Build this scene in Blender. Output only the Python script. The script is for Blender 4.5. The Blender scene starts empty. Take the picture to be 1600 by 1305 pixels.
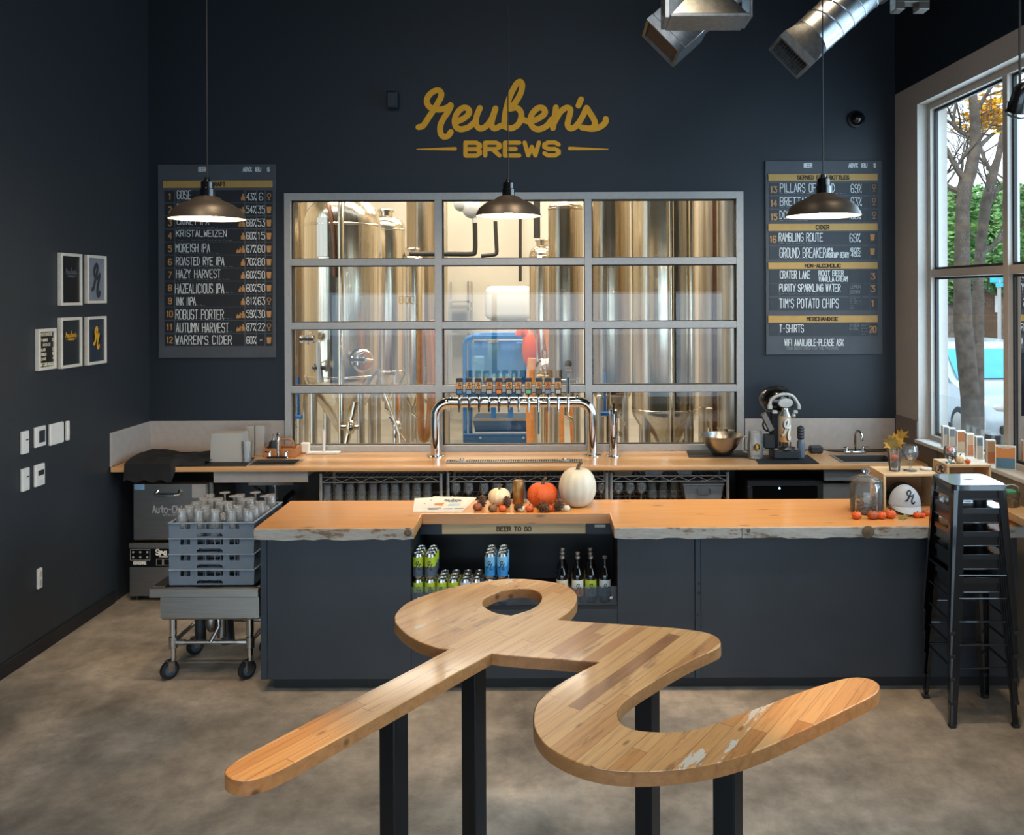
import bpy, bmesh, math, random
from mathutils import Vector, Matrix
random.seed(11)
C = bpy.context.scene.collection
PI = math.pi
# ------------------------------------------------------------------ camera geometry
F, CX, CY, H = 1350.0, 890.0, 460.0, 2.45
ROLL = math.radians(0.22)
_c, _s = math.cos(ROLL), math.sin(ROLL)
def ray(px, py):
    du, dv = px - CX, CY - py
    return (du * _c + dv * _s) / F, (-du * _s + dv * _c) / F
def P(px, py, Y):
    a, b = ray(px, py); return Vector((a * Y, Y, H + b * Y))
def PZ(px, py, z):
    a, b = ray(px, py); Y = (z - H) / b; return Vector((a * Y, Y, z))
def PX(px, py, X):
    a, b = ray(px, py); Y = X / a; return Vector((X, Y, H + b * Y))
YB, XL = 7.5, -3.65
C0 = Vector((2.83, 7.5, 0)); WT = Vector((.05, -1, 0)).normalized(); WN = Vector((1, .05, 0)).normalized()
RW = Matrix(((WT.x, WN.x, 0, C0.x), (WT.y, WN.y, 0, C0.y), (0, 0, 1, 0), (0, 0, 0, 1)))   # local (s, outward, z) of the slightly splayed right wall
def PW(px, py, d=0):
    a, b = ray(px, py); Y = (C0.x * WN.x + C0.y * WN.y + d) / (a * WN.x + WN.y)
    p = Vector((a * Y, Y, H + b * Y)); return (p - C0).dot(WT), p.z
# ------------------------------------------------------------------ mesh builder
def cr(pts, n=6, closed=False):
    pts = [Vector(p) for p in pts]; out = []; m = len(pts)
    if m < 3: return pts
    for i in range(m if closed else m - 1):
        p1, p2 = pts[i], pts[(i + 1) % m]
        p0 = pts[(i - 1) % m] if (closed or i > 0) else p1 * 2 - p2
        p3 = pts[(i + 2) % m] if (closed or i < m - 2) else p2 * 2 - p1
        for k in range(n):
            t = k / n
            out.append(.5 * ((2 * p1) + (p2 - p0) * t + (2 * p0 - 5 * p1 + 4 * p2 - p3) * t * t + (3 * p1 - p0 - 3 * p2 + p3) * t ** 3))
    if not closed: out.append(pts[-1])
    return out
def T(x=0, y=0, z=0): return Matrix.Translation((x, y, z))
def Rz(a): return Matrix.Rotation(a, 4, 'Z')
def Rx(a): return Matrix.Rotation(a, 4, 'X')
def Ry(a): return Matrix.Rotation(a, 4, 'Y')
class MB:
    def __init__(s): s.bm = bmesh.new()
    def _m(s, vs, m):
        if m is not None: bmesh.ops.transform(s.bm, matrix=m, verts=vs)
    def box(s, x0, x1, y0, y1, z0, z1, bev=0, m=None, seg=1):
        co = [(x0, y0, z0), (x1, y0, z0), (x1, y1, z0), (x0, y1, z0), (x0, y0, z1), (x1, y0, z1), (x1, y1, z1), (x0, y1, z1)]
        v = [s.bm.verts.new(c) for c in co]
        fs = [s.bm.faces.new([v[i] for i in f]) for f in ((0, 3, 2, 1), (4, 5, 6, 7), (0, 1, 5, 4), (1, 2, 6, 5), (2, 3, 7, 6), (3, 0, 4, 7))]
        if bev:
            es = list({e for f in fs for e in f.edges})
            r = bmesh.ops.bevel(s.bm, geom=es, offset=bev, segments=seg, affect='EDGES', profile=.5, clamp_overlap=True)
            v = list({w for f in r['faces'] for w in f.verts} | {w for w in v if w.is_valid})
        s._m(v, m); return s
    def cbox(s, c, sx, sy, sz, bev=0, m=None): return s.box(c[0]-sx/2, c[0]+sx/2, c[1]-sy/2, c[1]+sy/2, c[2]-sz/2, c[2]+sz/2, bev, m)
    def lathe(s, prof, n=24, m=None, f=None):
        rings = []; vs = []
        for r, z in prof:
            if r < 1e-6: ring = [s.bm.verts.new((0, 0, z))]
            else: ring = [s.bm.verts.new((r * math.cos(2*PI*k/n), r * math.sin(2*PI*k/n), z)) for k in range(n)]
            rings.append(ring); vs += ring
        for a, b in zip(rings, rings[1:]):
            for k in range(n):
                k2 = (k + 1) % n
                if len(a) == 1 and len(b) == 1: continue
                if len(a) == 1: s.bm.faces.new((a[0], b[k2], b[k]))
                elif len(b) == 1: s.bm.faces.new((a[k], a[k2], b[0]))
                else: s.bm.faces.new((a[k], a[k2], b[k2], b[k]))
        if f:
            for w in vs: w.co = f(w.co)
        s._m(vs, m); return s
    def cyl(s, c, r, h, n=16, m=None, axis='Z', r2=None):
        r2 = r if r2 is None else r2
        q = T(*c)
        if axis == 'X': q = q @ Ry(PI/2)
        if axis == 'Y': q = q @ Rx(-PI/2)
        if m is not None: q = m @ q
        return s.lathe([(0, 0), (r, 0), (r2, h), (0, h)], n, q)
    def tube(s, pts, r, n=8, closed=False, m=None):
        pts = [Vector(p) for p in pts]; N_ = len(pts); vs = []
        rr = r if isinstance(r, (list, tuple)) else [r] * N_
        tang = []
        for i in range(N_):
            a = pts[i - 1] if (i > 0 or closed) else pts[i]; b = pts[(i + 1) % N_] if (i < N_ - 1 or closed) else pts[i]
            tang.append((b - a).normalized())
        up = Vector((0, 0, 1)) if abs(tang[0].z) < .9 else Vector((1, 0, 0))
        x = tang[0].cross(up).normalized(); rings = []
        for i in range(N_):
            x = (x - tang[i] * x.dot(tang[i])).normalized(); y = tang[i].cross(x)
            ring = [s.bm.verts.new(pts[i] + (x * math.cos(2*PI*k/n) + y * math.sin(2*PI*k/n)) * rr[i]) for k in range(n)]
            rings.append(ring); vs += ring
        pairs = list(zip(rings, rings[1:])) + ([(rings[-1], rings[0])] if closed else [])
        for a, b in pairs:
            for k in range(n): s.bm.faces.new((a[k], a[(k+1) % n], b[(k+1) % n], b[k]))
        if not closed:
            s.bm.faces.new(rings[0][::-1]); s.bm.faces.new(rings[-1])
        s._m(vs, m); return s
    def poly(s, pts, m=None):
        v = [s.bm.verts.new(p) for p in pts]; s.bm.faces.new(v); s._m(v, m); return s
    def prism(s, pts, z0, z1, m=None):
        a = [s.bm.verts.new((p[0], p[1], z0)) for p in pts]; b = [s.bm.verts.new((p[0], p[1], z1)) for p in pts]; n = len(pts)
        s.bm.faces.new(a[::-1]); s.bm.faces.new(b)
        for k in range(n): s.bm.faces.new((a[k], a[(k+1) % n], b[(k+1) % n], b[k]))
        s._m(a + b, m); return s
    def hull8(s, lo, hi, m=None):     # two quads joined: frustum
        a = [s.bm.verts.new(p) for p in lo]; b = [s.bm.verts.new(p) for p in hi]
        s.bm.faces.new(a[::-1]); s.bm.faces.new(b)
        for k in range(4): s.bm.faces.new((a[k], a[(k+1) % 4], b[(k+1) % 4], b[k]))
        s._m(a + b, m); return s
    def ball(s, c, rx, ry, rz, n=16, k=10, m=None):
        prof = [(math.sin(PI*i/k), -math.cos(PI*i/k)) for i in range(k + 1)]; prof[0] = (0, -1); prof[-1] = (0, 1)
        q = T(*c) @ Matrix.Diagonal((rx, ry, rz, 1))
        return s.lathe(prof, n, q if m is None else m @ q)
    def ribbon(s, pts, w, f, cap=True, w2=None):
        pts = [Vector((p[0], p[1], 0)) for p in pts]; n = len(pts)
        if n < 2: return s
        if w2 is None:                      # sharp corners: two strokes that meet, so nothing folds over
            for i in range(1, n - 1):
                a, b = pts[i] - pts[i-1], pts[i+1] - pts[i]
                if a.length > 1e-9 and b.length > 1e-9 and a.angle(b) > 1.1:
                    s.ribbon(pts[:i+1], w, f, cap); return s.ribbon(pts[i:], w, f, cap)
        s.k = getattr(s, 'k', -1) + 1; e = .25 * w; o = f(pts[0].x, pts[0].y); N_ = (f(pts[0].x + e, pts[0].y) - o).cross(f(pts[0].x, pts[0].y + e) - o)
        ep = min(.0009, .03 * 4 * (f(pts[0].x + e, pts[0].y) - o).length); N_ = -N_.normalized() * ep; off0 = N_ * (s.k % 14); f0 = f
        f = lambda x, y, i=0: f0(x, y) + off0 + N_ * (.9 * i / n)     # each stroke, and each stretch of a stroke, a hair above the last
        L, Rr = [], []
        for i in range(n):
            d1 = (pts[i] - pts[i-1]).normalized() if i > 0 else (pts[1] - pts[0]).normalized()
            d2 = (pts[i+1] - pts[i]).normalized() if i < n-1 else d1
            d = (d1 + d2); d = d1 if d.length < .2 else d.normalized()
            nn = Vector((-d.y, d.x, 0)); k = min(1 / max(.35, nn.dot(Vector((-d1.y, d1.x, 0)))), 1.8)
            ww = w if w2 is None else w + (w2 - w) * i / (n - 1)
            L.append(pts[i] + nn * ww / 2 * k); Rr.append(pts[i] - nn * ww / 2 * k)
        vl = [s.bm.verts.new(f(p.x, p.y, i)) for i, p in enumerate(L)]; vr = [s.bm.verts.new(f(p.x, p.y, i)) for i, p in enumerate(Rr)]
        for i in range(n-1): s.bm.faces.new((vl[i], vr[i], vr[i+1], vl[i+1]))
        if cap:
            for i, sg in ((0, -1), (n-1, 1)):
                j = 1 if i == 0 else n-2
                d = (pts[i] - pts[j]).normalized(); nn = Vector((-d.y, d.x, 0)); ww = w if (w2 is None or i == 0) else w2
                arc = [pts[i] + (nn * math.cos(PI*t/4) + d * math.sin(PI*t/4)) * ww/2 for t in range(5)]
                s.bm.faces.new([s.bm.verts.new(f(p.x, p.y, i)) for p in arc])
        return s
    def fill(s, outer, holes, z0, z1, bev=0, m=None):
        cu = bpy.data.curves.new('tmp', 'CURVE'); cu.dimensions = '2D'; cu.fill_mode = 'BOTH'
        cu.extrude = abs(z1 - z0) / 2 - bev; cu.bevel_depth = bev; cu.bevel_resolution = 1; cu.offset = -bev
        for poly in [outer] + list(holes):
            sp = cu.splines.new('POLY'); sp.points.add(len(poly) - 1); sp.use_cyclic_u = True
            for q, p in zip(sp.points, poly): q.co = (p[0], p[1], 0, 1)
        ob = bpy.data.objects.new('tmp', cu); C.objects.link(ob)
        dg = bpy.context.evaluated_depsgraph_get(); me = bpy.data.meshes.new_from_object(ob.evaluated_get(dg))
        C.objects.unlink(ob); bpy.data.objects.remove(ob); bpy.data.curves.remove(cu)
        n0 = len(s.bm.verts); s.bm.from_mesh(me); bpy.data.meshes.remove(me); s.bm.verts.ensure_lookup_table()
        vs = list(s.bm.verts)[n0:]; bmesh.ops.translate(s.bm, vec=(0, 0, (z0 + z1) / 2), verts=vs)
        s._m(vs, m); return s
    def build(s, name, mat, parent=None, world=True, origin=None, sharp=35):
        bm = s.bm
        if parent is not None and world and parent in WM: bmesh.ops.transform(bm, matrix=WM[parent].inverted(), verts=bm.verts)
        o3 = Vector((0, 0, 0))
        if origin == 'base':
            bb = [v.co for v in bm.verts]
            o3 = Vector(((min(c.x for c in bb) + max(c.x for c in bb)) / 2, (min(c.y for c in bb) + max(c.y for c in bb)) / 2, min(c.z for c in bb)))
            bmesh.ops.translate(bm, vec=-o3, verts=bm.verts)
        bmesh.ops.recalc_face_normals(bm, faces=bm.faces)
        me = bpy.data.meshes.new(name); bm.to_mesh(me); bm.free()
        for p in me.polygons: p.use_smooth = True
        me.set_sharp_from_angle(angle=math.radians(sharp))
        if mat: me.materials.append(mat)
        o = bpy.data.objects.new(name, me); C.objects.link(o); o.location = o3
        if parent is not None: o.parent = parent
        WM[o] = (WM[parent] if parent in WM else Matrix()) @ T(*o3)
        return o
WM = {}
def tag(o, label, cat, group=None):
    o['label'] = label; o['category'] = cat
    if group: o['group'] = group
    return o
def thing(name, label, cat, loc=(0, 0, 0), rz=0, group=None):
    o = bpy.data.objects.new(name, None); C.objects.link(o); o.location = loc; o.rotation_euler = (0, 0, rz); o.empty_display_size = .05
    WM[o] = T(*loc) @ Rz(rz); return tag(o, label, cat, group)
def solo(mb, name, mat, label, cat, group=None, sharp=35):
    return tag(mb.build(name, mat, None, origin='base', sharp=sharp), label, cat, group)
def struct(mb, name, mat, parent=None):
    o = mb.build(name, mat, parent)
    if parent is None: o['kind'] = 'structure'
    return o
KIDS = {}
def kids(o): return [c for c in bpy.data.objects if c.parent == o]
def dup(root, loc, rz=None, label=None, group=None):
    r = root.copy(); C.objects.link(r); r.location = loc
    if rz is not None: r.rotation_euler = (0, 0, rz)
    WM[r] = T(*loc) @ Rz(r.rotation_euler[2])
    if label: r['label'] = label
    if group: r['group'] = group
    if root not in KIDS: KIDS[root] = [(c, kids(c)) for c in kids(root)]
    for c, gs in KIDS[root]:
        d = c.copy(); C.objects.link(d); d.parent = r
        for g in gs:
            e = g.copy(); C.objects.link(e); e.parent = d
    return r
# ------------------------------------------------------------------ stroke lettering
GL = {'A': "00 26 40|12 32", 'B': "00 06 36 45 44 33 03|33 42 41 30 00", 'C': "45 36 16 05 01 10 30 41", 'D': "00 06 26 44 42 20 00", 'E': "46 06 00 40|03 33",
 'F': "46 06 00|03 33", 'G': "45 36 16 05 01 10 30 41 43 23", 'H': "06 00|46 40|03 43", 'I': "26 20", 'J': "46 41 30 10 01", 'K': "06 00|46 02|14 40", 'L': "06 00 40",
 'M': "00 06 23 46 40", 'N': "00 06 40 46", 'O': "16 36 45 41 30 10 01 05 16", 'P': "00 06 36 45 44 33 03", 'Q': "16 36 45 41 30 10 01 05 16|22 40", 'R': "00 06 36 45 44 33 03|23 40",
 'S': "45 36 16 05 04 13 33 42 41 30 10 01", 'T': "06 46|26 20", 'U': "06 01 10 30 41 46", 'V': "06 20 46", 'W': "06 10 24 30 46", 'X': "06 40|00 46", 'Y': "06 23 46|23 20", 'Z': "06 46 00 40",
 '0': "16 36 45 41 30 10 01 05 16", '1': "15 26 20", '2': "05 16 36 45 44 00 40", '3': "06 46 24 43 41 30 10 01", '4': "30 36 02 42", '5': "46 06 04 34 43 41 30 10 01",
 '6': "45 36 16 05 01 10 30 41 42 33 13 02", '7': "06 46 10", '8': "13 04 05 16 36 45 44 33 13 02 01 10 30 41 42 33", '9': "01 10 30 41 45 36 16 05 04 13 33 44",
 '%': "00 46|05 06 16 15 05|30 31 41 40 30", '-': "13 33", '.': "20 21", "'": "26 24", '?': "05 16 36 45 44 23 22|21 20"}
GL.update({'$': GL['S'] + '|27 2/'.replace('27 2/', '26 20'), 'a': "34 30|33 14 03 01 10 31", 'p': "04 00|03 24 43 42 22 02", 'u': "04 01 10 30 34|34 30", 't': "26 21 30|04 44", 'o': "14 34 43 41 30 10 01 03 14", 'h': "06 00|03 24 34 43 40", 'l': "26 20", 'r': "04 00|02 14 34", 'c': "43 34 14 03 01 10 30 41"})
NARROW = {'l': 1.2, 't': 3, 'r': 3, 'I': 1.4, "'": 1.4, '.': 1.4, '1': 2.6, ' ': 2.6}
def text(mb, st, x0, ytop, x1, ybot, lw, f, jit=0.0):     # y grows downwards, as in the picture of the board
    adv = [NARROW.get(ch, 4) + 1.5 for ch in st]; tot = sum(adv) - 1.5; k = (x1 - x0) / tot; h = (ybot - ytop) / 6; x = x0
    for ch, a in zip(st, adv):
        off = (NARROW.get(ch, 4) - 4) / 2
        for stroke in GL.get(ch, '').split('|'):
            if not stroke: continue
            pts = [(x + (int(q[0]) + off) * k + random.uniform(-jit, jit), ybot - int(q[1]) * h + random.uniform(-jit, jit)) for q in stroke.split()]
            mb.ribbon(pts, lw, f)
        x += a * k
RL = [[(215,395),(245,385),(282,330),(322,268),(352,215),(358,185),(340,165),(305,175),(275,205),(268,240),(290,272),(340,285),(390,275),(418,258),(400,300),(370,345),(352,390),(355,435),(375,455),(402,448),(418,425)]]
def rlogo(mb, x0, y0, x1, y1, lw, f):
    for st in RL:
        mb.ribbon(cr([(x0 + (p[0]-215)/203*(x1-x0), y0 + (p[1]-165)/290*(y1-y0), 0) for p in st], 4), lw, f)
SCRIPT = [RL[0],
 [(445,365),(500,340),(533,305),(520,277),(488,277),(455,312),(442,358),(452,395),(482,408),(530,395),(568,362)],
 [(600,275),(580,325),(575,375),(600,404),(640,388),(675,340),(697,278),(682,330),(672,380),(692,404),(735,385)],
 [(752,392),(758,310),(785,210),(825,130),(852,112),(864,135),(852,190),(815,250),(785,280),(830,275),(858,310),(845,370),(800,403),(755,392)],
 [(862,345),(905,360),(960,345),(1005,310),(995,278),(960,278),(925,315),(915,362),(935,400),(975,408),(1020,385),(1050,345)],
 [(1075,272),(1066,340),(1056,402)], [(1060,375),(1100,305),(1140,275),(1165,287),(1158,330),(1147,380),(1165,404),(1200,390),(1235,340),(1266,275)],
 [(1232,222),(1215,262)],
 [(1266,275),(1290,312),(1312,350),(1318,382),(1290,404),(1235,398)], [(1235,398),(1300,407),(1350,395),(1382,368),(1386,345)]]
def script(mb, x0, y0, x1, y1, lw, f):
    X = lambda a: x0 + (a-205)/1195*(x1-x0)
    Y = lambda b: y0 + (b-95)/490*(y1-y0)
    for st in SCRIPT: mb.ribbon(cr([(X(p[0]), Y(p[1]), 0) for p in st], 5), lw, f)
    text(mb, 'BREWS', X(510), Y(492), X(1092), Y(573), lw*.72, f)
    mb.ribbon([(X(205), Y(533)), (X(445), Y(530))], lw*.15, f, True, lw*.6); mb.ribbon([(X(1400), Y(533)), (X(1160), Y(528))], lw*.15, f, True, lw*.6)
# ------------------------------------------------------------------ materials
def lin(c): return tuple((v/12.92 if v <= .04045 else ((v+.055)/1.055)**2.4) for v in c)
def hx(h): return lin(tuple(int(h[i:i+2], 16)/255 for i in (0, 2, 4))) + (1,)
def base(name):
    m = bpy.data.materials.new(name); m.use_nodes = True; nt = m.node_tree; b = nt.nodes['Principled BSDF']; return m, nt, b
def nd(nt, t, **k):
    n = nt.nodes.new('ShaderNode' + t)
    for a, v in k.items():
        if a in n.inputs: n.inputs[a].default_value = v
        else: setattr(n, a, v)
    return n
def setv(b, **k):
    for a, v in k.items(): b.inputs[a.replace('_', ' ')].default_value = v
def ramp(nt, stops):
    r = nt.nodes.new('ShaderNodeValToRGB'); e = r.color_ramp.elements
    while len(e) < len(stops): e.new(.5)
    for q, (p, c) in zip(e, stops): q.position = p; q.color = c
    return r
def mul(c, k): return (c[0]*k, c[1]*k, c[2]*k, 1)
def flat(name, col, rough=.5, metal=0, var=.12, scale=18, bump=0, spec=.5, coat=0, emit=0):
    col = hx(col) if isinstance(col, str) else col
    m, nt, b = base(name); tc = nd(nt, 'TexCoord'); n = nd(nt, 'TexNoise', Scale=scale, Detail=3.0)
    r = ramp(nt, [(.3, mul(col, 1-var)), (.7, mul(col, 1+var))])
    nt.links.new(tc.outputs['Object'], n.inputs['Vector']); nt.links.new(n.outputs['Fac'], r.inputs['Fac']); nt.links.new(r.outputs['Color'], b.inputs['Base Color'])
    setv(b, Roughness=rough, Metallic=metal, Specular_IOR_Level=spec, Coat_Weight=coat)
    if bump:
        bp = nd(nt, 'Bump', Strength=bump, Distance=.01); nt.links.new(n.outputs['Fac'], bp.inputs['Height']); nt.links.new(bp.outputs['Normal'], b.inputs['Normal'])
    if emit: b.inputs['Emission Color'].default_value = col; b.inputs['Emission Strength'].default_value = emit
    return m
def glass(name, col=(1, 1, 1, 1), rough=0.0, ior=1.45, alpha=None):
    m, nt, b = base(name); setv(b, Base_Color=col, Roughness=rough, Transmission_Weight=1.0, IOR=ior); return m
def pane(name, ior=1.5, tint=(.93, .96, .97, 1), rough=0.0, haze=0.0, haze_col=(.6, .7, .8, 1)):
    m = bpy.data.materials.new(name); m.use_nodes = True; nt = m.node_tree; nt.nodes.clear()
    o = nd(nt, 'OutputMaterial'); mx = nd(nt, 'MixShader'); tr = nd(nt, 'BsdfTransparent', Color=tint); gl = nd(nt, 'BsdfGlossy', Roughness=rough); fr = nd(nt, 'Fresnel', IOR=ior)
    nt.links.new(fr.outputs[0], mx.inputs[0]); nt.links.new(tr.outputs[0], mx.inputs[1]); nt.links.new(gl.outputs[0], mx.inputs[2])
    if haze:
        m2 = nd(nt, 'MixShader', Fac=haze); df = nd(nt, 'BsdfDiffuse', Color=haze_col); nt.links.new(mx.outputs[0], m2.inputs[1]); nt.links.new(df.outputs[0], m2.inputs[2]); nt.links.new(m2.outputs[0], o.inputs[0])
    else: nt.links.new(mx.outputs[0], o.inputs[0])
    return m
def wood(name, c1, c2, rot=0, grain=1.0, rough=.4, plank=0, dark='5a3a20', knots=True, coat=0, axis='X', ang=0):
    m, nt, b = base(name); L = nt.links
    tc = nd(nt, 'TexCoord'); mp = nd(nt, 'Mapping'); mp.inputs['Rotation'].default_value = (0, 0, rot) if axis != 'Z' else (0, PI/2, 0)
    L.new(tc.outputs['Object'], mp.inputs['Vector'])
    st = nd(nt, 'Mapping'); st.inputs['Scale'].default_value = (1.2*grain, 16*grain, 16*grain); L.new(mp.outputs[0], st.inputs['Vector'])
    n = nd(nt, 'TexNoise', Scale=2.2, Detail=6.0, Roughness=.6, Distortion=.6); L.new(st.outputs[0], n.inputs['Vector'])
    r = ramp(nt, [(.3, hx(c1)), (.7, hx(c2))]); L.new(n.outputs['Fac'], r.inputs['Fac']); col = r.outputs['Color']
    if knots:
        k = nd(nt, 'TexVoronoi', Scale=1.0); ks = nd(nt, 'Mapping'); ks.inputs['Scale'].default_value = (2.6, 7.5, 7.5); L.new(mp.outputs[0], ks.inputs['Vector']); L.new(ks.outputs[0], k.inputs['Vector'])
        kr = ramp(nt, [(.05, (1, 1, 1, 1)), (.13, (0, 0, 0, 1))]); L.new(k.outputs['Distance'], kr.inputs['Fac'])
        mx = nd(nt, 'MixRGB'); mx.inputs['Color2'].default_value = hx(dark); L.new(kr.outputs['Color'], mx.inputs['Fac']); L.new(col, mx.inputs['Color1']); col = mx.outputs['Color']
    L.new(col, b.inputs['Base Color']); setv(b, Roughness=rough, Coat_Weight=coat, Coat_Roughness=.12)
    return m
def planks(name, ang, pw):           # reclaimed strips: each board its own tone, some stained, some with old white paint
    m, nt, b = base(name); L = nt.links
    tc = nd(nt, 'TexCoord'); mp = nd(nt, 'Mapping'); mp.inputs['Rotation'].default_value = (0, 0, -ang); L.new(tc.outputs['Object'], mp.inputs['Vector'])
    sx = nd(nt, 'SeparateXYZ'); L.new(mp.outputs[0], sx.inputs[0])
    def mth(op, a, v=None, c=None):
        q = nd(nt, 'Math', operation=op)
        for i, w in enumerate((a, v, c)):
            if w is None: continue
            if hasattr(w, 'links'): L.new(w, q.inputs[i])
            else: q.inputs[i].default_value = w
        return q.outputs[0]
    row = mth('DIVIDE', sx.outputs['Y'], pw); ri = mth('FLOOR', row); rf = mth('FRACT', row)
    wn = nd(nt, 'TexWhiteNoise', noise_dimensions='1D'); L.new(ri, wn.inputs['W'])
    colx = mth('MULTIPLY_ADD', sx.outputs['X'], 1.35, mth('MULTIPLY', wn.outputs['Value'], 7.3)); ci = mth('FLOOR', colx); cf = mth('FRACT', colx)
    cb = nd(nt, 'CombineXYZ'); L.new(ri, cb.inputs[0]); L.new(ci, cb.inputs[1])
    w2 = nd(nt, 'TexWhiteNoise', noise_dimensions='2D'); L.new(cb.outputs[0], w2.inputs['Vector'])
    tone = ramp(nt, [(0, hx('c08a52')), (.3, hx('cb985e')), (.6, hx('d2a26a')), (.85, hx('be854b')), (.95, hx('a86d39')), (1, hx('7f5230'))])
    L.new(w2.outputs['Value'], tone.inputs['Fac'])
    gm = nd(nt, 'Mapping'); gm.inputs['Scale'].default_value = (1.5, 34, 1); L.new(mp.outputs[0], gm.inputs['Vector'])
    g = nd(nt, 'TexNoise', Scale=2.0, Detail=8.0, Roughness=.62, Distortion=.5); L.new(gm.outputs[0], g.inputs['Vector'])
    gr = ramp(nt, [(.28, (.5, .42, .35, 1)), (.5, (1, 1, 1, 1)), (.75, (1.1, 1.08, 1.02, 1))]); L.new(g.outputs['Fac'], gr.inputs['Fac'])
    m1 = nd(nt, 'MixRGB', blend_type='MULTIPLY', Fac=.75); L.new(tone.outputs[0], m1.inputs['Color1']); L.new(gr.outputs[0], m1.inputs['Color2'])
    # dark weather stains inside a few boards
    sm = nd(nt, 'Mapping'); sm.inputs['Scale'].default_value = (2.2, 9, 1); L.new(mp.outputs[0], sm.inputs['Vector'])
    s = nd(nt, 'TexNoise', Scale=1.6, Detail=7.0, Roughness=.7); L.new(sm.outputs[0], s.inputs['Vector'])
    sp = nd(nt, 'SeparateColor'); L.new(w2.outputs['Color'], sp.inputs[0])
    stain = mth('MULTIPLY', mth('GREATER_THAN', sp.outputs[0], .62), mth('SMOOTH_MIN', mth('MULTIPLY', mth('MAXIMUM', mth('SUBTRACT', s.outputs['Fac'], .54), 0), 8.0), 1.0, .1))
    m2 = nd(nt, 'MixRGB'); m2.inputs['Color2'].default_value = hx('6d4327'); L.new(mth('MULTIPLY', stain, .8), m2.inputs['Fac']); L.new(m1.outputs[0], m2.inputs['Color1'])
    paint = mth('MULTIPLY', mth('GREATER_THAN', sp.outputs[1], .9), mth('GREATER_THAN', s.outputs['Fac'], .57))
    m3 = nd(nt, 'MixRGB'); m3.inputs['Color2'].default_value = hx('cfcbbd'); L.new(mth('MULTIPLY', paint, .85), m3.inputs['Fac']); L.new(m2.outputs[0], m3.inputs['Color1'])
    kv = nd(nt, 'TexVoronoi', Scale=1.0); km = nd(nt, 'Mapping'); km.inputs['Scale'].default_value = (4.5, 13, 1); L.new(mp.outputs[0], km.inputs['Vector']); L.new(km.outputs[0], kv.inputs['Vector'])
    kr = ramp(nt, [(.04, (1, 1, 1, 1)), (.12, (0, 0, 0, 1))]); L.new(kv.outputs['Distance'], kr.inputs['Fac'])
    m4 = nd(nt, 'MixRGB'); m4.inputs['Color2'].default_value = hx('5a351d'); L.new(mth('MULTIPLY', kr.outputs[0], .7), m4.inputs['Fac']); L.new(m3.outputs[0], m4.inputs['Color1'])
    e1 = mth('LESS_THAN', rf, .035); e2 = mth('LESS_THAN', cf, .004); ed = mth('MAXIMUM', e1, e2)
    m5 = nd(nt, 'MixRGB'); m5.inputs['Color2'].default_value = hx('5d3d22'); L.new(mth('MULTIPLY', ed, .75), m5.inputs['Fac']); L.new(m4.outputs[0], m5.inputs['Color1'])
    L.new(m5.outputs[0], b.inputs['Base Color']); setv(b, Roughness=.3, Coat_Weight=.35, Coat_Roughness=.1)
    bp = nd(nt, 'Bump', Strength=.15, Distance=.004); L.new(g.outputs['Fac'], bp.inputs['Height']); L.new(bp.outputs['Normal'], b.inputs['Normal'])
    return m
def concrete():
    m, nt, b = base('polished concrete'); L = nt.links; tc = nd(nt, 'TexCoord')
    a = nd(nt, 'TexNoise', Scale=1.1, Detail=10.0, Roughness=.66, Distortion=.15); L.new(tc.outputs['Object'], a.inputs['Vector'])
    r = ramp(nt, [(.33, hx('6d655c')), (.45, hx('8d8376')), (.55, hx('a39788')), (.68, hx('bdb09f'))]); L.new(a.outputs['Fac'], r.inputs['Fac'])
    s = nd(nt, 'TexVoronoi', Scale=70.0); L.new(tc.outputs['Object'], s.inputs['Vector'])
    n2 = nd(nt, 'TexNoise', Scale=2.5, Detail=3.0); L.new(tc.outputs['Object'], n2.inputs['Vector'])
    sr = ramp(nt, [(.10, (1, 1, 1, 1)), (.2, (0, 0, 0, 1))]); L.new(s.outputs['Distance'], sr.inputs['Fac'])
    nr = ramp(nt, [(.48, (0, 0, 0, 1)), (.62, (1, 1, 1, 1))]); L.new(n2.outputs['Fac'], nr.inputs['Fac'])
    mm = nd(nt, 'Math', operation='MULTIPLY'); L.new(sr.outputs[0], mm.inputs[0]); L.new(nr.outputs[0], mm.inputs[1])
    m1 = nd(nt, 'Math', operation='MULTIPLY'); m1.inputs[1].default_value = .6; L.new(mm.outputs[0], m1.inputs[0])
    mx = nd(nt, 'MixRGB'); mx.inputs['Color2'].default_value = hx('4a443e'); L.new(m1.outputs[0], mx.inputs['Fac']); L.new(r.outputs[0], mx.inputs['Color1'])
    v = nd(nt, 'TexNoise', Scale=5.0, Detail=10.0, Roughness=.75); L.new(tc.outputs['Object'], v.inputs['Vector'])
    vr = ramp(nt, [(.36, (.66, .66, .66, 1)), (.58, (1.08, 1.08, 1.08, 1))]); L.new(v.outputs['Fac'], vr.inputs['Fac'])
    m2 = nd(nt, 'MixRGB', blend_type='MULTIPLY', Fac=.9); L.new(mx.outputs[0], m2.inputs['Color1']); L.new(vr.outputs[0], m2.inputs['Color2'])
    L.new(m2.outputs[0], b.inputs['Base Color']); setv(b, Roughness=.32, Specular_IOR_Level=.45)
    return m
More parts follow.
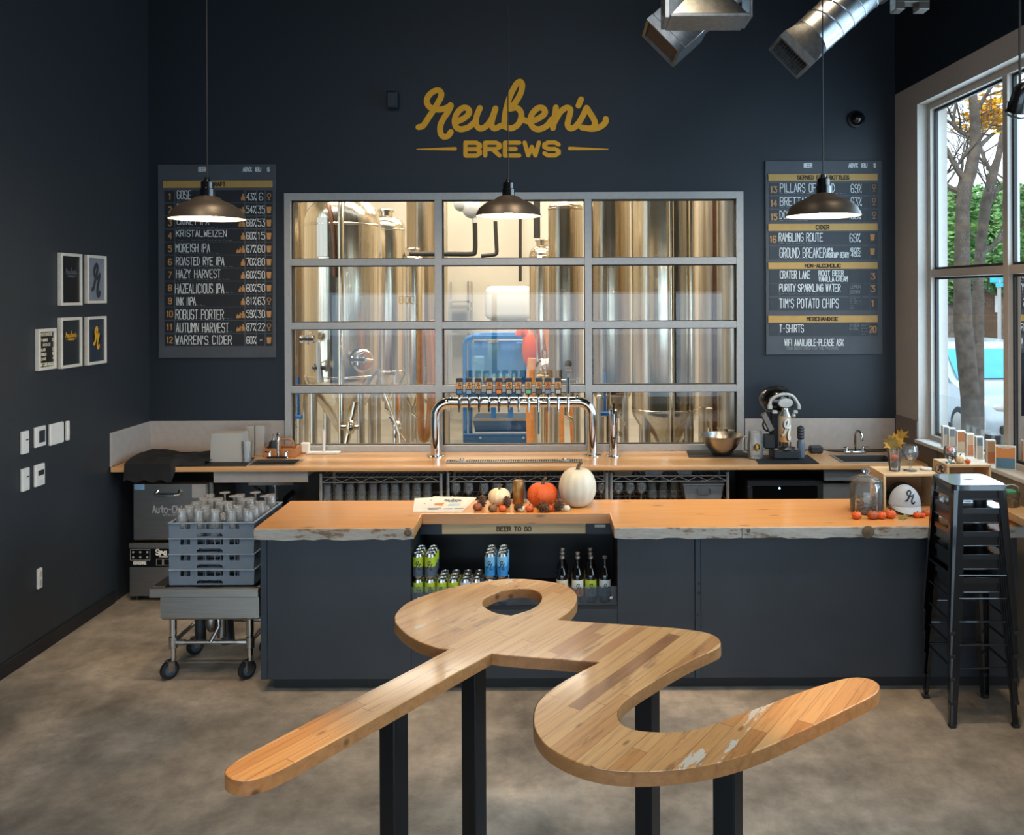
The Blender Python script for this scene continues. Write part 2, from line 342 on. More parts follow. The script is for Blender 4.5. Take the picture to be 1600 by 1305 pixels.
def steel(name, col, rough=.3, scale=(1, 1, 40), amt=.1, bump=0):
    m, nt, b = base(name); L = nt.links; tc = nd(nt, 'TexCoord'); mp = nd(nt, 'Mapping'); mp.inputs['Scale'].default_value = scale; L.new(tc.outputs['Object'], mp.inputs['Vector'])
    n = nd(nt, 'TexNoise', Scale=5.0, Detail=4.0); L.new(mp.outputs[0], n.inputs['Vector'])
    c = hx(col); r = ramp(nt, [(.3, mul(c, 1-amt)), (.7, mul(c, 1+amt))]); L.new(n.outputs['Fac'], r.inputs['Fac']); L.new(r.outputs[0], b.inputs['Base Color'])
    setv(b, Metallic=1.0, Roughness=rough)
    if bump: bp = nd(nt, 'Bump', Strength=bump, Distance=.006); L.new(n.outputs['Fac'], bp.inputs['Height']); L.new(bp.outputs['Normal'], b.inputs['Normal'])
    return m
def edgepaint():
    m, nt, b = base('weathered painted edge'); L = nt.links; tc = nd(nt, 'TexCoord'); mp = nd(nt, 'Mapping'); mp.inputs['Scale'].default_value = (2.2, 6, 7); L.new(tc.outputs['Object'], mp.inputs['Vector'])
    n = nd(nt, 'TexNoise', Scale=2.2, Detail=9.0, Roughness=.68); L.new(mp.outputs[0], n.inputs['Vector'])
    r = ramp(nt, [(.32, hx('5f4a37')), (.40, hx('7b6a58')), (.44, hx('9c968c')), (.6, hx('a9a69f')), (.75, hx('85827c'))]); L.new(n.outputs['Fac'], r.inputs['Fac']); L.new(r.outputs[0], b.inputs['Base Color']); setv(b, Roughness=.75)
    bp = nd(nt, 'Bump', Strength=.6, Distance=.01); L.new(n.outputs['Fac'], bp.inputs['Height']); L.new(bp.outputs['Normal'], b.inputs['Normal']); return m
def zsplit(name, low, high, zfrac, rough=.35, metal=0):   # two colours, one above the other, by height within the part
    m, nt, b = base(name); L = nt.links; tc = nd(nt, 'TexCoord'); sx = nd(nt, 'SeparateXYZ'); L.new(tc.outputs['Generated'], sx.inputs[0])
    n = nd(nt, 'TexNoise', Scale=3.0); L.new(tc.outputs['Generated'], n.inputs['Vector']); ad = nd(nt, 'Math', operation='MULTIPLY_ADD'); ad.inputs[1].default_value = .12; L.new(n.outputs['Fac'], ad.inputs[0]); L.new(sx.outputs['Z'], ad.inputs[2])
    r = ramp(nt, [(zfrac + .055, hx(low)), (zfrac + .065, hx(high))]); L.new(ad.outputs[0], r.inputs['Fac']); L.new(r.outputs[0], b.inputs['Base Color']); setv(b, Roughness=rough, Metallic=metal); return m
def barkm():
    return flat('grey tree bark', '5d544c', .9, 0, .35, 9, .8)
class K: pass
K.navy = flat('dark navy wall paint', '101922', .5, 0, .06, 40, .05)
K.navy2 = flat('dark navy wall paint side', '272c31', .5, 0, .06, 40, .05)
K.black = flat('black paint', '0c0d0f', .55, 0, .1)
K.blackg = flat('gloss black', '08090a', .2, 0, .1, coat=.3)
K.ceil = flat('black ceiling', '0a0c0f', .8)
K.base = flat('black rubber baseboard', '15161a', .5)
K.floor = concrete()
K.cream = flat('cream brewery wall', 'cfc6b4', .7, 0, .05, 2)
K.brewfloor = flat('pale brewery floor', '9a9488', .4, 0, .12, 2)
K.white = flat('white plastic', 'd9d6cf', .4, 0, .04)
K.offwhite = flat('warm white painted trim', 'b7aea3', .55, 0, .04, 30)
K.sillw = flat('white painted sill', 'd5d3ce', .5, 0, .04, 30)
K.tan = flat('tan painted wall', '9a8672', .6, 0, .05, 20)
K.splash = flat('light grey splash panel', 'a39c95', .5, 0, .05, 20)
K.splashd = flat('taupe splash panel', '756b62', .5, 0, .05, 20)
K.alum = flat('brushed grey aluminium frame', 'a6a39e', .42, .35, .05, 30)
K.gasket = flat('black gasket', '14130f', .6)
K.pane = pane('clear window glass', 1.52)
K.pane2 = pane('clear street window glass', 1.45)
K.sheet = pane('faint clear sheet', 1.03, (.93, .96, .98, 1), 0, .05, (.7, .8, .86, 1))
K.acryl = pane('clear acrylic', 1.45, (.86, .9, .93, 1), 0, .03)
K.frost = pane('frosted plastic', 1.4, (.85, .85, .83, 1), .2, .55, (.62, .6, .56, 1))
K.jar = pane('jar glass with painted haze', 1.5, (.97, .98, .97, 1), .01, .06, (.85, .85, .82, 1))  # slight pale haze put into the glass to lighten the dark jar
K.glass = pane('drinking glass with painted haze', 1.5, (.97, .98, .98, 1), .02, .14, (.88, .88, .86, 1))  # pale haze mixed in, standing for the bright refraction in the glasses
K.chrome = steel('polished chrome', 'd6d4d0', .08, (1, 1, 1), .03)
K.steel = steel('brushed stainless steel', 'b3aea6', .3)
K.steeld = steel('dull stainless steel', '857f78', .42)
K.tank = steel('polished tank steel', 'd8cbb4', .2, (9, 9, .12), .14, .35)  # tank steels: vertical reflection streaks painted into the colour, besides the bump
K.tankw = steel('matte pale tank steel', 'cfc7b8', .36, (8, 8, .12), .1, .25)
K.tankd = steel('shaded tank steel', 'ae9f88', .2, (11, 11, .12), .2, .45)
K.galv = steel('galvanised duct metal', 'a9adaf', .3, (6, 6, 6), .18)
K.counter = wood('oiled maple counter', 'c08f5c', 'cfa06c', 0, .6, .28, knots=False, coat=.3)
K.slab = wood('orange fir slab', 'cd8a48', 'd99a58', 0, .7, .3, coat=.25, dark='8f5426')
K.slabe = wood('cut fir edge', 'a5764c', 'b98a5f', 0, .8, .5, dark='5c3d24')
K.edge = edgepaint()
K.pine = wood('pale pine', 'c9a678', 'dabb90', 0, 1, .5, knots=False)
K.crate = wood('brown crate wood', 'a98258', 'be976b', 0, 1, .6)
K.caddy = wood('cedar caddy wood', 'a5693a', 'ba7d4a', 0, 1.4, .5, knots=False)
K.panel = flat('dark blue steel bar panel', '2d3136', .42, .25, .12, 3, .04)
K.panel2 = flat('dark steel seam strip', '2e353c', .4, .3, .1, 4)
K.bolt = flat('dark bolt', '1a1f24', .4, .5)
K.legs = flat('black steel tube', '0f1114', .42, .3, .15, 6)
K.gold = flat('mustard sign paint', 'f0a60a', .5, 0, .05)
K.tanband = flat('tan board band', 'b08a48', .55, 0, .05)
K.board = flat('slate grey menu board', '44474c', .65, 0, .1, 6)
K.row = flat('black menu strip', '17191c', .6, 0, .1)
K.row2 = flat('dark slate menu strip', '2b2f34', .6, 0, .1)
K.chalk = flat('white chalk lettering', 'cfd2d0', .8, 0, .03)
K.chalkd = flat('faint chalk lettering', '777b7d', .8, 0, .03)
K.chalkb = flat('brown menu lettering', '2a1d0e', .8, 0, .03)
K.rule = flat('grey ruled line', '54585c', .8, 0, .03)
K.orange = flat('orange menu print', 'b5824a', .7, 0, .05)
K.frame = flat('silver picture frame', 'd8d0c2', .4, .1, .05)
K.artblack = flat('black print', '101114', .35)
K.artnavy = flat('navy print', '28323d', .4)
K.artdark = flat('charcoal print', '1f2428', .4)
K.artgrey = flat('grey print', '777c83', .5)
K.artshadow = flat('dark grey print shadow', '2c2f35', .5)
K.artline = flat('faint silver print', '5d6065', .5)
K.artgold = flat('golden print', 'd9a02c', .5)
K.cream2 = flat('cream print', 'e6d6b4', .6)
K.rack = flat('blue grey rack plastic', '616d79', .5, 0, .06, 12)
K.rim = flat('pale rack rim', '7d8893', .5)
K.rubber = flat('black rubber', '111214', .6)
K.wheel = flat('grey blue wheel hub', '42505c', .5)
K.mat = flat('black bar mat', '0e0f11', .7, 0, .2, 60, .3)
K.cloth = flat('black folded cloth', '0b0c0e', .85, 0, .3, 14, .6)
K.paper = flat('white paper', 'e3dccf', .7, 0, .03)
K.pumpW = flat('white pumpkin skin', 'cbc2ad', .45, 0, .05, 8)
K.pumpC = flat('cream pumpkin skin', 'ecd2a8', .45, 0, .08, 8)
K.pumpO = flat('orange glittered pumpkin', 'd2571a', .55, 0, .25, 120, .5)
K.stem = flat('dry brown stem', '5b4a35', .8, 0, .3, 30)
K.cone = flat('brown pinecone', '5f4029', .8, 0, .4, 40)
K.goldcan = flat('gold foil', '9c7440', .38, .6, .12, 30, .3)
K.lime = zsplit('lime over slate can label', '47525e', 'a6b82c', .48)
K.blue = zsplit('light over mid blue can label', '2f7fbb', '74b4dc', .5)
K.silver = zsplit('pale silver can label', '98a4ad', 'b9c6d0', .5)
K.can = steel('can aluminium', 'b9b4ac', .25, (1, 1, 1), .03)
K.bottle = flat('dark brown bottle glass', '0d0906', .1, 0, .1, coat=.4)
K.labO = zsplit('white over amber bottle label', 'a5662c', 'd4d2c6', .5)
K.labC = zsplit('cream bottle label', 'b9a283', 'd6c3a3', .3)
K.labG = zsplit('lime over slate bottle label', '3c4248', 'a7b83a', .5)
K.labB = zsplit('white over teal bottle label', '2d4654', 'b9c4c6', .55)
K.cap = flat('pale grey cap cloth', 'a9adb2', .8, 0, .05, 60)
K.capb = flat('black cap mesh', '111215', .8)
K.leaf = flat('autumn leaf', 'b08022', .6, 0, .35, 25)
K.leafg = flat('green brown autumn leaf', '7d6b2c', .6, 0, .35, 25)
K.kibble = flat('tan and brown dried treats', '7a5c3c', .8, 0, .5, 60, .8)
K.stool = flat('gunmetal black stool paint', '0b0e12', .3, .3, .1, 5, coat=.8)
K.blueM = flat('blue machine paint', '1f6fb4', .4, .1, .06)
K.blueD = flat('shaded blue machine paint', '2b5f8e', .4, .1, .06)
K.blueP = pane('blue tinted guard', 1.45, (.35, .65, .9, 1), 0, .35, (.2, .5, .8, 1))
K.hose = flat('orange rubber hose', 'e39450', .5, 0, .1)
K.redv = flat('bright orange plastic', 'd9561c', .4)
K.pipeb = flat('dark insulated pipe', '2b2620', .6)
K.copper = flat('rusty copper pipe', '8a5c40', .4, .2)
K.bulb = flat('lit lamp bulb', (1, .8, .55, 1), .5, emit=28)
K.shadeO = flat('dark bronze lamp shade', '423c36', .42, .45, .1)
K.shadeI = flat('white enamel shade lining', 'f2e4cc', .4)
K.grey = flat('mid grey laminate', '6f7478', .5, 0, .05)
K.greyd = flat('dark grey under counter wall', '3a3f44', .6, 0, .1)
K.navyplastic = flat('dark grey plastic', '24282d', .5)
K.cgrey = flat('light grey casting', 'b4b2ad', .4, .3)
K.bin = flat('grey plastic tub', '8e9297', .5)
K.carp = flat('silver car paint', 'b4c0c8', .25, .3, .03)
K.cglass = flat('car glass with painted sky', '3aa0c0', .05, 0, .1, 2, coat=.5)  # blue of the reflected sky put into the glass colour
K.bark = barkm()
K.yellow = flat('yellow autumn foliage', 'f0b81c', .7, 0, .25, 6)
K.green = flat('green foliage', '5f8a48', .8, 0, .4, 4)
K.asphalt = flat('grey asphalt', '6f7276', .85, 0, .1, 3)
K.house = flat('brown house siding', '6b4e38', .8, 0, .15, 3)
K.roofm = flat('grey roof', '4b4d52', .8)
K.signb = flat('blue street sign', '2aa7c9', .4)
K.cardO = zsplit('orange over blue printed card', '4d7288', 'd0822f', .48)
K.cardA = zsplit('grey over tan printed card', '9c8a77', '585f64', .62)
K.cardB = zsplit('tan over brown printed card', 'a6633a', 'ab8663', .5)
K.cardC = zsplit('brown over tan printed card', 'a88d6e', '9b5a26', .5)
K.eo = flat('printed orange', 'c8742c', .6)
K.eb = flat('printed blue', '9dc0d8', .6)
K.green2 = flat('green napkin', '3f9467', .7)
K.wicker = flat('woven brown wicker', '6b5940', .8, 0, .45, 60, .8)
# ------------------------------------------------------------------ the room
XC0, XC1 = -2.463, 1.504; ZC, ZT = 1.094, 3.333
struct(MB().box(-5.4, 3.6, -3.4, 7.56, -.12, 0), 'floor', K.floor)
w = MB(); w.box(-3.9, XC0, 7.5, 7.65, 0, 5.6).box(XC1, 3.1, 7.5, 7.65, 0, 5.6).box(XC0, XC1, 7.5, 7.65, 0, ZC - .05).box(XC0, XC1, 7.5, 7.65, ZT, 5.6)
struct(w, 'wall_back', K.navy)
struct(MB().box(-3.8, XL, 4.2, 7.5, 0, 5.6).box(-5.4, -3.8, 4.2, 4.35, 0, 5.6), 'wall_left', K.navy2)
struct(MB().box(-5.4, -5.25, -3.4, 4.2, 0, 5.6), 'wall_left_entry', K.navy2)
struct(MB().box(-5.6, 3.8, -3.4, 7.7, 5.6, 5.75), 'ceiling', K.ceil)
struct(MB().box(XL, XL + .015, 4.2, 6.9, 0, .095, .003), 'baseboard_left', K.base)
w = MB(); w.box(-5.4, 3.5, -3.4, -3.2, 2.5, 5.6).box(-5.4, 3.5, -3.4, -3.2, 0, .12)
for x in (-5.3, -3.2, -1.6, .4, 2.2, 3.3): w.box(x - .05, x + .05, -3.36, -3.24, .12, 2.5)
struct(w, 'wall_front', K.navy2)
# right wall, in its own frame (s from the corner towards the camera, d outwards, z)
s0, _ = PW(1434, 420); _, zt = PW(1434, 163); _, zb = PW(1432.5, 687); _, ztrim = PW(1399, 148)
s1 = 7.4
w = MB(); w.box(-.1, 11.2, 0, .25, 0, zb - .02, m=RW)
struct(w, 'wall_right', K.tan)
w = MB(); w.box(-.1, s0, 0, .25, zb - .02, ztrim, m=RW).box(s0, s1, 0, .25, zt, ztrim, m=RW).box(s1, 11.2, 0, .25, zb - .02, ztrim, m=RW)
struct(w, 'wall_right_surround', K.offwhite)
struct(MB().box(-.1, 11.2, 0, .25, ztrim, 5.6, m=RW), 'wall_right_upper', K.navy)
struct(MB().box(s0 + .002, s1 - .002, -.035, .1, zb - .018, zb + .012, .004, m=RW), 'trim_1', K.sillw)
# street window: frame, rails, panes
wf = bpy.data.objects.new('window_2', None); C.objects.link(wf); wf.location = RW @ Vector((s0, .12, zb)); wf['kind'] = 'structure'; WM[wf] = T(*wf.location)
sm, _ = PW(1570, 420, .08); _, zr = PW(1460, 427, .08); bay = sm - s0 - .03
fr = MB(); a, b2 = .085, .17
fr.box(s0 + .001, s0 + .05, a, b2, zb + .013, zt - .001, m=RW).box(s1 - .05, s1 - .001, a, b2, zb + .013, zt - .001, m=RW)
fr.box(s0 + .05, s1 - .05, a, b2, zt - .05, zt - .001, m=RW).box(s0 + .05, s1 - .05, a, b2, zb + .013, zb + .05, m=RW)
fr.build('window_frame', K.offwhite, wf)
mu = []; s = sm
while s < s1 - .3: mu.append(s); s += bay
for s in mu: MB().box(s - .03, s + .03, a, b2, zb + .051, zt - .051, m=RW).build('mullion', K.offwhite, wf)
edges = [s0 + .05] + mu + [s1 - .05]
for i in range(len(edges) - 1):
    x0 = edges[i] + (.03 if i else 0) + .002; x1 = edges[i + 1] - (.03 if i < len(edges) - 2 else 0) - .002
    MB().box(x0, x1, a + .005, b2, zr - .03, zr + .03, m=RW).build('window_rail', K.offwhite, wf)
    for z0, z1 in ((zb + .052, zr - .032), (zr + .032, zt - .052)):
        sash = MB()
        for q in ((x0, x0 + .018, z0, z1), (x1 - .018, x1, z0, z1), (x0 + .018, x1 - .018, z0, z0 + .018), (x0 + .018, x1 - .018, z1 - .018, z1)): sash.box(q[0], q[1], .118, .142, q[2], q[3], m=RW)
        sash.build('window_gasket', K.gasket, wf)
        MB().poly([RW @ Vector(p) for p in ((x0 + .01, .13, z0 + .01), (x1 - .01, .13, z0 + .01), (x1 - .01, .13, z1 - .01), (x0 + .01, .13, z1 - .01))]).build('pane', K.pane2, wf)
# splash panels
struct(MB().box(XL + .001, XC0 - .012, 7.488, 7.499, ZC + .001, 1.364, .002), 'trim_2', K.splash)
struct(MB().box(XL + .0005, XL + .012, 6.845, 7.486, ZC + .001, 1.364, .002), 'trim_3', K.splash)
struct(MB().box(XC1 + .012, 2.815, 7.488, 7.499, ZC + .001, 1.364, .002), 'trim_4', K.splash)
struct(MB().box(.015, s0 + .35, -.012, -.001, ZC + .04, zb - .025, .002, m=RW).box(.015, s0 - .002, -.012, -.001, zb - .025, 1.40, .002, m=RW), 'trim_5', K.splashd)
# brewhouse window: grey aluminium frame of twelve panes
bf = bpy.data.objects.new('window_1', None); C.objects.link(bf); bf.location = (-.48, 7.5, ZC); bf['kind'] = 'structure'; WM[bf] = T(*bf.location)
k = YB / F
xs = [XC0, (685.8 - CX) * k, (919.3 - CX) * k, XC1]
zs = [2.45 - (702 - 462) * k, 2.45 - (607.3 - 460.5) * k, 2.45 - (508 - 460.5) * k, 2.45 - (409 - 460.5) * k, ZT]
fr = MB(); ya, yb = 7.462, 7.58; hw = .029
fr.box(XC0, XC0 + .052, ya, yb, ZC + .001, ZT).box(XC1 - .06, XC1, ya, yb, ZC + .001, ZT).box(XC0 + .052, XC1 - .06, ya, yb, ZT - .06, ZT).box(XC0 + .052, XC1 - .06, ya, yb, ZC + .001, zs[0] + .03)
fr.build('window_frame', K.alum, bf)
for x in xs[1:3]: MB().box(x - .030, x + .030, ya + .002, yb, zs[0] + .0305, ZT - .0605).build('mullion', K.alum, bf)
for i in range(3):
    x0 = xs[i] + (.052 if i == 0 else .0305); x1 = xs[i + 1] - (.0605 if i == 2 else .0305)
    for z in zs[1:4]: MB().box(x0, x1, ya + .004, yb, z - hw, z + hw).build('window_rail', K.alum, bf)
    zz = [zs[0] + .03] + [z for q in zs[1:4] for z in (q - hw, q + hw)] + [ZT - .06]
    for j in range(4):
        z0, z1 = zz[2*j], zz[2*j+1]; g = MB()
        for q in ((x0, x0 + .008, z0, z1), (x1 - .008, x1, z0, z1), (x0, x1, z0, z0 + .006), (x0, x1, z1 - .010, z1)): g.box(q[0] + .0005, q[1] - .0005, 7.505, 7.56, q[2] + .0005, q[3] - .0005)
        g.build('window_gasket', K.gasket, bf)
        MB().poly([(x0 + .004, 7.53, z0 + .004), (x1 - .004, 7.53, z0 + .004), (x1 - .004, 7.53, z1 - .004), (x0 + .004, 7.53, z1 - .004)]).build('pane', K.pane, bf)
# street number on the shopfront transom behind the camera, read from outside
t = MB(); text(t, '800', -3.62, 0, -3.30, .15, .03, lambda x, y: Vector((x, -3.30, 2.42 - y)))
tag(t.build('street_number', K.black, None, origin='base'), 'dark street number 800 on the shopfront glass, mirrored in the brewhouse window', 'number')
# ------------------------------------------------------------------ painted sign
f4 = lambda cx, cy: P(600 + cx / 4, 100 + cy / 4, YB - .003)
sg = MB(); script(sg, 205, 95, 1400, 585, 37, f4)
solo(sg, 'brewery_sign', K.gold, "mustard yellow script sign with capitals below, high on the navy wall", 'sign')
# ------------------------------------------------------------------ menu boards
def rect(mb, f, x0, y0, x1, y1): mb.poly([f(x0, y0), f(x0, y1), f(x1, y1), f(x1, y0)])
def bottle_icon(mb, f, cx, cy, s=1):
    mb.poly([f(cx + a*s, cy + b*s) for a, b in ((-4, -22), (4, -22), (4, -10), (12, -2), (13, 20), (-13, 20), (-12, -2), (-4, -10))][::-1])
def pint_icon(mb, f, cx, cy): mb.poly([f(cx + a, cy + b) for a, b in ((-15, -20), (-11, 20), (11, 20), (15, -20))])
def snif_icon(mb, f, cx, cy):
    mb.ribbon(cr([(cx - 8, cy - 20, 0), (cx - 10, cy - 6, 0), (cx, cy + 3, 0), (cx + 10, cy - 6, 0), (cx + 8, cy - 20, 0), (cx - 8, cy - 20, 0)], 3), 4, f)
    mb.ribbon([(cx, cy + 3), (cx, cy + 17)], 4, f); mb.ribbon([(cx - 8, cy + 18), (cx + 8, cy + 18)], 4, f)
def board(name, label, px0, py0, px1, py1, f, bands, rows, heads, extra):
    a, b = P(px0, py0, YB), P(px1, py1, YB)
    t = thing(name, label, 'menu board', ((a.x + b.x)/2, YB - .001, b.z))
    MB().box(a.x, b.x, YB - .022, YB - .001, b.z, a.z, .002).build('board_panel', K.board, t)
    fb = lambda d: (lambda x, y: f(x, y, d))
    for y0, y1, s, x0, x1 in bands:
        q = MB(); c0, c1 = f(80, y0, .022), f(755, y1, .022); q.box(c0.x, c1.x, YB - .029, YB - .0225, c1.z, c0.z, .001); bn = q.build('category_band', K.tanband, t)
        q = MB(); text(q, s, x0, y0 + 9, x1, y1 - 9, 5.5, fb(.0295)); q.build('band_lettering', K.chalkb, bn)
    strips = []
    for y0, y1 in rows:
        q = MB()
        for x0, x1 in ((88, 148), (154, 580), (588, 652), (660, 705), (712, 755)): c0, c1 = f(x0, y0, .022), f(x1, y1, .022); q.box(c0.x, c1.x, YB - .0245, YB - .0225, c1.z, c0.z)
        strips.append(q.build('menu_strip', K.row if 'DRAFT' in bands[0][2] else K.row2, t))
    for s, x0, y0, x1, y1 in heads: q = MB(); text(q, s, x0, y0, x1, y1, 5, fb(.023)); q.build('heading_lettering', K.chalk, t)
    def row(y):
        for i, (y0, y1) in enumerate(rows):
            if y0 - 6 <= y <= y1 + 6: return i
        return -1
    bk = {}
    def at(kind, y):
        return bk.setdefault((kind, row(y)), MB())
    extra(at, fb(.0252))
    mats = {'chalk': ('chalk_lettering', K.chalk), 'abv': ('strength_lettering', K.chalk), 'ibu': ('bitterness_lettering', K.chalk), 'choice': ('flavour_lettering', K.chalk), 'small': ('small_lettering', K.chalkd), 'orange': ('row_number', K.orange), 'icon': ('serving_icon', K.orange), 'bottle': ('bottle_icon', K.orange), 'rule': ('ruled_lines', K.rule)}
    for (kd, r_), m_ in bk.items(): m_.build(mats[kd][0], mats[kd][1], strips[r_] if r_ >= 0 else t)
fL = lambda x, y, d: P(235 + x / 3.952, 240 + y / 3.955, YB - d)
fR = lambda x, y, d: P(1180 + x / 3.952, 240 + y / 3.955, YB - d)
def scrib(mb, f, x0, x1, y):
    x = x0
    while x < x1:
        L = random.uniform(12, 34); pts = []; e = min(x + L, x1); xx = x
        while xx < e: pts.append((xx, y + random.uniform(-3, 3))); xx += 5
        if len(pts) > 1: mb.ribbon(pts, 2.4, f, False)
        x = e + 6
ROWS = [('GOSE', 165, 250, 230, 280, '43%', '6', 's', 1), ('PILSNER', 165, 330, 312, 352, '54%', '35', 'p', 2), ('CRIKEY IPA', 165, 360, 398, 440, '68%', '53', 'p', 2), ('KRISTALWEIZEN', 160, 470, 474, 513, '60%', '15', 'p', 1),
 ('MOREISH IPA', 157, 366, 558, 608, '67%', '60', 'p', 3), ('ROASTED RYE IPA', 160, 455, 640, 688, '70%', '80', 'p', 1), ('HAZY HARVEST', 160, 432, 718, 768, '60%', '50', 'p', 1), ('HAZEALICIOUS IPA', 155, 455, 806, 862, '60%', '50', 'p', 2),
 ('INK IIPA', 160, 280, 890, 936, '81%', '63', 's', 1), ('ROBUST PORTER', 157, 452, 966, 1024, '59%', '30', 'p', 3), ('AUTUMN HARVEST', 160, 483, 1046, 1104, '87%', '22', 's', 3), ("WARREN'S CIDER", 155, 502, 1126, 1178, '60%', '-', 'p', 0)]
YR = [(228 + i * 80.6, 228 + i * 80.6 + 74) for i in range(12)]
def exL(at, f):
    for i, (s, x0, x1, y0, y1, abv, ibu, kind, nb) in enumerate(ROWS):
        c = YR[i][0] + 38; ch = at('chalk', c)
        text(ch, s, x0, y0, x1, y1, 4.6, f, 1.2); scrib(at('small', c), f, 163, min(x1 + 60, 510), YR[i][0] + 66)
        text(at('orange', c), str(i + 1), 112 if i < 9 else 102, c - 18, 130 if i < 9 else 136, c + 18, 6.5, f)
        text(at('abv', c), abv, 594, c - 22, 652, c + 22, 4.2, f, 1.2); text(at('ibu', c), ibu, 664 if len(ibu) > 1 else 672, c - 22, 706 if len(ibu) > 1 else 694, c + 22, 4.2, f, 1.2)
        (snif_icon if kind == 's' else pint_icon)(at('icon', c), f, 732, c + 2)
        for b in range(nb): bottle_icon(at('bottle', c), f, 572 - b * 17, c + 4 + b * 5, 1 - .2 * b)
        for x in (152, 585, 656, 709): at('rule', c).ribbon([(x, YR[i][0]), (x, YR[i][1])], 2.5, f, False)
board('draft_menu_board', 'grey chalk menu board headed DRAFT listing twelve numbered beers', 248.5, 257.5, 432.5, 558.5, fL, [(170, 210, 'DRAFT', 380, 462)], YR,
 [('BEER', 298, 87, 343, 110), ('ABV%', 572, 87, 625, 110), ('IBU', 648, 87, 682, 110), ('$', 722, 87, 736, 110)], exL)
R2 = [(183, 255), (266, 338), (348, 420), (487, 563), (574, 654), (720, 802), (806, 880), (892, 968), (1050, 1126)]
def exR(at, f):
    for s, x0, y0, x1, y1 in (("PILLARS OF GOLD", 155, 186, 490, 238), ("BRETTANIA", 155, 270, 370, 320), ("DOPPELBOCK", 152, 355, 390, 402), ("RAMBLING ROUTE", 146, 492, 415, 542), ("GROUND BREAKER", 152, 584, 436, 642),
      ("IPA", 444, 584, 478, 608), ("ROSEHIP BERRY", 442, 612, 578, 642), ("CRATER LAKE", 155, 726, 338, 772), ("ROOT BEER", 393, 724, 546, 754), ("VANILLA CREAM", 393, 760, 570, 790), ("PURITY SPARKLING WATER", 150, 808, 525, 852),
      ("TIM'S POTATO CHIPS", 150, 898, 514, 954), ("T-SHIRTS", 150, 1058, 298, 1104), ("WIFI AVAILABLE-PLEASE ASK", 182, 1148, 545, 1188), ("69%", 592, 190, 656, 242), ("63%", 592, 272, 656, 322), ("92%", 592, 354, 650, 404), ("69%", 584, 496, 648, 546), ("60%", 590, 584, 648, 606), ("45%", 592, 612, 648, 636)):
        text(at('abv' if x0 > 580 else ('choice' if x0 > 390 else 'chalk'), (y0+y1)/2), s, x0, y0, x1, y1, 4.4, f, 1.2)
    for s, x0, y0, x1, y1 in (("LEMON", 586, 812, 650, 832), ("BERRY", 586, 846, 650, 864), ("SIZES", 584, 1054, 640, 1068), ("S-2XL", 582, 1076, 640, 1090), ("YOUR BEERTENDER FOR THE PASSWORD", 192, 1194, 515, 1212)):
        text(at('small', (y0+y1)/2), s, x0, y0, x1, y1, 2.6, f, .6)
    for x0, x1, y in ((155, 560, 247), (155, 340, 330), (150, 330, 414), (150, 360, 554), (155, 380, 648), (155, 275, 788), (150, 385, 868), (586, 632, 898), (584, 655, 912), (584, 640, 926), (586, 610, 940), (584, 618, 956), (655, 700, 1060), (655, 695, 1080), (655, 700, 1098), (660, 690, 1114)): scrib(at('small', y), f, x0, x1, y)
    for s, x0, y0, x1, y1 in (("13", 96, 205, 132, 242), ("14", 98, 288, 132, 326), ("15", 98, 374, 134, 410), ("16", 92, 510, 128, 548), ("3", 716, 742, 738, 776), ("3", 716, 818, 738, 854), ("1", 718, 908, 736, 944), ("20", 706, 1068, 746, 1104)):
        text(at('orange', (y0+y1)/2), s, x0, y0, x1, y1, 6.5, f)
    for y in (214, 298, 382): snif_icon(at('icon', y), f, 734, y)
    for y in (518, 606): pint_icon(at('icon', y), f, 724, y)
    for y0, y1 in R2:
        for x in (150, 584, 656, 708): at('rule', (y0+y1)/2).ribbon([(x, y0), (x, y1)], 2.5, f, False)
board('bottle_menu_board', 'grey chalk menu board headed SERVED FROM BOTTLES with cider and merchandise below', 1195, 252, 1377.5, 553.5, fR,
 [(128, 168, 'SERVED FROM BOTTLES', 262, 578), (435, 476, 'CIDER', 376, 456), (674, 712, 'NON-ALCOHOLIC', 308, 526), (1003, 1042, 'MERCHANDISE', 320, 510)], R2, [('BEER', 302, 62, 350, 86), ('ABV%', 578, 62, 632, 86), ('IBU', 656, 62, 690, 86), ('$', 732, 62, 744, 86)], exR)
# ------------------------------------------------------------------ left wall: framed prints, thermostats, plates
def L3(cx, cy): return 0 + cx / 3.108, 360 + cy / 3.107
def wallframe(x0, x1, y0, y1, mat, label, art):
    (pa, qa), (pb, qb) = L3(x0, y0), L3(x1, y1)
    A = PX(pa, qa, XL); B = PX(pb, qb, XL + .03)
    zlo = PX(pa, qb, XL).z * .5 + B.z * .5; zhi = A.z * .5 + PX(pb, qa, XL + .03).z * .5
    t = thing('picture_frame', label, 'picture', (XL, (A.y + B.y)/2, zlo)); ya, yb = A.y, B.y; X0, X1 = XL + .001, XL + .03; e = .022
    MB().box(X0, X1, ya, ya + e, zlo, zhi, .002).box(X0, X1, yb - e, yb, zlo, zhi, .002).box(X0, X1, ya + e, yb - e, zlo, zlo + e, .002).box(X0, X1, ya + e, yb - e, zhi - e, zhi, .002).build('frame_moulding', K.frame, t)
    MB().box(X0, XL + .018, ya + e, yb - e, zlo + e, zhi - e).build('print', mat, t)
    f = lambda u, v, d=.0195: Vector((XL + d, ya + (yb - ya) * u, zhi - (zhi - zlo) * v))
    art(t, f)
    return t
def art_script(col):
    def g(t, f): q = MB(); script(q, .24, .27, .78, .46, .017, lambda u, v: f(u, v)); q.build('print_lettering', col, t)
    return g
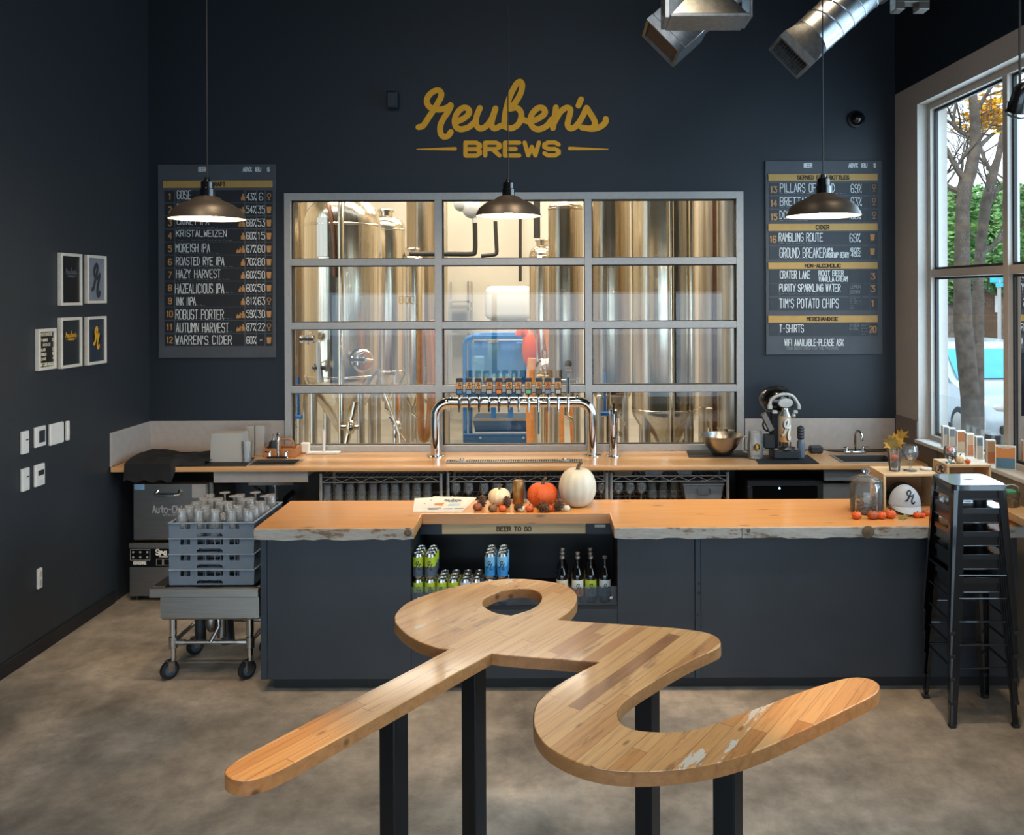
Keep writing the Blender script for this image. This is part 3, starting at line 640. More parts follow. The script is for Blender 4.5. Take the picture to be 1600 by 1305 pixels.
def art_r(col, sh=None):
    def g(t, f):
        if sh: q = MB(); q.poly([f(.3, .3, .0188), f(.36, .62, .0188), f(.66, .6, .0188), f(.82, .42, .0188), f(.6, .3, .0188)]); q.build('print_shape', K.artblack, t)
        q = MB(); a = (.3, .2, .68, .84) if not sh else (.38, .24, .64, .66); rlogo(q, *a, .1 if not sh else .075, lambda u, v: f(u, v)); q.build('print_lettering', col, t)
    return g
def art_card(t, f):
    q = MB()
    for s, u0, v0, u1, v1 in (('MERCHANDISE', .2, .1, .8, .17), ('T-SHIRTS', .2, .25, .55, .31), ('20', .8, .25, .92, .31), ('HATS-20', .3, .36, .7, .42), ('GLASS', .2, .48, .42, .54), ('GROWLER', .2, .59, .48, .65), ('CANS', .2, .7, .45, .76), ('GIFT CARDS AVAILABLE', .18, .83, .9, .9), ('6', .82, .48, .9, .54), ('8', .82, .59, .9, .65), ('4', .82, .7, .9, .76)): text(q, s, u0, v0, u1, v1, .016, lambda u, v: f(u, v))
    q.build('print_lettering', K.cream2, t)
wallframe(278, 402, 112, 365, K.artblack, 'framed black print with faint silver script, upper pair, nearer the room', art_script(K.artline))
wallframe(407, 520, 122, 355, K.artgrey, 'framed grey print with a large dark letter r', art_r(K.artshadow))
wallframe(278, 402, 422, 666, K.artdark, 'framed charcoal print with golden script lettering', art_script(K.artgold))
wallframe(407, 520, 418, 650, K.artnavy, 'framed navy print with a golden letter r', art_r(K.artgold, True))
wallframe(168, 277, 477, 677, K.artblack, 'smaller framed black price list with cream lettering', art_card)
def plate(x0, x1, y0, y1, name, label, cat, parts=()):
    (pa, qa), (pb, qb) = L3(x0, y0), L3(x1, y1); A = PX(pa, qa, XL); B = PX(pb, qb, XL + .02)
    zlo = (PX(pa, qb, XL).z + B.z) / 2; zhi = (A.z + PX(pb, qa, XL + .02).z) / 2; X0 = XL + .001
    t = thing(name, label, cat, (XL, (A.y + B.y)/2, zlo)); ya, yb = A.y, B.y
    MB().box(X0, XL + .02, ya, yb, zlo, zhi, .004).build('housing', K.white, t)
    for n, m, u0, v0, u1, v1, d in parts:
        MB().box(XL + .0202, XL + .0202 + d, ya + (yb-ya)*u0, ya + (yb-ya)*u1, zhi - (zhi-zlo)*v1, zhi - (zhi-zlo)*v0, .0008).build(n, m, t)
    return t
plate(95, 143, 975, 1085, 'wall_sensor', 'slim white wall sensor beside the upper thermostat', 'sensor', [('sensor_slot', K.black, .5, .36, .88, .42, .001)])
plate(160, 225, 952, 1050, 'thermostat', 'white thermostat with large dark screen, upper row', 'thermostat', [('screen', K.navyplastic, .3, .2, .88, .8, .001)])
plate(232, 311, 935, 1038, 'wall_control_panel', 'wide blank white wall plate right of the upper thermostat', 'wall plate', [('cover', K.white, .05, .05, .95, .95, .004)])
plate(313, 340, 926, 1020, 'light_switch', 'narrow white switch plate at the end of the upper row', 'switch', [('rocker', K.white, .28, .25, .72, .75, .004)])
plate(96, 146, 1155, 1265, 'wall_sensor', 'slim white wall sensor beside the lower thermostat', 'sensor', [('sensor_slot', K.black, .5, .36, .88, .42, .001)])
plate(160, 220, 1135, 1240, 'thermostat', 'white thermostat with small dark window, lower row', 'thermostat', [('screen', K.navyplastic, .25, .28, .88, .52, .001), ('button', K.white, .35, .68, .8, .8, .003)])
plate(174, 208, 1641, 1738, 'wall_outlet', 'white outlet plate low on the left wall', 'outlet', [('socket', K.offwhite, .25, .15, .75, .43, .002), ('socket', K.offwhite, .25, .57, .75, .85, .002)])
# ------------------------------------------------------------------ things high up
c = P(1337, 187, YB); t = thing('security_camera', 'black dome security camera on the back wall above the bottle menu', 'camera', (c.x, YB, c.z))
q = MB(); q.lathe([(0, 0), (.075, 0), (.075, .02), (.06, .03), (0, .03)], 24, T(c.x, YB - .001, c.z) @ Rx(PI/2)); q.build('camera_base', K.black, t)
q = MB(); q.ball((c.x, YB - .032, c.z), .058, .06, .058, 20, 12); q.build('camera_dome', K.blackg, t)
a, b = P(607, 146, YB), P(624, 172, YB); t = thing('wall_speaker', 'small dark speaker box on the navy wall left of the sign', 'speaker', ((a.x+b.x)/2, YB, b.z))
MB().box(a.x, b.x, YB - .09, YB - .002, b.z, a.z, .008).build('speaker_box', K.navy, t); MB().box(a.x + .01, b.x - .01, YB - .096, YB - .0905, b.z + .012, a.z - .012, .002).build('speaker_grille', K.navyplastic, t)
def pendant(px, py, Y, label):
    c = P(px, py, Y); t = thing('pendant_lamp', label, 'lamp', (c.x, c.y, c.z)); s = .19; M = T(c.x, c.y, c.z)
    MB().lathe([(.035, .118), (.06, .112), (.075, .098), (.13, .075), (.168, .045), (.19, 0), (.187, 0), (.165, .042), (.128, .071), (.07, .095), (.03, .105), (0, .105), (0, .118)], 40, M).build('lamp_shade', K.shadeO, t)
    MB().lathe([(.185, .0015), (.1635, .0405), (.1265, .0695), (.069, .0935), (.03, .1035), (0, .1035)], 40, M).build('shade_lining', K.shadeI, t)
    MB().lathe([(0, .118), (.036, .118), (.036, .155), (.031, .158), (.031, .19), (.014, .2), (.012, .215), (0, .215)], 24, M).build('lamp_socket', K.blackg, t)
    MB().tube([(c.x, c.y, c.z + .215), (c.x, c.y, 5.59)], .0035, 6).build('cord', K.black, t)
    q = MB(); q.ball((c.x, c.y, c.z + .045), .032, .032, .04, 16, 10); q.cyl((c.x, c.y, c.z + .078), .014, .024, 12); q.build('bulb', K.bulb, t)
    l = bpy.data.lights.new('pendant_light', 'POINT'); l.energy = 14; l.color = (1, .72, .42); l.shadow_soft_size = .03; lo = bpy.data.objects.new('pendant_light', l); C.objects.link(lo); lo.location = (c.x, c.y, c.z - .005)
pendant(324, 342.5, 4.45, 'dark bronze pendant lamp in front of the draft menu board')
pendant(794.5, 338, 4.95, 'dark bronze pendant lamp hanging before the brewhouse window')
pendant(1286.5, 338, 4.42, 'dark bronze pendant lamp in front of the bottle menu board')
# ducts
ax = Vector((.745, 0, .667)); lg = Vector((.70, 0, -.714)); dy = Vector((0, 1, 0))
def dframe(o): return Matrix(((lg.x, 0, ax.x, o.x), (0, 1, 0, o.y), (lg.z, 0, ax.z, o.z), (0, 0, 0, 1)))     # local x along the register, y away, z up the duct
def dd(px0, py0, px1, py1, Y): a, b = P(px0, py0, Y), P(px1, py1, Y); return a, (b - a).length
o, Lg = dd(960 + 155/3.077, 92/3.077, 960 + 318/3.077, 250/3.077, 5.5)
t = thing('square_duct_outlet', 'short galvanised square duct with filter mesh outlet, ahead of the hood', 'duct', tuple(o)); M = dframe(o); D = .36; E = .02
MB().box(0, E, 0, D, 0, .05, m=M).box(Lg - E, Lg, 0, D, 0, .05, m=M).box(E, Lg - E, 0, E, 0, .05, m=M).box(E, Lg - E, D - E, D, 0, .05, m=M).box(0, Lg, 0, D, .05, .26, .004, m=M).build('duct_body', K.galv, t)
MB().box(E + .001, Lg - E - .001, E + .001, D - E - .001, .02, .03, m=M).build('filter_mesh', flat('brown filter mesh', '5a4c3e', .8, 0, .3, 90), t)
MB().tube([M @ Vector((Lg/2 + .0, D/2, .262)), M @ Vector((Lg/2, D/2, .9))], .15, 28).build('duct_pipe', K.galv, t)
o, Lg = dd(960 + 795/3.077, 170/3.077, 960 + 925/3.077, 335/3.077, 5.6)
t = thing('spiral_duct', 'round galvanised spiral duct with slatted outlet beside the window', 'duct', tuple(o)); M = dframe(o); D = .33; E = .022; rr = Lg/2 * .97
MB().box(0, E, 0, D, 0, .04, m=M).box(Lg - E, Lg, 0, D, 0, .04, m=M).box(E, Lg - E, 0, E, 0, .04, m=M).box(E, Lg - E, D - E, D, 0, .04, m=M).box(0, Lg, 0, D, .04, .05, m=M).build('outlet_frame', K.galv, t)
g = MB()
for i in range(11): x = E + (Lg - 2*E) * (i + .5)/11; g.box(x - .0028, x + .0028, E, D - E, .010, .03, m=M)
g.box(E, Lg - E, D/2 - .004, D/2 + .004, .008, .034, m=M); g.build('outlet_slats', K.greyd, t)
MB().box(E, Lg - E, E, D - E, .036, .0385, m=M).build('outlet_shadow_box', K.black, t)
ring = []
n = 32; g = MB(); rings = []
for zz, k in ((.05, 0), (.12, .35), (.2, 1)):
    r_ = []
    for i in range(n):
        a = 2*PI*i/n; ca, sa = math.cos(a), math.sin(a); q = max(abs(ca), abs(sa)); X = Lg/2 + (Lg/2*ca/q*(1-k) + rr*ca*k); Yq = D/2 + (D/2*sa/q*(1-k) + rr*sa*k); r_.append(g.bm.verts.new(M @ Vector((X, Yq, zz))))
    rings.append(r_)
for a, b in zip(rings, rings[1:]):
    for i in range(n): g.bm.faces.new((a[i], a[(i+1) % n], b[(i+1) % n], b[i]))
g.build('duct_transition', K.galv, t)
MB().tube([M @ Vector((Lg/2, D/2, .2)), M @ Vector((Lg/2, D/2, 1.5))], rr, 40).build('duct_pipe', K.galv, t)
g = MB()
for i in range(9): zz = .26 + i * .1; g.tube([M @ Vector((Lg/2 + (rr + .002)*math.cos(2*PI*j/32), D/2 + (rr + .002)*math.sin(2*PI*j/32), zz + .1*j/32)) for j in range(33)], .0045, 5)
g.build('spiral_seam', K.galv, t)
MB().tube([M @ Vector((Lg/2, D/2, .72)), M @ Vector((Lg/2, D/2, .80))], rr + .018, 40).build('duct_collar', K.steel, t)
# square hood
Yh = 4.9; a, b = P(1048, 25.5, Yh), P(1172, 24, Yh); W = b.x - a.x; D = .27; z0 = a.z; z1 = z0 + .02
t = thing('square_duct_hood', 'galvanised square hood with tapered sides at the top of the room', 'duct', (a.x + W/2, Yh + D/2, z0))
cxh = a.x + W/2; q = MB(); q.box(a.x, b.x, Yh, Yh + D, z0, z1, .003); q.build('hood_flange', K.galv, t)
zz = z1 + .15; ix, iy = .30 * W, .25 * D
MB().hull8([(a.x + .012, Yh + .01, z1 + .001), (b.x - .012, Yh + .01, z1 + .001), (b.x - .012, Yh + D - .01, z1 + .001), (a.x + .012, Yh + D - .01, z1 + .001)], [(a.x + ix, Yh + iy, zz), (b.x - ix, Yh + iy, zz), (b.x - ix, Yh + D - iy, zz), (a.x + ix, Yh + D - iy, zz)]).build('hood_taper', K.galv, t)
MB().tube([(cxh, Yh + D/2, zz), (cxh, Yh + D/2, 5.59)], .075, 28).build('duct_pipe', K.galv, t)
q = MB(); q.box(a.x - .03, a.x - .004, Yh + .02, Yh + D - .02, z0 - .0, z0 + .55, .002); q.build('hanger_strap', K.galv, t); MB().box(b.x + .004, b.x + .02, Yh + .02, Yh + D - .02, z0 + .005, z0 + .5, .002).build('hanger_strap', K.galv, t)
a, b = P(1395, 2, 5.5), P(1448, 18, 5.5)
q = MB(); q.box(a.x, b.x, 5.45, 5.55, b.z + .045, b.z + .2, .004); q.box(a.x, a.x + .06, 5.45, 5.55, b.z, b.z + .05, .004).box(b.x - .07, b.x, 5.45, 5.55, b.z, b.z + .05, .004)
for x in (a.x + .03, b.x - .03): q.tube([(x, 5.5, b.z + .2), (x, 5.5, 5.598)], .008, 6)
solo(q, 'duct_hanger', K.steeld, 'grey metal hanger bracket beside the spiral duct', 'bracket')
# black spot lamp at the window edge
c = P(1594, 158, 4.9); t = thing('spot_lamp', 'black spot lamp hanging at the window edge, cut by the frame', 'lamp', (c.x, c.y, c.z))
MB().lathe([(0, .10), (.03, .10), (.05, .07), (.06, -.06), (.052, -.06), (.045, .06), (0, .065)], 24, T(*c) @ Rx(.5)).build('lamp_head', K.blackg, t)
MB().tube(cr([(c.x - .07, c.y, c.z), (c.x - .075, c.y, c.z - .07), (c.x, c.y - .01, c.z - .1), (c.x + .075, c.y, c.z - .07), (c.x + .07, c.y, c.z)], 5), .006, 6).build('lamp_yoke', K.blackg, t)
MB().tube([(c.x, c.y, c.z + .09), (c.x, c.y, 5.598)], .008, 8).build('lamp_rod', K.black, t)
# ------------------------------------------------------------------ the front bar
ZS, ZU = 1.03, .963; YF, YBK, YN = 5.266, 5.97, 5.605; XA, XN0, XN1, XE = -1.93, -.96, .262, 2.80; YP = 5.32
bar = thing('bar_counter', 'long dark blue steel bar front with an open beer cubby under its notch', 'bar', ((XA + XE)/2, 5.6, 0))
n0, n1, nz = -.985, .288, .53
def panel(x0, x1, z0, z1, nm='front_panel'): MB().box(x0, x1, YP, YP + .03, z0, z1, .002).build(nm, K.panel, bar)
zt_ = ZU - .003
panel(XA + .06, n0, .085, zt_); panel(n0 + .001, n1 - .001, .085, nz - .02); panel(n1, .765, .085, zt_); panel(.80, XE - .05, .085, zt_)
MB().box(.766, .799, YP - .008, YP + .03, .085, zt_, .002).build('seam_strip', K.panel2, bar)
MB().box(XA + .02, XA + .059, YP - .004, YBK - .1, .085, zt_, .002).build('end_panel', K.panel2, bar)
MB().box(XA + .08, XE - .05, YP + .07, YP + .1, 0, .084).build('toe_kick', K.black, bar)
MB().box(XA + .06, n0, YBK - .14, YBK - .1, .02, zt_).box(n1, XE - .05, YBK - .14, YBK - .1, .02, zt_).build('back_panel', K.greyd, bar)
q = MB(); q.box(n0 - .02, n0, YP + .031, YBK - .1, nz - .02, zt_).box(n1, n1 + .02, YP + .031, YBK - .1, nz - .02, zt_).box(n0, n1, YBK - .12, YBK - .1, nz - .02, zt_).box(n0, n1, YP + .0, YBK - .121, nz - .019, nz); q.build('cubby_liner', K.black, bar)
a, b = P(691, 819.5, YN + .05), P(915, 833, YN + .05); zh = b.z - .006
MB().box(n0 + .001, n1 - .001, YN + .05, YN + .07, zh, zt_).build('cubby_header', K.panel, bar)
hb = MB().box(a.x, b.x, YN + .036, YN + .049, b.z, ZU - .004, .002).build('name_board', K.pine, bar)
q = MB(); f = lambda x, y: P(630 + x/4.571, 730 + y/4.571, YN + .0355); text(q, 'BEER TO GO', 669, 427, 912, 456, 6.5, f); q.build('board_lettering', K.chalkb, hb)
a, b = P(929, 819.5, YN + .05), P(946, 824, YN + .05); MB().box(a.x, b.x, YN + .044, YN + .0495, b.z, a.z, .001).build('price_tag', K.paper, bar)
za = P(800, 917.5, YP).z
MB().box(n0 + .004, n1 - .004, YP + .006, YP + .011, nz + .001, za).build('acrylic_guard', K.acryl, bar)
q = MB()
for x in (n0 + .05, n1 - .04): q.lathe([(0, 0), (.011, 0), (.009, .006), (0, .007)], 12, T(x, YP + .005, nz + .05) @ Rx(PI/2))
q.build('guard_screw', K.chrome, bar)
q = MB()
for px, py in ((1092.5, 912), (1092.5, 927), (1090, 960), (1093, 1000)): c = P(px, py, YP - .009); q.lathe([(0, 0), (.007, 0), (.006, .004), (0, .005)], 10, T(*c) @ Rx(PI/2))
q.build('seam_bolt', K.bolt, bar)
slab = thing('fir_slab', 'orange fir slab counter of the front bar with weathered painted front edge and a notch', 'counter top', ((XA + XE)/2, 5.6, ZU))
out = [(XA + .002, YF), (XN0 + .006, YF), (XN0 - .004, YN), (XN1 - .008, YN), (XN1 + .004, YF), (XE, YF), (XE, YBK), (XA - .004, YBK)]
MB().fill(out, [], ZU, ZS, .003).build('slab', K.slab, slab)
def edge(x0, x1):
    q = MB(); n = max(6, int((x1 - x0) / .06)); t_ = []; b_ = []
    for i in range(n + 1):
        x = x0 + (x1 - x0) * i / n; t_.append((x, YF - .012 - random.uniform(0, .006), ZS - .004)); b_.append((x, YF - .006 - random.uniform(0, .005), ZU + random.uniform(-.008, .004)))
    for i in range(n):
        q.poly([t_[i], b_[i], b_[i+1], t_[i+1]]); q.poly([t_[i], t_[i+1], (t_[i+1][0], YF - .001, ZS - .003), (t_[i][0], YF - .001, ZS - .003)]); q.poly([b_[i+1], b_[i], (b_[i][0], YF - .001, ZU), (b_[i+1][0], YF - .001, ZU)])
    for e in (0, n): q.poly([t_[e], b_[e], (b_[e][0], YF - .001, ZU), (t_[e][0], YF - .001, ZS - .003)])
    bmesh.ops.remove_doubles(q.bm, verts=q.bm.verts, dist=1e-5)
    return q.build('painted_edge', K.edge, slab)
edge(XA + .004, XN0 + .004); edge(XN1 + .006, 1.04); edge(1.044, XE - .002)
MB().box(XN0 + .004, XN1 - .016, YN - .0045, YN - .0008, ZU + .001, ZS - .004).build('cut_edge', K.slabe, slab)
# knots on the painted edge
for px, py, r in ((637, 832, 7), (1357, 832, 10), (1170, 829, 4)):
    c = P(px, py, YF - .02); q = MB(); q.lathe([(0, .004), (.6*r*.0039, .005), (.8*r*.0039, .001), (r*.0039, 0)], 16, T(c.x, YF - .0135, c.z) @ Rx(PI/2)); q.build('edge_knot', K.stem, slab)
# raised drink ledge at the right end
q = MB(); q.prism([(2.70, 5.0), (2.89, 5.0), (2.85, 5.56), (2.70, 5.56)], 1.055, 1.10); q.prism([(2.74, 5.36), (2.80, 5.36), (2.80, 5.5), (2.74, 5.5)], ZS + .001, 1.0545)
solo(q, 'drink_ledge', K.pine, 'pale wooden drink ledge by the window behind the stool stack', 'ledge')
# ------------------------------------------------------------------ cans and bottles
def wrap(r, z0, sc):  return lambda x, y: Vector((r * math.sin(x * sc / r), -r * math.cos(x * sc / r), z0 - y * sc))
def make_can(name, mat, label, group):
    t = thing(name, label, 'beer can', (0, 0, 0), 0, group); r = .033
    MB().lathe([(0, .004), (.024, .004), (.027, 0), (.0325, .012), (.033, .02), (.033, .138), (.0265, .151), (.0265, .157), (.0245, .157), (.0235, .152), (0, .152)], 24).build('can_shell', K.can, t)
    lb = MB().lathe([(r + .0006, .018), (r + .0006, .137)], 28).build('can_label', mat, t)
    q = MB(); rlogo(q, -.017, -.026, .019, .026, .0048, wrap(r + .0012, .085, 1.0)); q.build('label_logo', K.artblack, lb)
    return t
P0 = {'lime': make_can('beer_can', K.lime, '', 'lime cans'), 'blue': make_can('beer_can', K.blue, '', 'blue cans'), 'silver': make_can('beer_can', K.silver, '', 'silver cans')}
used = set()
def put(proto, key, loc, rz, label, group):
    if key not in used:
        used.add(key); proto.location = loc; proto.rotation_euler = (0, 0, rz); proto['label'] = label; proto['group'] = group; return proto
    return dup(proto, loc, rz, label, group)
CB = P(800, 900, 5.43).x
def canx(px): return P(px, 860, 5.46).x
zc = nz + .001; cols = [657, 675.5, 693.5, 711, 729.5, 747, 767.5, 786.5]
kinds = ['lime', 'lime', 'lime', 'lime', 'silver', 'silver', 'blue', 'blue']
cn = {'lime': 'lime and slate', 'silver': 'pale silver', 'blue': 'two-tone blue'}
side = {0: 'left column of the tall lime stack', 1: 'right column of the tall lime stack', 2: 'low lime pair, left one', 3: 'low lime pair, right one', 4: 'low silver pair, left one', 5: 'low silver pair, right one', 6: 'left column of the tall blue stack', 7: 'right column of the tall blue stack'}
for i, px in enumerate(cols):
    x = canx(px); kd = kinds[i]; tall = i in (0, 1, 6, 7)
    for lay in ((0, 1) if tall else (0,)):
        for dpt in range(3):
            lab = f"{cn[kd]} beer can, {side[i]}, {'upper' if lay else 'bottom'} layer, {('front', 'second', 'rear')[dpt]} row"
            if not tall: lab = f"{cn[kd]} beer can, {side[i]}, {('front', 'second', 'rear')[dpt]} row"
            put(P0[kd], kd, (x + .003 * dpt * 0, 5.375 + .0685 * dpt, zc + .1585 * lay), random.uniform(-.12, .12), lab, f"{cn[kd]} cans in the bar cubby")
def make_bottle(mat, dark_top):
    t = thing('beer_bottle', '', 'beer bottle', (0, 0, 0)); r = .036
    MB().lathe([(0, .004), (.03, .002), (.035, 0), (.036, .01), (.036, .155), (.033, .175), (.019, .205), (.0145, .225), (.0135, .262), (.0155, .264), (.0155, .272), (0, .272)], 24).build('bottle_glass', K.bottle, t)
    MB().lathe([(0, .283), (.014, .283), (.0165, .279), (.0165, .2665), (.0157, .2665)], 20).build('bottle_cap', K.greyd if dark_top else K.steeld, t)
    lb = MB().lathe([(r + .0006, .04), (r + .0006, .142)], 28).build('bottle_label', mat, t)
    q = MB(); rlogo(q, -.017, -.03, .021, .03, .0052, wrap(r + .0014, .09, 1.0)); q.build('label_logo', K.artblack, lb)
    return t
bl = [(878.5, K.labC, 'cream', 3), (902.5, K.labO, 'white and amber', 2), (923, K.labG, 'lime and slate', 3), (945, K.labB, 'white and teal', 1)]
for px, m_, nm, dp in bl:
    p0 = make_bottle(m_, nm == 'white and teal'); x = P(px, 880, 5.42).x
    for d in range(dp):
        lab = f"dark beer bottle with {nm} label, {('front', 'second', 'rear')[d]} of the row" if dp > 1 else f"single dark beer bottle with {nm} label at the right end of the cubby"
        loc = (x, 5.40 + .085 * d, zc)
        if d == 0: p0.location = loc; p0['label'] = lab; p0['group'] = 'bottles in the bar cubby'
        else: dup(p0, loc, 0, lab)
# ------------------------------------------------------------------ the r-shaped table
ZT_ = 1.07
A = lambda x, y: (340 + x/2.857, 880 + y/2.857)
B = lambda x, y: (800 + x/2.667, 880 + y/2.667)
segs = [  # runs of smooth outline between sharp corners, as seen in the photograph, laid onto the table-top plane
 [A(1030,385), A(980,378), A(900,350), A(840,315), A(800,275), A(790,250), A(800,220), A(850,175), A(950,135), A(1070,102), A(1200,79), A(1300,70), A(1400,72), A(1500,85), B(225,92), B(262,120), B(271,148), B(258,180), B(225,212), B(190,236)],
 [B(190,236), B(350,247), B(500,257), B(650,267), B(740,277), B(810,289), B(850,305), B(868,325), B(866,345), B(840,362), B(760,398), B(680,440), B(600,487), B(530,530), B(470,575), B(443,610), B(440,640), B(460,672), B(510,693), B(580,702), B(670,703), B(770,690), B(870,660), B(960,625), B(1060,590), B(1150,555), B(1250,520), B(1340,492), B(1400,478), B(1450,475), B(1500,485), B(1530,508), B(1524,535), B(1490,560), B(1400,605), B(1300,655), B(1200,702), B(1100,748), B(1000,788), B(900,820), B(780,846), B(650,862), B(520,868), B(400,860), B(300,838), B(210,802), B(140,755), B(100,700), B(90,650), B(100,595), B(140,545), B(210,495), B(290,450), B(365,412)],
 [B(365,412), B(200,400), B(0,385), A(1222,402)],
 [A(1222,402), A(1000,525), A(700,693), A(500,803), A(330,895), A(260,930), A(200,953), A(130,970), A(70,963), A(38,943), A(36,922), A(60,900), A(110,865), A(220,806), A(500,660), A(800,508), A(1030,385)]]
outl = []
for sgm in segs: outl += [p for p in cr([PZ(px, py, ZT_) for px, py in sgm], 4)[:-1]]
hole = cr([PZ(*A(x, y), ZT_) for x, y in ((1310,233),(1250,224),(1205,205),(1183,182),(1196,155),(1258,127),(1335,113),(1400,116),(1438,134),(1447,157),(1432,185),(1392,209))], 4) 
hole = hole + [PZ(*A(1350, 222), ZT_)]
tb = thing('letter_table', 'tall table whose planked wooden top is a cursive letter r', 'table', (0, 3.1, 0))
a1, a2 = PZ(*A(330, 895), ZT_), PZ(*A(1222, 402), ZT_); ang = math.atan2(a2.y - a1.y, a2.x - a1.x)
K.planks = planks('reclaimed plank top', ang, .052)
K.tedge = wood('laminated table edge', '8d5d33', 'a97546', ang, 1, .4)
MB().fill([(p.x, p.y) for p in outl], [[(p.x, p.y) for p in hole]], ZT_ - .0462, ZT_ - .0004, .003).build('table_top', K.planks, tb)
def loop(pts, rev=1):
    q = MB(); n = len(pts); vs = []
    for i in range(n):
        p, d = pts[i], (pts[(i+1) % n] - pts[i-1]); nn = Vector((d.y, -d.x, 0)); nn = nn.normalized() * .0016 * rev if nn.length else nn
        vs.append((q.bm.verts.new(p + nn + Vector((0, 0, -.003))), q.bm.verts.new(p + nn + Vector((0, 0, -.0445)))))
    for i in range(n): a, b = vs[i], vs[(i+1) % n]; q.bm.faces.new((a[0], a[1], b[1], b[0]))
    return q
ar = sum(outl[i].x * outl[(i+1) % len(outl)].y - outl[(i+1) % len(outl)].x * outl[i].y for i in range(len(outl)))
loop(outl, 1 if ar > 0 else -1).build('top_edge_band', K.tedge, tb)
ah = sum(hole[i].x * hole[(i+1) % len(hole)].y - hole[(i+1) % len(hole)].x * hole[i].y for i in range(len(hole)))
loop(hole, -1 if ah > 0 else 1).build('hole_edge_band', K.tedge, tb)
for px, py in ((615, 1085), (740, 1003), (1011, 1030), (1137, 1155)):
    c = PZ(px, py, ZT_); s = .036
    q = MB(); q.box(-s, s, -s, s, .012, ZT_ - .047, .004, m=T(c.x, c.y, 0) @ Rz(math.radians(-33))); q.box(-.07, .07, -.07, .07, 0, .0118, .002, m=T(c.x, c.y, 0) @ Rz(math.radians(-33))); q.build('leg', K.legs, tb)
# ------------------------------------------------------------------ stack of five metal stools
def make_stool():
    t = thing('bar_stool', '', 'stool', (0, 0, 0)); Hs = .836; ht, hb = .155, .196
    q = MB(); ol = []
    for sx, sy in ((1, 1), (-1, 1), (-1, -1), (1, -1)):
        a0 = math.atan2(sy, sx) - PI/4
        for k in range(5): a = a0 + PI/2 * k / 4; ol.append(((ht - .035) * sx + .035 * math.cos(a), (ht - .035) * sy + .035 * math.sin(a)))
    hl = [(.034 * math.cos(2*PI*k/16), .011 * math.sin(2*PI*k/16)) for k in range(16)]
    q.fill(ol, [hl], Hs - .006, Hs, .002); q.build('seat', K.stool, t)
    q = MB(); lo = [(p[0] * 1.02, p[1] * 1.02, Hs - .03) for p in ol]; up = [(p[0], p[1], Hs - .003) for p in ol]
    for i in range(len(ol)): j = (i + 1) % len(ol); q.poly([up[i], lo[i], lo[j], up[j]])
    q.build('seat_rim', K.stool, t)
    hw = lambda z: ht * 1.01 + (hb - ht * 1.01) * (Hs - .02 - z) / (Hs - .02)
    for sx in (-1, 1):
        for sy in (-1, 1):
            q = MB(); th = .003
            z0, z1 = .02, Hs - .03; w0, w1 = .036, .060
            a, b = hw(z0), hw(z1); r0, r1 = .012, .03
            def pr(h, w, r): return [(sx*(h - w), sy*h), (sx*(h - r), sy*h), (sx*(h - r*.3), sy*(h - r*.3)), (sx*h, sy*(h - r)), (sx*h, sy*(h - w))]
            lo, hi = pr(a, w0, r0), pr(b, w1, r1); k = 1 - th / a
            for i in range(4):
                q.poly([(*lo[i], z0), (*lo[i+1], z0), (*hi[i+1], z1), (*hi[i], z1)]); q.poly([(lo[i][0]*k, lo[i][1]*k, z0), (hi[i][0]*k, hi[i][1]*k, z1), (hi[i+1][0]*k, hi[i+1][1]*k, z1), (lo[i+1][0]*k, lo[i+1][1]*k, z0)])
            lg_ = q.build('leg', K.stool, t)
            MB().box(sx*(a - .016) - .018, sx*(a - .016) + .018, sy*(a - .016) - .018, sy*(a - .016) + .018, 0, .022, .004).build('rubber_foot', K.rubber, lg_)
    for ax_ in (0, 1):
        for sg_ in (-1, 1):
            za_, zb_ = Hs - .085, Hs - .03; h0, h1 = hw(za_) - .006, hw(zb_) - .006; q = MB(); R_ = Matrix.Identity(4) if ax_ == 0 else Rz(PI/2)
            q.hull8([(-h0 + .05, sg_*h0, za_), (h0 - .05, sg_*h0, za_), (h0 - .05, sg_*(h0 - .003), za_), (-h0 + .05, sg_*(h0 - .003), za_)], [(-h1 + .05, sg_*h1, zb_), (h1 - .05, sg_*h1, zb_), (h1 - .05, sg_*(h1 - .003), zb_), (-h1 + .05, sg_*(h1 - .003), zb_)], R_)
            q.tube([R_ @ Vector((-h0 + .05, sg_*(h0 + .002), za_ + .002)), R_ @ Vector((h0 - .05, sg_*(h0 + .002), za_ + .002))], .004, 6)
            q.build('apron', K.stool, t)
            zf = .33; h = hw(zf) - .008; MB().tube([R_ @ Vector((-h + .012, sg_*h, zf)), R_ @ Vector((h - .012, sg_*h, zf))], .0065, 8).build('footrest', K.stool, t)
    return t
st = make_stool(); sp = .131; sc_ = Vector((2.325, 5.05, 0))
pos = ['bottom stool of the stack, standing on the floor', 'second stool from the bottom of the stack', 'middle stool of the stack of five', 'second stool from the top of the stack', 'topmost stool of the stack by the bar']
for i in range(5):
    lab = 'gunmetal black metal ' + pos[i]
    if i == 0: st.location = sc_; st['label'] = lab; st['group'] = 'stacked metal stools'
    else: dup(st, (sc_.x, sc_.y, sp * i), 0, lab)
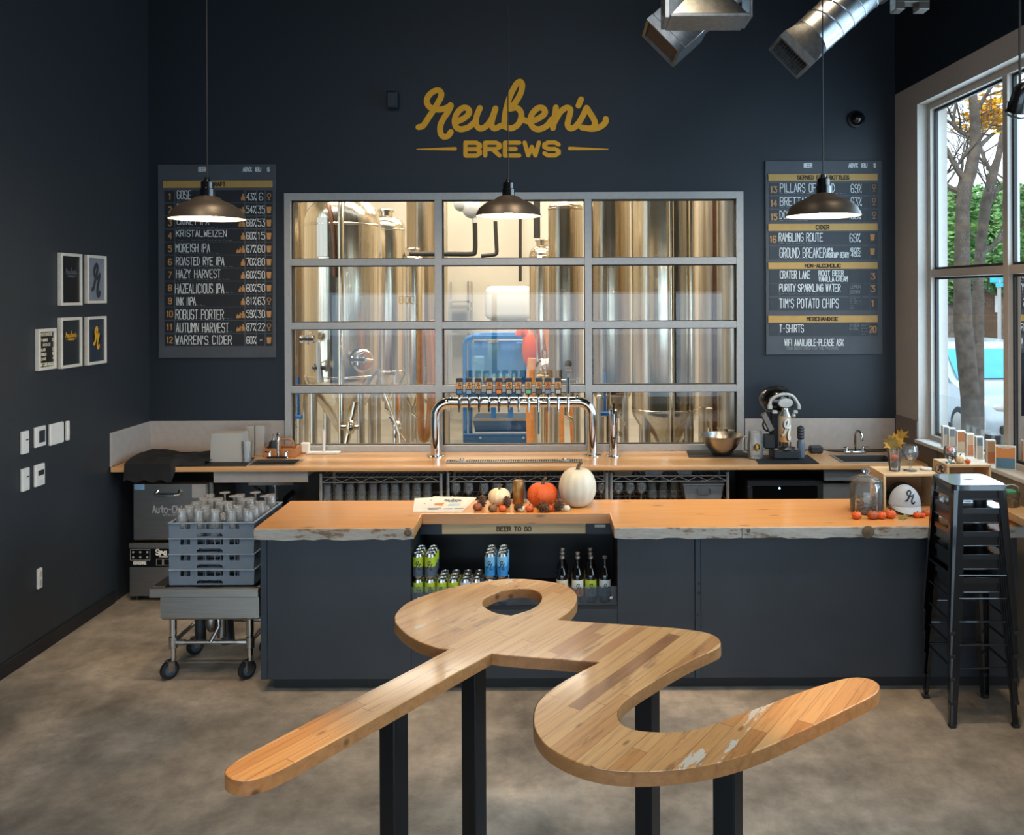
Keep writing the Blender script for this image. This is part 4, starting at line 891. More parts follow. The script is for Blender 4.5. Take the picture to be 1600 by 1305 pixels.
# ------------------------------------------------------------------ back counter
YC = 6.838
ctr = thing('back_counter', 'oiled maple back counter running the length of the wall', 'counter', (-.4, 7.15, 1.054))
def q4(pts, z): return [(PZ(px, py, z).x, PZ(px, py, z).y) for px, py in pts]
def box2(p): return (min(a[0] for a in p), max(a[0] for a in p), min(a[1] for a in p), max(a[1] for a in p))
ls = box2(q4([(390, 726), (460, 726), (463, 718.5)], ZC)); rs = box2(q4([(1318, 722.5), (1386, 722.5), (1376, 709)], ZC))
ls = (ls[0], ls[1], 6.90, 7.12); rs = (rs[0], rs[1], 6.92, 7.22)
hl = [[(b[0], b[2]), (b[1], b[2]), (b[1], b[3]), (b[0], b[3])] for b in (ls, rs)]
MB().fill([(XL + .013, YC), (2.83, YC), (2.815, 7.4615), (XL + .013, 7.4615)], hl, ZC - .04, ZC, .003).build('worktop', K.counter, ctr)
for x in (-3.62, -2.62, -.62, .5, 1.35, 2.76): MB().box(x - .02, x + .02, 7.38, 7.42, 0, ZC - .041).build('counter_leg', K.greyd, ctr)
MB().box(XL + .02, 2.78, 7.44, 7.46, .0, ZC - .041).build('back_panel', K.greyd, ctr)
def sink(b, name, label, dep=.16):
    t = thing(name, label, 'sink', ((b[0]+b[1])/2, (b[2]+b[3])/2, ZC - dep)); e = .002
    q = MB(); x0, x1, y0, y1 = b[0] + e, b[1] - e, b[2] + e, b[3] - e; th = .003
    q.box(x0, x1, y0, y1, ZC - dep, ZC - dep + th).box(x0, x0 + th, y0, y1, ZC - dep + th, ZC).box(x1 - th, x1, y0, y1, ZC - dep + th, ZC).box(x0 + th, x1 - th, y0, y0 + th, ZC - dep + th, ZC).box(x0 + th, x1 - th, y1 - th, y1, ZC - dep + th, ZC); q.build('basin', K.steeld, t)
    w = .022; q = MB()
    for a in ((x0 - w, x0 + th, y0 - w, y1 + w), (x1 - th, x1 + w, y0 - w, y1 + w), (x0 + th, x1 - th, y0 - w, y0 + th), (x0 + th, x1 - th, y1 - th, y1 + w)): q.box(a[0], a[1], a[2], a[3], ZC + .001, ZC + .005, .001)
    q.build('sink_rim', K.steel, t); return t
sink(ls, 'bar_sink', 'small steel drop-in sink at the left end of the back counter'); sink(rs, 'hand_sink', 'steel hand sink at the right end of the back counter')
def faucet(px, py0, py1, Y, label, mat):
    c = P(px, py1, Y); z0 = ZC + .006; top = P(px, py0, Y).z; t = thing('faucet', label, 'faucet', (c.x, Y, z0)); h = top - z0
    MB().box(c.x - .09, c.x + .09, Y - .025, Y + .025, z0, z0 + .018, .006).build('faucet_base', mat, t)
    r = .045; path = [(c.x, Y, z0 + .018), (c.x, Y, z0 + h - r - .01)] + [(c.x + .35 * (r - r*math.cos(a)), Y - (r - r * math.cos(a)) * .9, z0 + h - r + r * math.sin(a) - .01) for a in [PI*i/10 for i in range(0, 11)]]
    path += [(path[-1][0], path[-1][1], path[-1][2] - .03)]
    MB().tube(path, .0115, 12).build('spout', mat, t)
    for s in (-1, 1):
        q = MB(); q.cyl((c.x + s*.068, Y, z0 + .018), .015, .03, 12, r2=.011); q.tube([(c.x + s*.068, Y, z0 + .052), (c.x + s*.10, Y - .03, z0 + .056)], .007, 8); q.ball((c.x + s*.068, Y, z0 + .05), .013, .013, .01, 12, 6); q.build('handle', mat, t)
faucet(434, 675, 717, 7.17, 'chrome gooseneck faucet behind the left sink', K.chrome); faucet(1336, 671, 705, 7.29, 'chrome gooseneck faucet behind the right sink', K.chrome)
# tap tower
X0, X1 = P(681, 700, 7.26).x, P(925.5, 700, 7.26).x; YT = 7.26; zb_ = P(800, 628.5, YT).z; r = .043; rb = .115
tw = thing('beer_tap_tower', 'wide polished chrome beer tower with twelve taps over a drip tray', 'beer tower', ((X0+X1)/2, YT, ZC))
path = [(X0, YT, ZC + .012), (X0, YT, zb_ - rb)] + [(X0 + rb - rb*math.cos(a), YT, zb_ - rb + rb*math.sin(a)) for a in [PI/2*i/8 for i in range(1, 9)]] + [(X1 - rb + rb*math.sin(a), YT, zb_ - rb + rb*math.cos(a)) for a in [PI/2*i/8 for i in range(0, 9)]] + [(X1, YT, ZC + .012)]
MB().tube(path, r, 24).build('tower_pipe', K.chrome, tw)
for x in (X0, X1): MB().lathe([(0, 0), (.075, 0), (.075, .006), (.05, .012), (0, .012)], 28, T(x, YT, ZC + .001)).build('tower_flange', K.chrome, tw)
for x in (X0 + .125, X1 - .125): MB().lathe([(0, 0), (.018, 0), (.018, .012), (.010, .022), (0, .024)], 14, T(x, YT - .01, zb_ + r - .004)).build('tower_bolt', K.chrome, tw)
tiles = ['3f6f9a', '6f97b8', '6b6a66', 'a8a49a', 'd27a33', '9c9a92', '8f8d86', '5fae84', '4a423c', '76879a', 'b9b3a4']
hx_ = [290, 363, 435, 523, 597, 678, 750, 828, 910, 980, 1060]
tapx = [288, 365, 442, 520, 597, 675, 752, 830, 907, 985, 1062, 1140]
for i, cx in enumerate(tapx):
    x = P(660 + cx/5, 628, YT - .09).x; zt_ = zb_
    q = MB(); q.tube([(x, YT - r - .028, zt_), (x, YT - r + .002, zt_)], .014, 10).tube([(x, YT - .082, zt_ + .028), (x, YT - .082, zt_ - .018), (x, YT - .092, zt_ - .036), (x, YT - .098, zt_ - .07)], [.010, .013, .010, .008], 10); q.lathe([(0, 0), (.009, 0), (.012, .012), (.008, .03), (0, .03)], 10, T(x, YT - .082, zt_ + .025)); tp = q.build('tap', K.chrome, tw)
    if i < 11:
        xh = P(660 + hx_[i]/5, 600, YT - .09).x; z0, z1 = P(800, 617, YT - .09).z, P(800, 590.5, YT - .09).z; w = .0275; Yh = YT - .085
        q = MB(); q.box(xh - w, xh + w, Yh - .012, Yh + .012, z0, z1, .004); q.tube([(x, YT - .082, zt_ + .05), (xh, Yh, z0 + .002)], .008, 8); hd = q.build('tap_handle', K.navyplastic, tp)
        hgt = z1 - z0; MB().box(xh - w + .003, xh + w - .003, Yh - .0145, Yh - .0122, z0 + hgt*.36, z0 + hgt*.76).build('handle_badge', K.eo if i % 5 == 4 else flat('tan tap badge', 'cf9046', .5), tp)
        q = MB(); f = lambda u, v: Vector((xh - w + u, Yh - .0152, z0 + hgt*.76 - v)); rlogo(q, .013, .008, .043, hgt*.36, .0055, f); q.build('badge_logo', K.artblack, tp)
        MB().box(xh - w + .008, xh + w - .008, Yh - .0142, Yh - .0122, z0 + hgt*.08, z0 + hgt*.3).build('flavour_tile', flat('tap tile', tiles[i], .5), tp)
    else:
        z0 = zt_ + .05; z1 = P(888, 573, YT - .09).z; MB().box(x - .016, x + .016, YT - .094, YT - .07, z0, z1 - .06, .003).build('tap_handle', K.steeld, tp)
        q = MB(); q.lathe([(0, 0), (.032, 0), (.034, .006), (.032, .014), (0, .014)], 24, T(x, YT - .075, z1 - .032) @ Rx(PI/2)); q.build('handle_badge', K.grey, tp)
        q = MB(); q.box(x - .008, x + .008, YT - .0965, YT - .0942, z0 + .03, z1 - .09); q.build('flavour_tile', K.navyplastic, tp)
        MB().box(x - .026, x + .026, YT - .0925, YT - .0895, z1 - .037, z1 - .024).build('badge_stripe', K.crate, tp)
c = P(958.5, 713, 7.24); zt2 = P(958, 641, 7.24).z
t = thing('single_tap_tower', 'slim chrome single column tap with black lever, right of the wide tower', 'beer tower', (c.x, 7.24, ZC))
q = MB(); q.cyl((c.x, 7.24, ZC + .010), .038, zt2 - ZC - .010, 24); q.lathe([(.038, 0), (.036, .008), (.02, .013), (0, .014)], 24, T(c.x, 7.24, zt2)); q.build('tower_pipe', K.chrome, t)
MB().lathe([(0, 0), (.062, 0), (.06, .006), (.045, .009), (0, .009)], 24, T(c.x, 7.24, ZC + .001)).build('tower_flange', K.chrome, t)
q = MB(); q.tube([(c.x, 7.203, zt2 - .04), (c.x, 7.165, zt2 - .04)], .012, 10).tube([(c.x, 7.165, zt2 - .02), (c.x, 7.165, zt2 - .06), (c.x, 7.155, zt2 - .11)], [.009, .012, .008], 10); q.build('tap', K.chrome, t)
MB().tube([(c.x, 7.165, zt2 - .019), (c.x, 7.16, zt2 + .07)], [.008, .010], 10).build('tap_handle', K.blackg, t)
q = MB(); q.lathe([(0, 0), (.010, 0), (.008, .006), (0, .007)], 12, T(c.x, 7.2015, P(960, 685, 7.2).z) @ Rx(PI/2)); q.build('tower_plug', K.black, t)
b = box2(q4([(697, 722), (910, 722), (905, 716)], ZC + .006)); y0, y1 = 6.955, 7.075
t = thing('drip_tray', 'long slotted steel drip tray in front of the wide tap tower', 'drip tray', ((b[0]+b[1])/2, 7.0, ZC))
MB().box(b[0], b[1], y0, y1, ZC + .001, ZC + .004, .001).build('tray_pan', K.gasket, t)
q = MB(); q.box(b[0], b[1], y0, y0 + .01, ZC + .0042, ZC + .009).box(b[0], b[1], y1 - .01, y1, ZC + .0042, ZC + .009)
n = 62
for i in range(n + 1): x = b[0] + (b[1] - b[0]) * i / n; q.box(x - .004, x + .004, y0 + .01, y1 - .01, ZC + .0042, ZC + .009)
q.build('tray_grille', K.steel, t)
for u in (.11, .87): x = b[0] + (b[1]-b[0]) * u; MB().lathe([(0, 0), (.05, 0), (.05, .004), (.02, .006), (.012, .02), (0, .022)], 24, T(x, 7.02, ZC + .0092)).build('glass_rinser', K.steel, t)
# ------------------------------------------------------------------ left end of the back counter
m_ = box2(q4([(285, 729.5), (386, 729), (402, 717)], ZC)); MATL = [(PZ(285, 729, ZC).x, 6.86), (PZ(384, 729, ZC).x, 6.86), (PZ(402, 716, ZC).x - .02, 7.2), (PZ(285, 729, ZC).x, 7.2)]
solo(MB().prism(MATL, ZC + .001, ZC + .008), 'bar_mat', K.mat, 'black rubber bar mat under the frosted tubs, left of the sink', 'mat')
# black folded bag/cloth slumped over the counter edge
q = MB(); nx, ny = 26, 16; x0, x1 = P(207, 730, 6.95).x, P(331, 730, 6.95).x - .02; G = []
for i in range(nx + 1):
    u = i / nx; col = []
    for j in range(ny + 1):
        v = j / ny; x = x0 + (x1 - x0) * u
        base_h = .06 * (1 - .3 * u) * min(1, 6 * (1 - v)) ** .5 if v < 1 else 0
        y = 7.26 - v * .44; z = ZC + .012 + base_h * (.75 + .25 * math.sin(9*u + 4*v)) + .012 * math.sin(23*u) * math.sin(11*v)
        if v > .86 and u < .62: z = ZC - .03 - .075 * ((v - .86) / .14) + .012 * math.sin(30*u) if v > .93 else ZC + .03; y = 6.822 - .015 * (v - .86)/.14
        elif v > .93: z = ZC + .0085; y = max(y, 6.85)
        col.append(q.bm.verts.new((x, y, max(z, ZC + .0085) if y > 6.83 else z)))
    G.append(col)
for i in range(nx):
    for j in range(ny): q.bm.faces.new((G[i][j], G[i+1][j], G[i+1][j+1], G[i][j+1]))
sm_ = solo(q, 'folded_apron', K.cloth, 'black cloth heap slumped over the left end of the counter', 'cloth', sharp=60)
def tub(px0, px1, py0, py1, Y, label, tp=.9, dz=.009):
    a, b = P(px0, py1, Y), P(px1, py1, Y); z0 = ZC + dz; z1 = P(px0, py0, Y).z; w = b.x - a.x; cx = (a.x + b.x)/2; d = w * .62; q = MB()
    o = [(-w/2*tp, -d/2*tp), (w/2*tp, -d/2*tp), (w/2*tp, d/2*tp), (-w/2*tp, d/2*tp)]; k = 1/tp
    q.hull8([(p[0]*k, p[1]*k, z0) for p in o], [(p[0], p[1], z1) for p in o], T(cx, Y + d/2, 0)); q.box(-w/2 - .004, w/2 + .004, -d/2 - .004, d/2 + .004, z0 + .0, z0 + .006, m=T(cx, Y + d/2, 0))
    return solo(q, 'plastic_tub', K.frost, label, 'tub')
tub(328, 378, 678, 714.5, 7.0, 'wide frosted plastic tub turned upside down on the mat', .93)
tub(384, 397, 666, 705, 7.31, 'tall narrow frosted tub against the splash, left of the pair', .97, .002); tub(399, 413, 666, 708, 7.31, 'tall narrow frosted tub against the splash, right of the pair', .97, .002)
def pint_prof(h=.15, rt=.043, rb=.031): return [(0, 0), (rb, 0), (rt, h), (rt - .0028, h), (rb - .003, .014), (0, .013)]
def goblet_prof(): return [(0, 0), (.034, 0), (.033, .003), (.006, .008), (.005, .05), (.02, .06), (.038, .085), (.041, .11), (.033, .15), (.031, .15), (.0385, .11), (.0355, .086), (.018, .063), (0, .058)]
c = P(386, 715, 7.02); solo(MB().lathe(pint_prof(.165, .041, .034), 28, T(c.x, 7.02, ZC + .009)), 'pint_glass', K.glass, 'clear pint glass standing on the mat beside the left sink', 'glass')
a, b = P(411, 716, 7.24), P(463, 716, 7.24); z0 = ZC + .006; cz = P(430, 701, 7.24).z
t = thing('bottle_caddy', 'orange cedar caddy behind the left faucet', 'caddy', ((a.x+b.x)/2, 7.3, ZC)); z0 = ZC + .001
q = MB().box(a.x, b.x, 7.235, 7.247, z0, cz, .002).box(a.x, b.x, 7.375, 7.387, z0, cz, .002).box(a.x, a.x + .012, 7.248, 7.374, z0, cz + .01, .002).box(b.x - .012, b.x, 7.248, 7.374, z0, cz + .01, .002).box(a.x + .012, b.x - .012, 7.248, 7.374, z0, z0 + .01); q.build('caddy_box', K.caddy, t)
MB().tube(cr([((a.x+b.x)/2 - .02, 7.31, z0 + .01), ((a.x+b.x)/2 - .02, 7.31, cz + .05), ((a.x+b.x)/2 + .01, 7.31, cz + .065), (b.x - .05, 7.31, cz + .05), (b.x - .05, 7.31, z0 + .01)], 4), .008, 8).build('caddy_handle', K.caddy, t)
c = P(419, 704, 7.31); t = thing('soap_bottle', 'dark soap pump bottle standing in the cedar caddy', 'bottle', (c.x - .0, 7.31, z0 + .011)); zt2 = P(419, 688, 7.31).z
cxs = (a.x + b.x)/2 - .075
MB().lathe([(0, z0 + .011), (.036, z0 + .011), (.037, z0 + .02), (.037, zt2 - .015), (.02, zt2), (0, zt2)], 24, T(cxs, 7.31, 0)).build('bottle_body', K.navyplastic, t)
q = MB(); q.cyl((cxs, 7.31, zt2), .011, .02, 12).cyl((cxs, 7.31, zt2 + .02), .004, .03, 8); q.tube([(cxs, 7.31, zt2 + .05), (cxs, 7.275, zt2 + .048)], .006, 8); q.build('pump', K.steel, t)
# white tray and rod by the window
a, b = P(480, 707, 7.40), P(531, 707, 7.40)
t = thing('rinse_tray', 'low white tray with an upright white rod under the brewhouse window', 'tray', ((a.x+b.x)/2, 7.40, ZC)); z0 = ZC + .001
MB().box(a.x, b.x, 7.36, 7.44, z0, z0 + .016, .004).build('tray', K.white, t); c = P(506, 700, 7.4); MB().lathe([(0, 0), (.012, 0), (.018, .18), (.018, .185), (0, .185)], 14, T(c.x, 7.40, z0 + .0165)).build('rod', K.white, t)
a, b = P(470, 703, 7.42), P(488, 703, 7.42); solo(MB().box(a.x, b.x - .02, 7.40, 7.445, ZC + .001, P(480, 692, 7.4).z, .012), 'towel_box', K.paper, 'small crumpled white towel pack beside the cedar caddy', 'towel')
# ------------------------------------------------------------------ right end of the back counter
q = MB().prism([(PZ(1076, 715, ZC).x, PZ(1076, 715, ZC).y), (PZ(1174, 715, ZC).x, PZ(1174, 715, ZC).y), (PZ(1168, 703, ZC).x, 7.44), (PZ(1071, 703, ZC).x, 7.44)], ZC + .001, ZC + .007); solo(q, 'bar_mat', K.mat, 'black bar mat under the steel mixing bowl', 'mat')
q = MB().prism([(PZ(1186, 726, ZC).x, 6.86), (PZ(1281, 726, ZC).x, 6.86), (PZ(1262, 712, ZC).x, 7.22), (PZ(1178, 712, ZC).x, 7.22)], ZC + .001, ZC + .007); solo(q, 'bar_mat', K.mat, 'black bar mat under the can filling machine', 'mat')
c = P(1128, 711, 7.24); rr = 33 * 7.24 / F; hh = .165
solo(MB().lathe([(0, .002), (.07, 0), (.075, .004), (rr*.75, hh*.45), (rr*.93, hh*.85), (rr, hh), (rr + .006, hh), (rr + .004, hh - .004), (rr*.9, hh*.8), (rr*.72, hh*.42), (.07, .008), (0, .007)], 40, T(c.x, 7.25, ZC + .0075)), 'mixing_bowl', K.steel, 'wide stainless steel mixing bowl on the black mat', 'bowl')
c = P(1180, 713, 7.1); t = thing('glass_mug', 'large clear glass mug with a round brown and gold badge', 'mug', (c.x, 7.1, ZC + .0075)); z0 = ZC + .0075
M = T(c.x, 7.1, z0); MB().lathe([(0, 0), (.058, 0), (.062, .01), (.06, .03), (.064, .06), (.062, .12), (.056, .17), (.058, .215), (.053, .215), (.05, .17), (.056, .12), (.057, .06), (.053, .025), (0, .022)], 32, M).build('mug_body', K.glass, t)
MB().tube(cr([(-.052, 0, .17), (-.088, 0, .172), (-.105, 0, .12), (-.098, 0, .06), (-.06, 0, .045)], 5), .009, 10, m=M).build('handle', K.glass, t)
q = MB(); q.lathe([(0, .0652), (.0001, .0652)], 4, M) if False else None
def disc(mb, f, r, n=28):
    c_ = mb.bm.verts.new(f(0, 0)); rg = [[mb.bm.verts.new(f(r*k/4*math.cos(2*PI*i/n), r*k/4*math.sin(2*PI*i/n))) for i in range(n)] for k in range(1, 5)]
    for i in range(n):
        mb.bm.faces.new((c_, rg[0][i], rg[0][(i+1) % n]))
        for a_, b_ in zip(rg, rg[1:]): mb.bm.faces.new((a_[i], b_[i], b_[(i+1) % n], a_[(i+1) % n]))
f = lambda x, y: M @ wrap(.0665, .095, 1)(x, y)
q = MB(); disc(q, f, .033); q.build('mug_badge', K.artblack, t); f2 = lambda x, y: M @ wrap(.0675, .095, 1)(x, y); q = MB(); rlogo(q, -.012, -.018, .013, .018, .006, f2); q.ribbon([(.029*math.cos(2*PI*i/24), .029*math.sin(2*PI*i/24)) for i in range(25)], .003, f2, False); q.build('badge_print', K.artgold, t)
# can filling machine
S = 9.323; Yc = 7.08
def G9(x, y, Y=Yc): return P(1160 + x/S, 590 + y/S, Y)
k9 = Yc / F / S
t = thing('can_filling_machine', 'black countertop can filler with round hood and silver clamp bracket', 'machine', (G9(620, 1200).x, Yc, ZC + .0075)); z0 = ZC + .0075
c = G9(625, 1200); MB().box(c.x - 195*k9, c.x + 195*k9, Yc - .06, Yc + .13, z0, z0 + .075, .01).build('machine_base', K.navyplastic, t)
c = G9(505, 305, Yc + .07); hd = MB(); hd.ball((c.x, Yc + .09, c.z - .01), 258*k9, .135, 205*k9, 32, 18); hd.build('hood', K.blackg, t)
a, b = G9(430, 420), G9(530, 1100); MB().box(a.x, b.x + .015, Yc + .055, Yc + .125, z0 + .075, a.z - .02, .012).build('column', K.black, t)
a = G9(640, 430); path = cr([tuple(G9(*p, Yc - .035)) for p in ((395, 440), (420, 330), (520, 262), (640, 245), (740, 280), (820, 400))], 5); MB().tube(path, .014, 10).build('clamp_bracket', K.cgrey, t)
q = MB()
for p, w, h in (((400, 430), 62, 66), ((470, 500), 70, 46), ((770, 500), 62, 46), ((822, 430), 52, 66)): c = G9(*p, Yc - .04); q.box(c.x - w/2*k9, c.x + w/2*k9, Yc - .055, Yc - .02, c.z - h/2*k9, c.z + h/2*k9, .003)
q.build('clamp_arm', K.cgrey, t)
c = G9(745, 555, Yc - .04); q = MB(); q.ball(tuple(c), .018, .018, .018, 14, 8); q.build('knob', K.cgrey, t)
c = G9(630, 372, Yc - .06); q = MB(); q.lathe([(0, 0), (.062, 0), (.064, .01), (.058, .03), (0, .034)], 28, T(c.x, Yc - .035, c.z) @ Matrix.Diagonal((1, 1, .62, 1)) @ Rx(PI/2)); q.build('seamer_head', K.cgrey, t)
q = MB(); q.box(G9(525, 0).x, G9(735, 0).x, Yc - .02, Yc + .054, G9(0, 440).z, G9(0, 330).z, .01); q.build('seamer_housing', K.black, t)
q = MB(); q.tube(cr([tuple(G9(*p, Yc + .04)) for p in ((330, 600), (300, 690), (340, 770), (450, 790))], 4), .008, 8); q.build('hose', K.black, t)
q = MB(); c = G9(370, 650, Yc + .02); q.box(-.03, .03, -.012, .012, -.085, .085, .01, m=T(c.x, Yc + .02, c.z) @ Ry(-.45)); q.build('lever', K.steeld, t)
q = MB(); c = G9(390, 830, Yc + .03); q.box(c.x - .045, c.x + .045, Yc, Yc + .08, z0 + .0755, c.z, .008); q.build('drive_box', K.navyplastic, t)
q = MB()
for x in (500, 790): c = G9(x, 1190, Yc - .06); q.cyl((c.x, Yc - .045, z0 + .076), .018, .012, 14)
q.build('bolt', K.steel, t)
q = MB(); q.cyl((G9(620, 0).x, Yc - .03, z0 + .076), .045, .016, 24); q.build('can_platform', K.steeld, t)
c = G9(620, 940, Yc - .03); zbase = z0 + .093; zt2 = G9(620, 432, Yc - .03).z; hh = zt2 - zbase; rc = 86 * k9
t2 = thing('sample_can', 'tall can with white letter r on tan and blue label, held in the can filler', 'can', (c.x, Yc - .03, zbase)); M = T(c.x, Yc - .03, zbase)
MB().lathe([(0, 0), (rc*.85, 0), (rc, .012), (rc, hh*.80), (rc*.6, hh*.94), (rc*.6, hh*.985), (0, hh*.985)], 28, M).build('can_shell', K.can, t2)
lb = MB().lathe([(rc + .0006, hh*.15), (rc + .0006, hh*.79)], 28, M).build('can_label', zsplit('tan over blue grey can label', 'c79257', 'b7a88c', .45), t2)
q = MB(); rlogo(q, -.032, -.075, .042, .085, .017, lambda x, y: M @ wrap(rc + .0014, hh*.48, 1)(x, y)); q.build('label_logo', K.white, lb)
q = MB(); rlogo(q, -.044, -.068, .03, .092, .014, lambda x, y: M @ wrap(rc + .0010, hh*.48, 1)(x, y)); q.build('logo_shadow', K.artblack, lb)
c = G9(765, 1090, Yc + .04); t = thing('spray_bottle', 'narrow blue grey bottle with ribbed dark top beside the can filler', 'bottle', (c.x + .03, Yc - .09, z0)); xx = G9(775, 0).x + .045; yy = Yc + .02
MB().lathe([(0, 0), (.03, 0), (.032, .01), (.032, .12), (.02, .15), (0, .15)], 20, T(xx, yy, z0)).build('bottle_body', flat('blue grey plastic', '51606e', .4), t)
MB().lathe([(0, .15), (.022, .15)] + [(.026 + .004 * (i % 2), .155 + .012*i) for i in range(9)] + [(0, .265)], 20, T(xx, yy, z0)).build('bottle_top', K.navyplastic, t)
a, b = P(1265, 709, 7.33), P(1285, 709, 7.33); t = thing('power_adapter', 'black power adapter with cables between the can filler and right sink', 'adapter', ((a.x+b.x)/2, 7.34, ZC))
MB().box(a.x, b.x, 7.30, 7.38, ZC + .001, P(1275, 697, 7.33).z, .012).build('adapter_body', K.navyplastic, t)
q = MB(); q.tube(cr([(a.x + .002, 7.34, ZC + .03), (a.x - .06, 7.34, ZC + .016), (a.x - .12, 7.30, ZC + .008), (a.x - .15, 7.27, ZC + .007)], 5), .0055, 8); q.tube(cr([(b.x - .002, 7.34, ZC + .03), (b.x + .08, 7.36, ZC + .014), (b.x + .2, 7.38, ZC + .0065), (b.x + .4, 7.38, ZC + .0065), (b.x + .62, 7.385, ZC + .0065)], 5), .0055, 8); q.build('cable', K.black, t)
# ------------------------------------------------------------------ under the back counter
def pline(x0, x1, y, z, q, zig=True):
    q.tube([(x0, y, z + .021), (x1, y, z + .021)], .0045, 6).tube([(x0, y, z - .021), (x1, y, z - .021)], .0045, 6); n = max(2, int((x1 - x0) / .075)); q.tube([(x0 + (x1 - x0) * i / n, y, z + (.017 if i % 2 else -.017)) for i in range(n + 1)], .003, 5)
def wireshelf(x0, x1, label, zlow=.775):
    t = thing('wire_shelf', label, 'shelf', ((x0+x1)/2, 7.1, 0)); ya, yb = 6.96, 7.36; zt2 = P(600, 749.5, 6.96).z
    for x in (x0, x1):
        for y in (ya, yb): MB().cyl((x, y, 0), .0125, zt2 + .05, 10).build('shelf_post', K.cgrey, t)
    for z in (zt2, zlow - .024):
        q = MB(); e = .014
        pline(x0 + e, x1 - e, ya, z, q); pline(x0 + e, x1 - e, yb, z, q)
        for x in (x0, x1): q.tube([(x, ya + e, z + .021), (x, yb - e, z + .021)], .0045, 6)
        n = int((x1 - x0) / .04)
        for i in range(1, n): x = x0 + (x1 - x0) * i / n; q.tube([(x, ya, z + .0225), (x, yb, z + .0225)], .002, 4)
        q.build('shelf_deck', K.cgrey, t)
    return zt2 + .026, zlow + .001
xs_ = [P(x, 760, 6.96).x for x in (501, 689, 700, 948, 955, 1137)]
zA, zB = wireshelf(xs_[0], xs_[1], 'chrome wire shelf of inverted pint glasses left of the tap tower, below the counter'); wireshelf(xs_[2], xs_[3], 'chrome wire shelf of stemmed glasses below the tap tower'); wireshelf(xs_[4], xs_[5], 'chrome wire shelf holding the grey tub below the counter')
def inv(prof, h): return [(r_, h - z) for r_, z in prof][::-1]
pg = MB().lathe(inv(pint_prof(), .15), 24).build('pint_glass', K.glass); first = [True]
def gl(proto, x, y, z, label, group, cat='glass'):
    o = proto if 'category' not in proto else proto.copy()
    if o is not proto: C.objects.link(o)
    o.location = (x, y, z); tag(o, label, cat, group); return o
ordn = ['first', 'second', 'third', 'fourth', 'fifth', 'sixth', 'seventh', 'eighth', 'ninth', 'tenth', 'eleventh', 'twelfth']
for i, px in enumerate((511, 529, 547, 565, 583, 600, 617, 634, 651, 668)):
    gl(pg, P(px, 770, 7.02).x, 7.02, zB, f'clear pint glass upside down on the left wire shelf, {ordn[i]} from its left post', 'pint glasses on the left wire shelf')
gb = MB().lathe(goblet_prof(), 24).build('stemmed_glass', K.glass)
for i, px in enumerate((712, 732, 756, 776, 796, 858, 940)):
    gl(gb, P(px, 770, 7.0).x, 7.0, zB, f'clear stemmed glass under the tap tower, {ordn[i]} along the shelf', 'stemmed glasses on the middle wire shelf')
for i, px in enumerate((815, 836, 876, 896, 916)):
    gl(pg, P(px, 770, 7.06).x, 7.06, zB, f'clear pint glass upside down behind the pumpkins, {ordn[i]} along the middle shelf', 'pint glasses on the middle wire shelf')
for i, px in enumerate((966, 984, 1002)):
    gl(gb, P(px, 770, 7.0).x, 7.0 , zB, f'clear stemmed glass on the right wire shelf, {ordn[i]} from its left post', 'stemmed glasses on the right wire shelf')
for i, px in enumerate((1019, 1036, 1053)):
    gl(pg, P(px, 770, 7.12).x, 7.12, zB, f'clear pint glass upside down beside the grey tub, {ordn[i]} of three', 'pint glasses on the right wire shelf')
a, b = P(1068, 775, 6.99), P(1130, 775, 6.99); t = thing('plastic_bin', 'grey plastic tub with handle recess on the right wire shelf', 'bin', ((a.x+b.x)/2, 7.1, zB)); zt2 = P(1100, 758, 6.99).z
MB().hull8([(a.x + .02, 6.99, zB), (b.x - .02, 6.99, zB), (b.x - .02, 7.28, zB), (a.x + .02, 7.28, zB)], [(a.x, 6.975, zt2), (b.x, 6.975, zt2), (b.x, 7.30, zt2), (a.x, 7.30, zt2)]).build('bin_body', K.bin, t)
MB().box(a.x - .008, b.x + .008, 6.965, 7.31, zt2 + .0005, zt2 + .014, .003).build('bin_lid', K.bin, t)
c = P(1099, 768, 6.98); q = MB(); q.tube(cr([(c.x - .05, 6.972, c.z + .025), (c.x - .045, 6.966, c.z - .02), (c.x + .045, 6.966, c.z - .02), (c.x + .05, 6.972, c.z + .025)], 2), .004, 6); q.build('handle', K.greyd, t)
for i, (p0, p1, nm) in enumerate(((958, 989, 'steel pan, leftmost on top of the right wire shelf'), (1006, 1036, 'grey tray with ribbed rim, middle on top of the right wire shelf'), (1057, 1082, 'grey pan, rightmost on top of the right wire shelf'))):
    a, b = P(p0, 742, 7.0), P(p1, 742, 7.0); q = MB(); w = b.x - a.x
    q.hull8([(a.x + .015, 6.985, zA), (b.x - .015, 6.985, zA), (b.x - .015, 7.2, zA), (a.x + .015, 7.2, zA)], [(a.x, 6.97, zA + .035), (b.x, 6.97, zA + .035), (b.x, 7.22, zA + .035), (a.x, 7.22, zA + .035)])
    solo(q, 'shallow_pan', K.steel if i == 0 else K.bin, nm, 'pan')
a, b = P(1168, 752, 6.92), P(1285, 752, 6.92); zt2 = a.z; t = thing('undercounter_fridge', 'black undercounter fridge with dark glass front', 'fridge', ((a.x+b.x)/2, 7.15, 0))
MB().box(a.x, b.x, 6.955, 7.43, .04, zt2, .006).build('fridge_body', K.black, t)
dr = MB(); e = .04; z0 = .1
dr.box(a.x, b.x, 6.92, 6.953, zt2 - e, zt2, .004).box(a.x, b.x, 6.92, 6.953, z0, z0 + e, .004).box(a.x, a.x + e, 6.92, 6.953, z0 + e, zt2 - e, .004).box(b.x - e, b.x, 6.92, 6.953, z0 + e, zt2 - e, .004); d_ = dr.build('door', K.navyplastic, t)
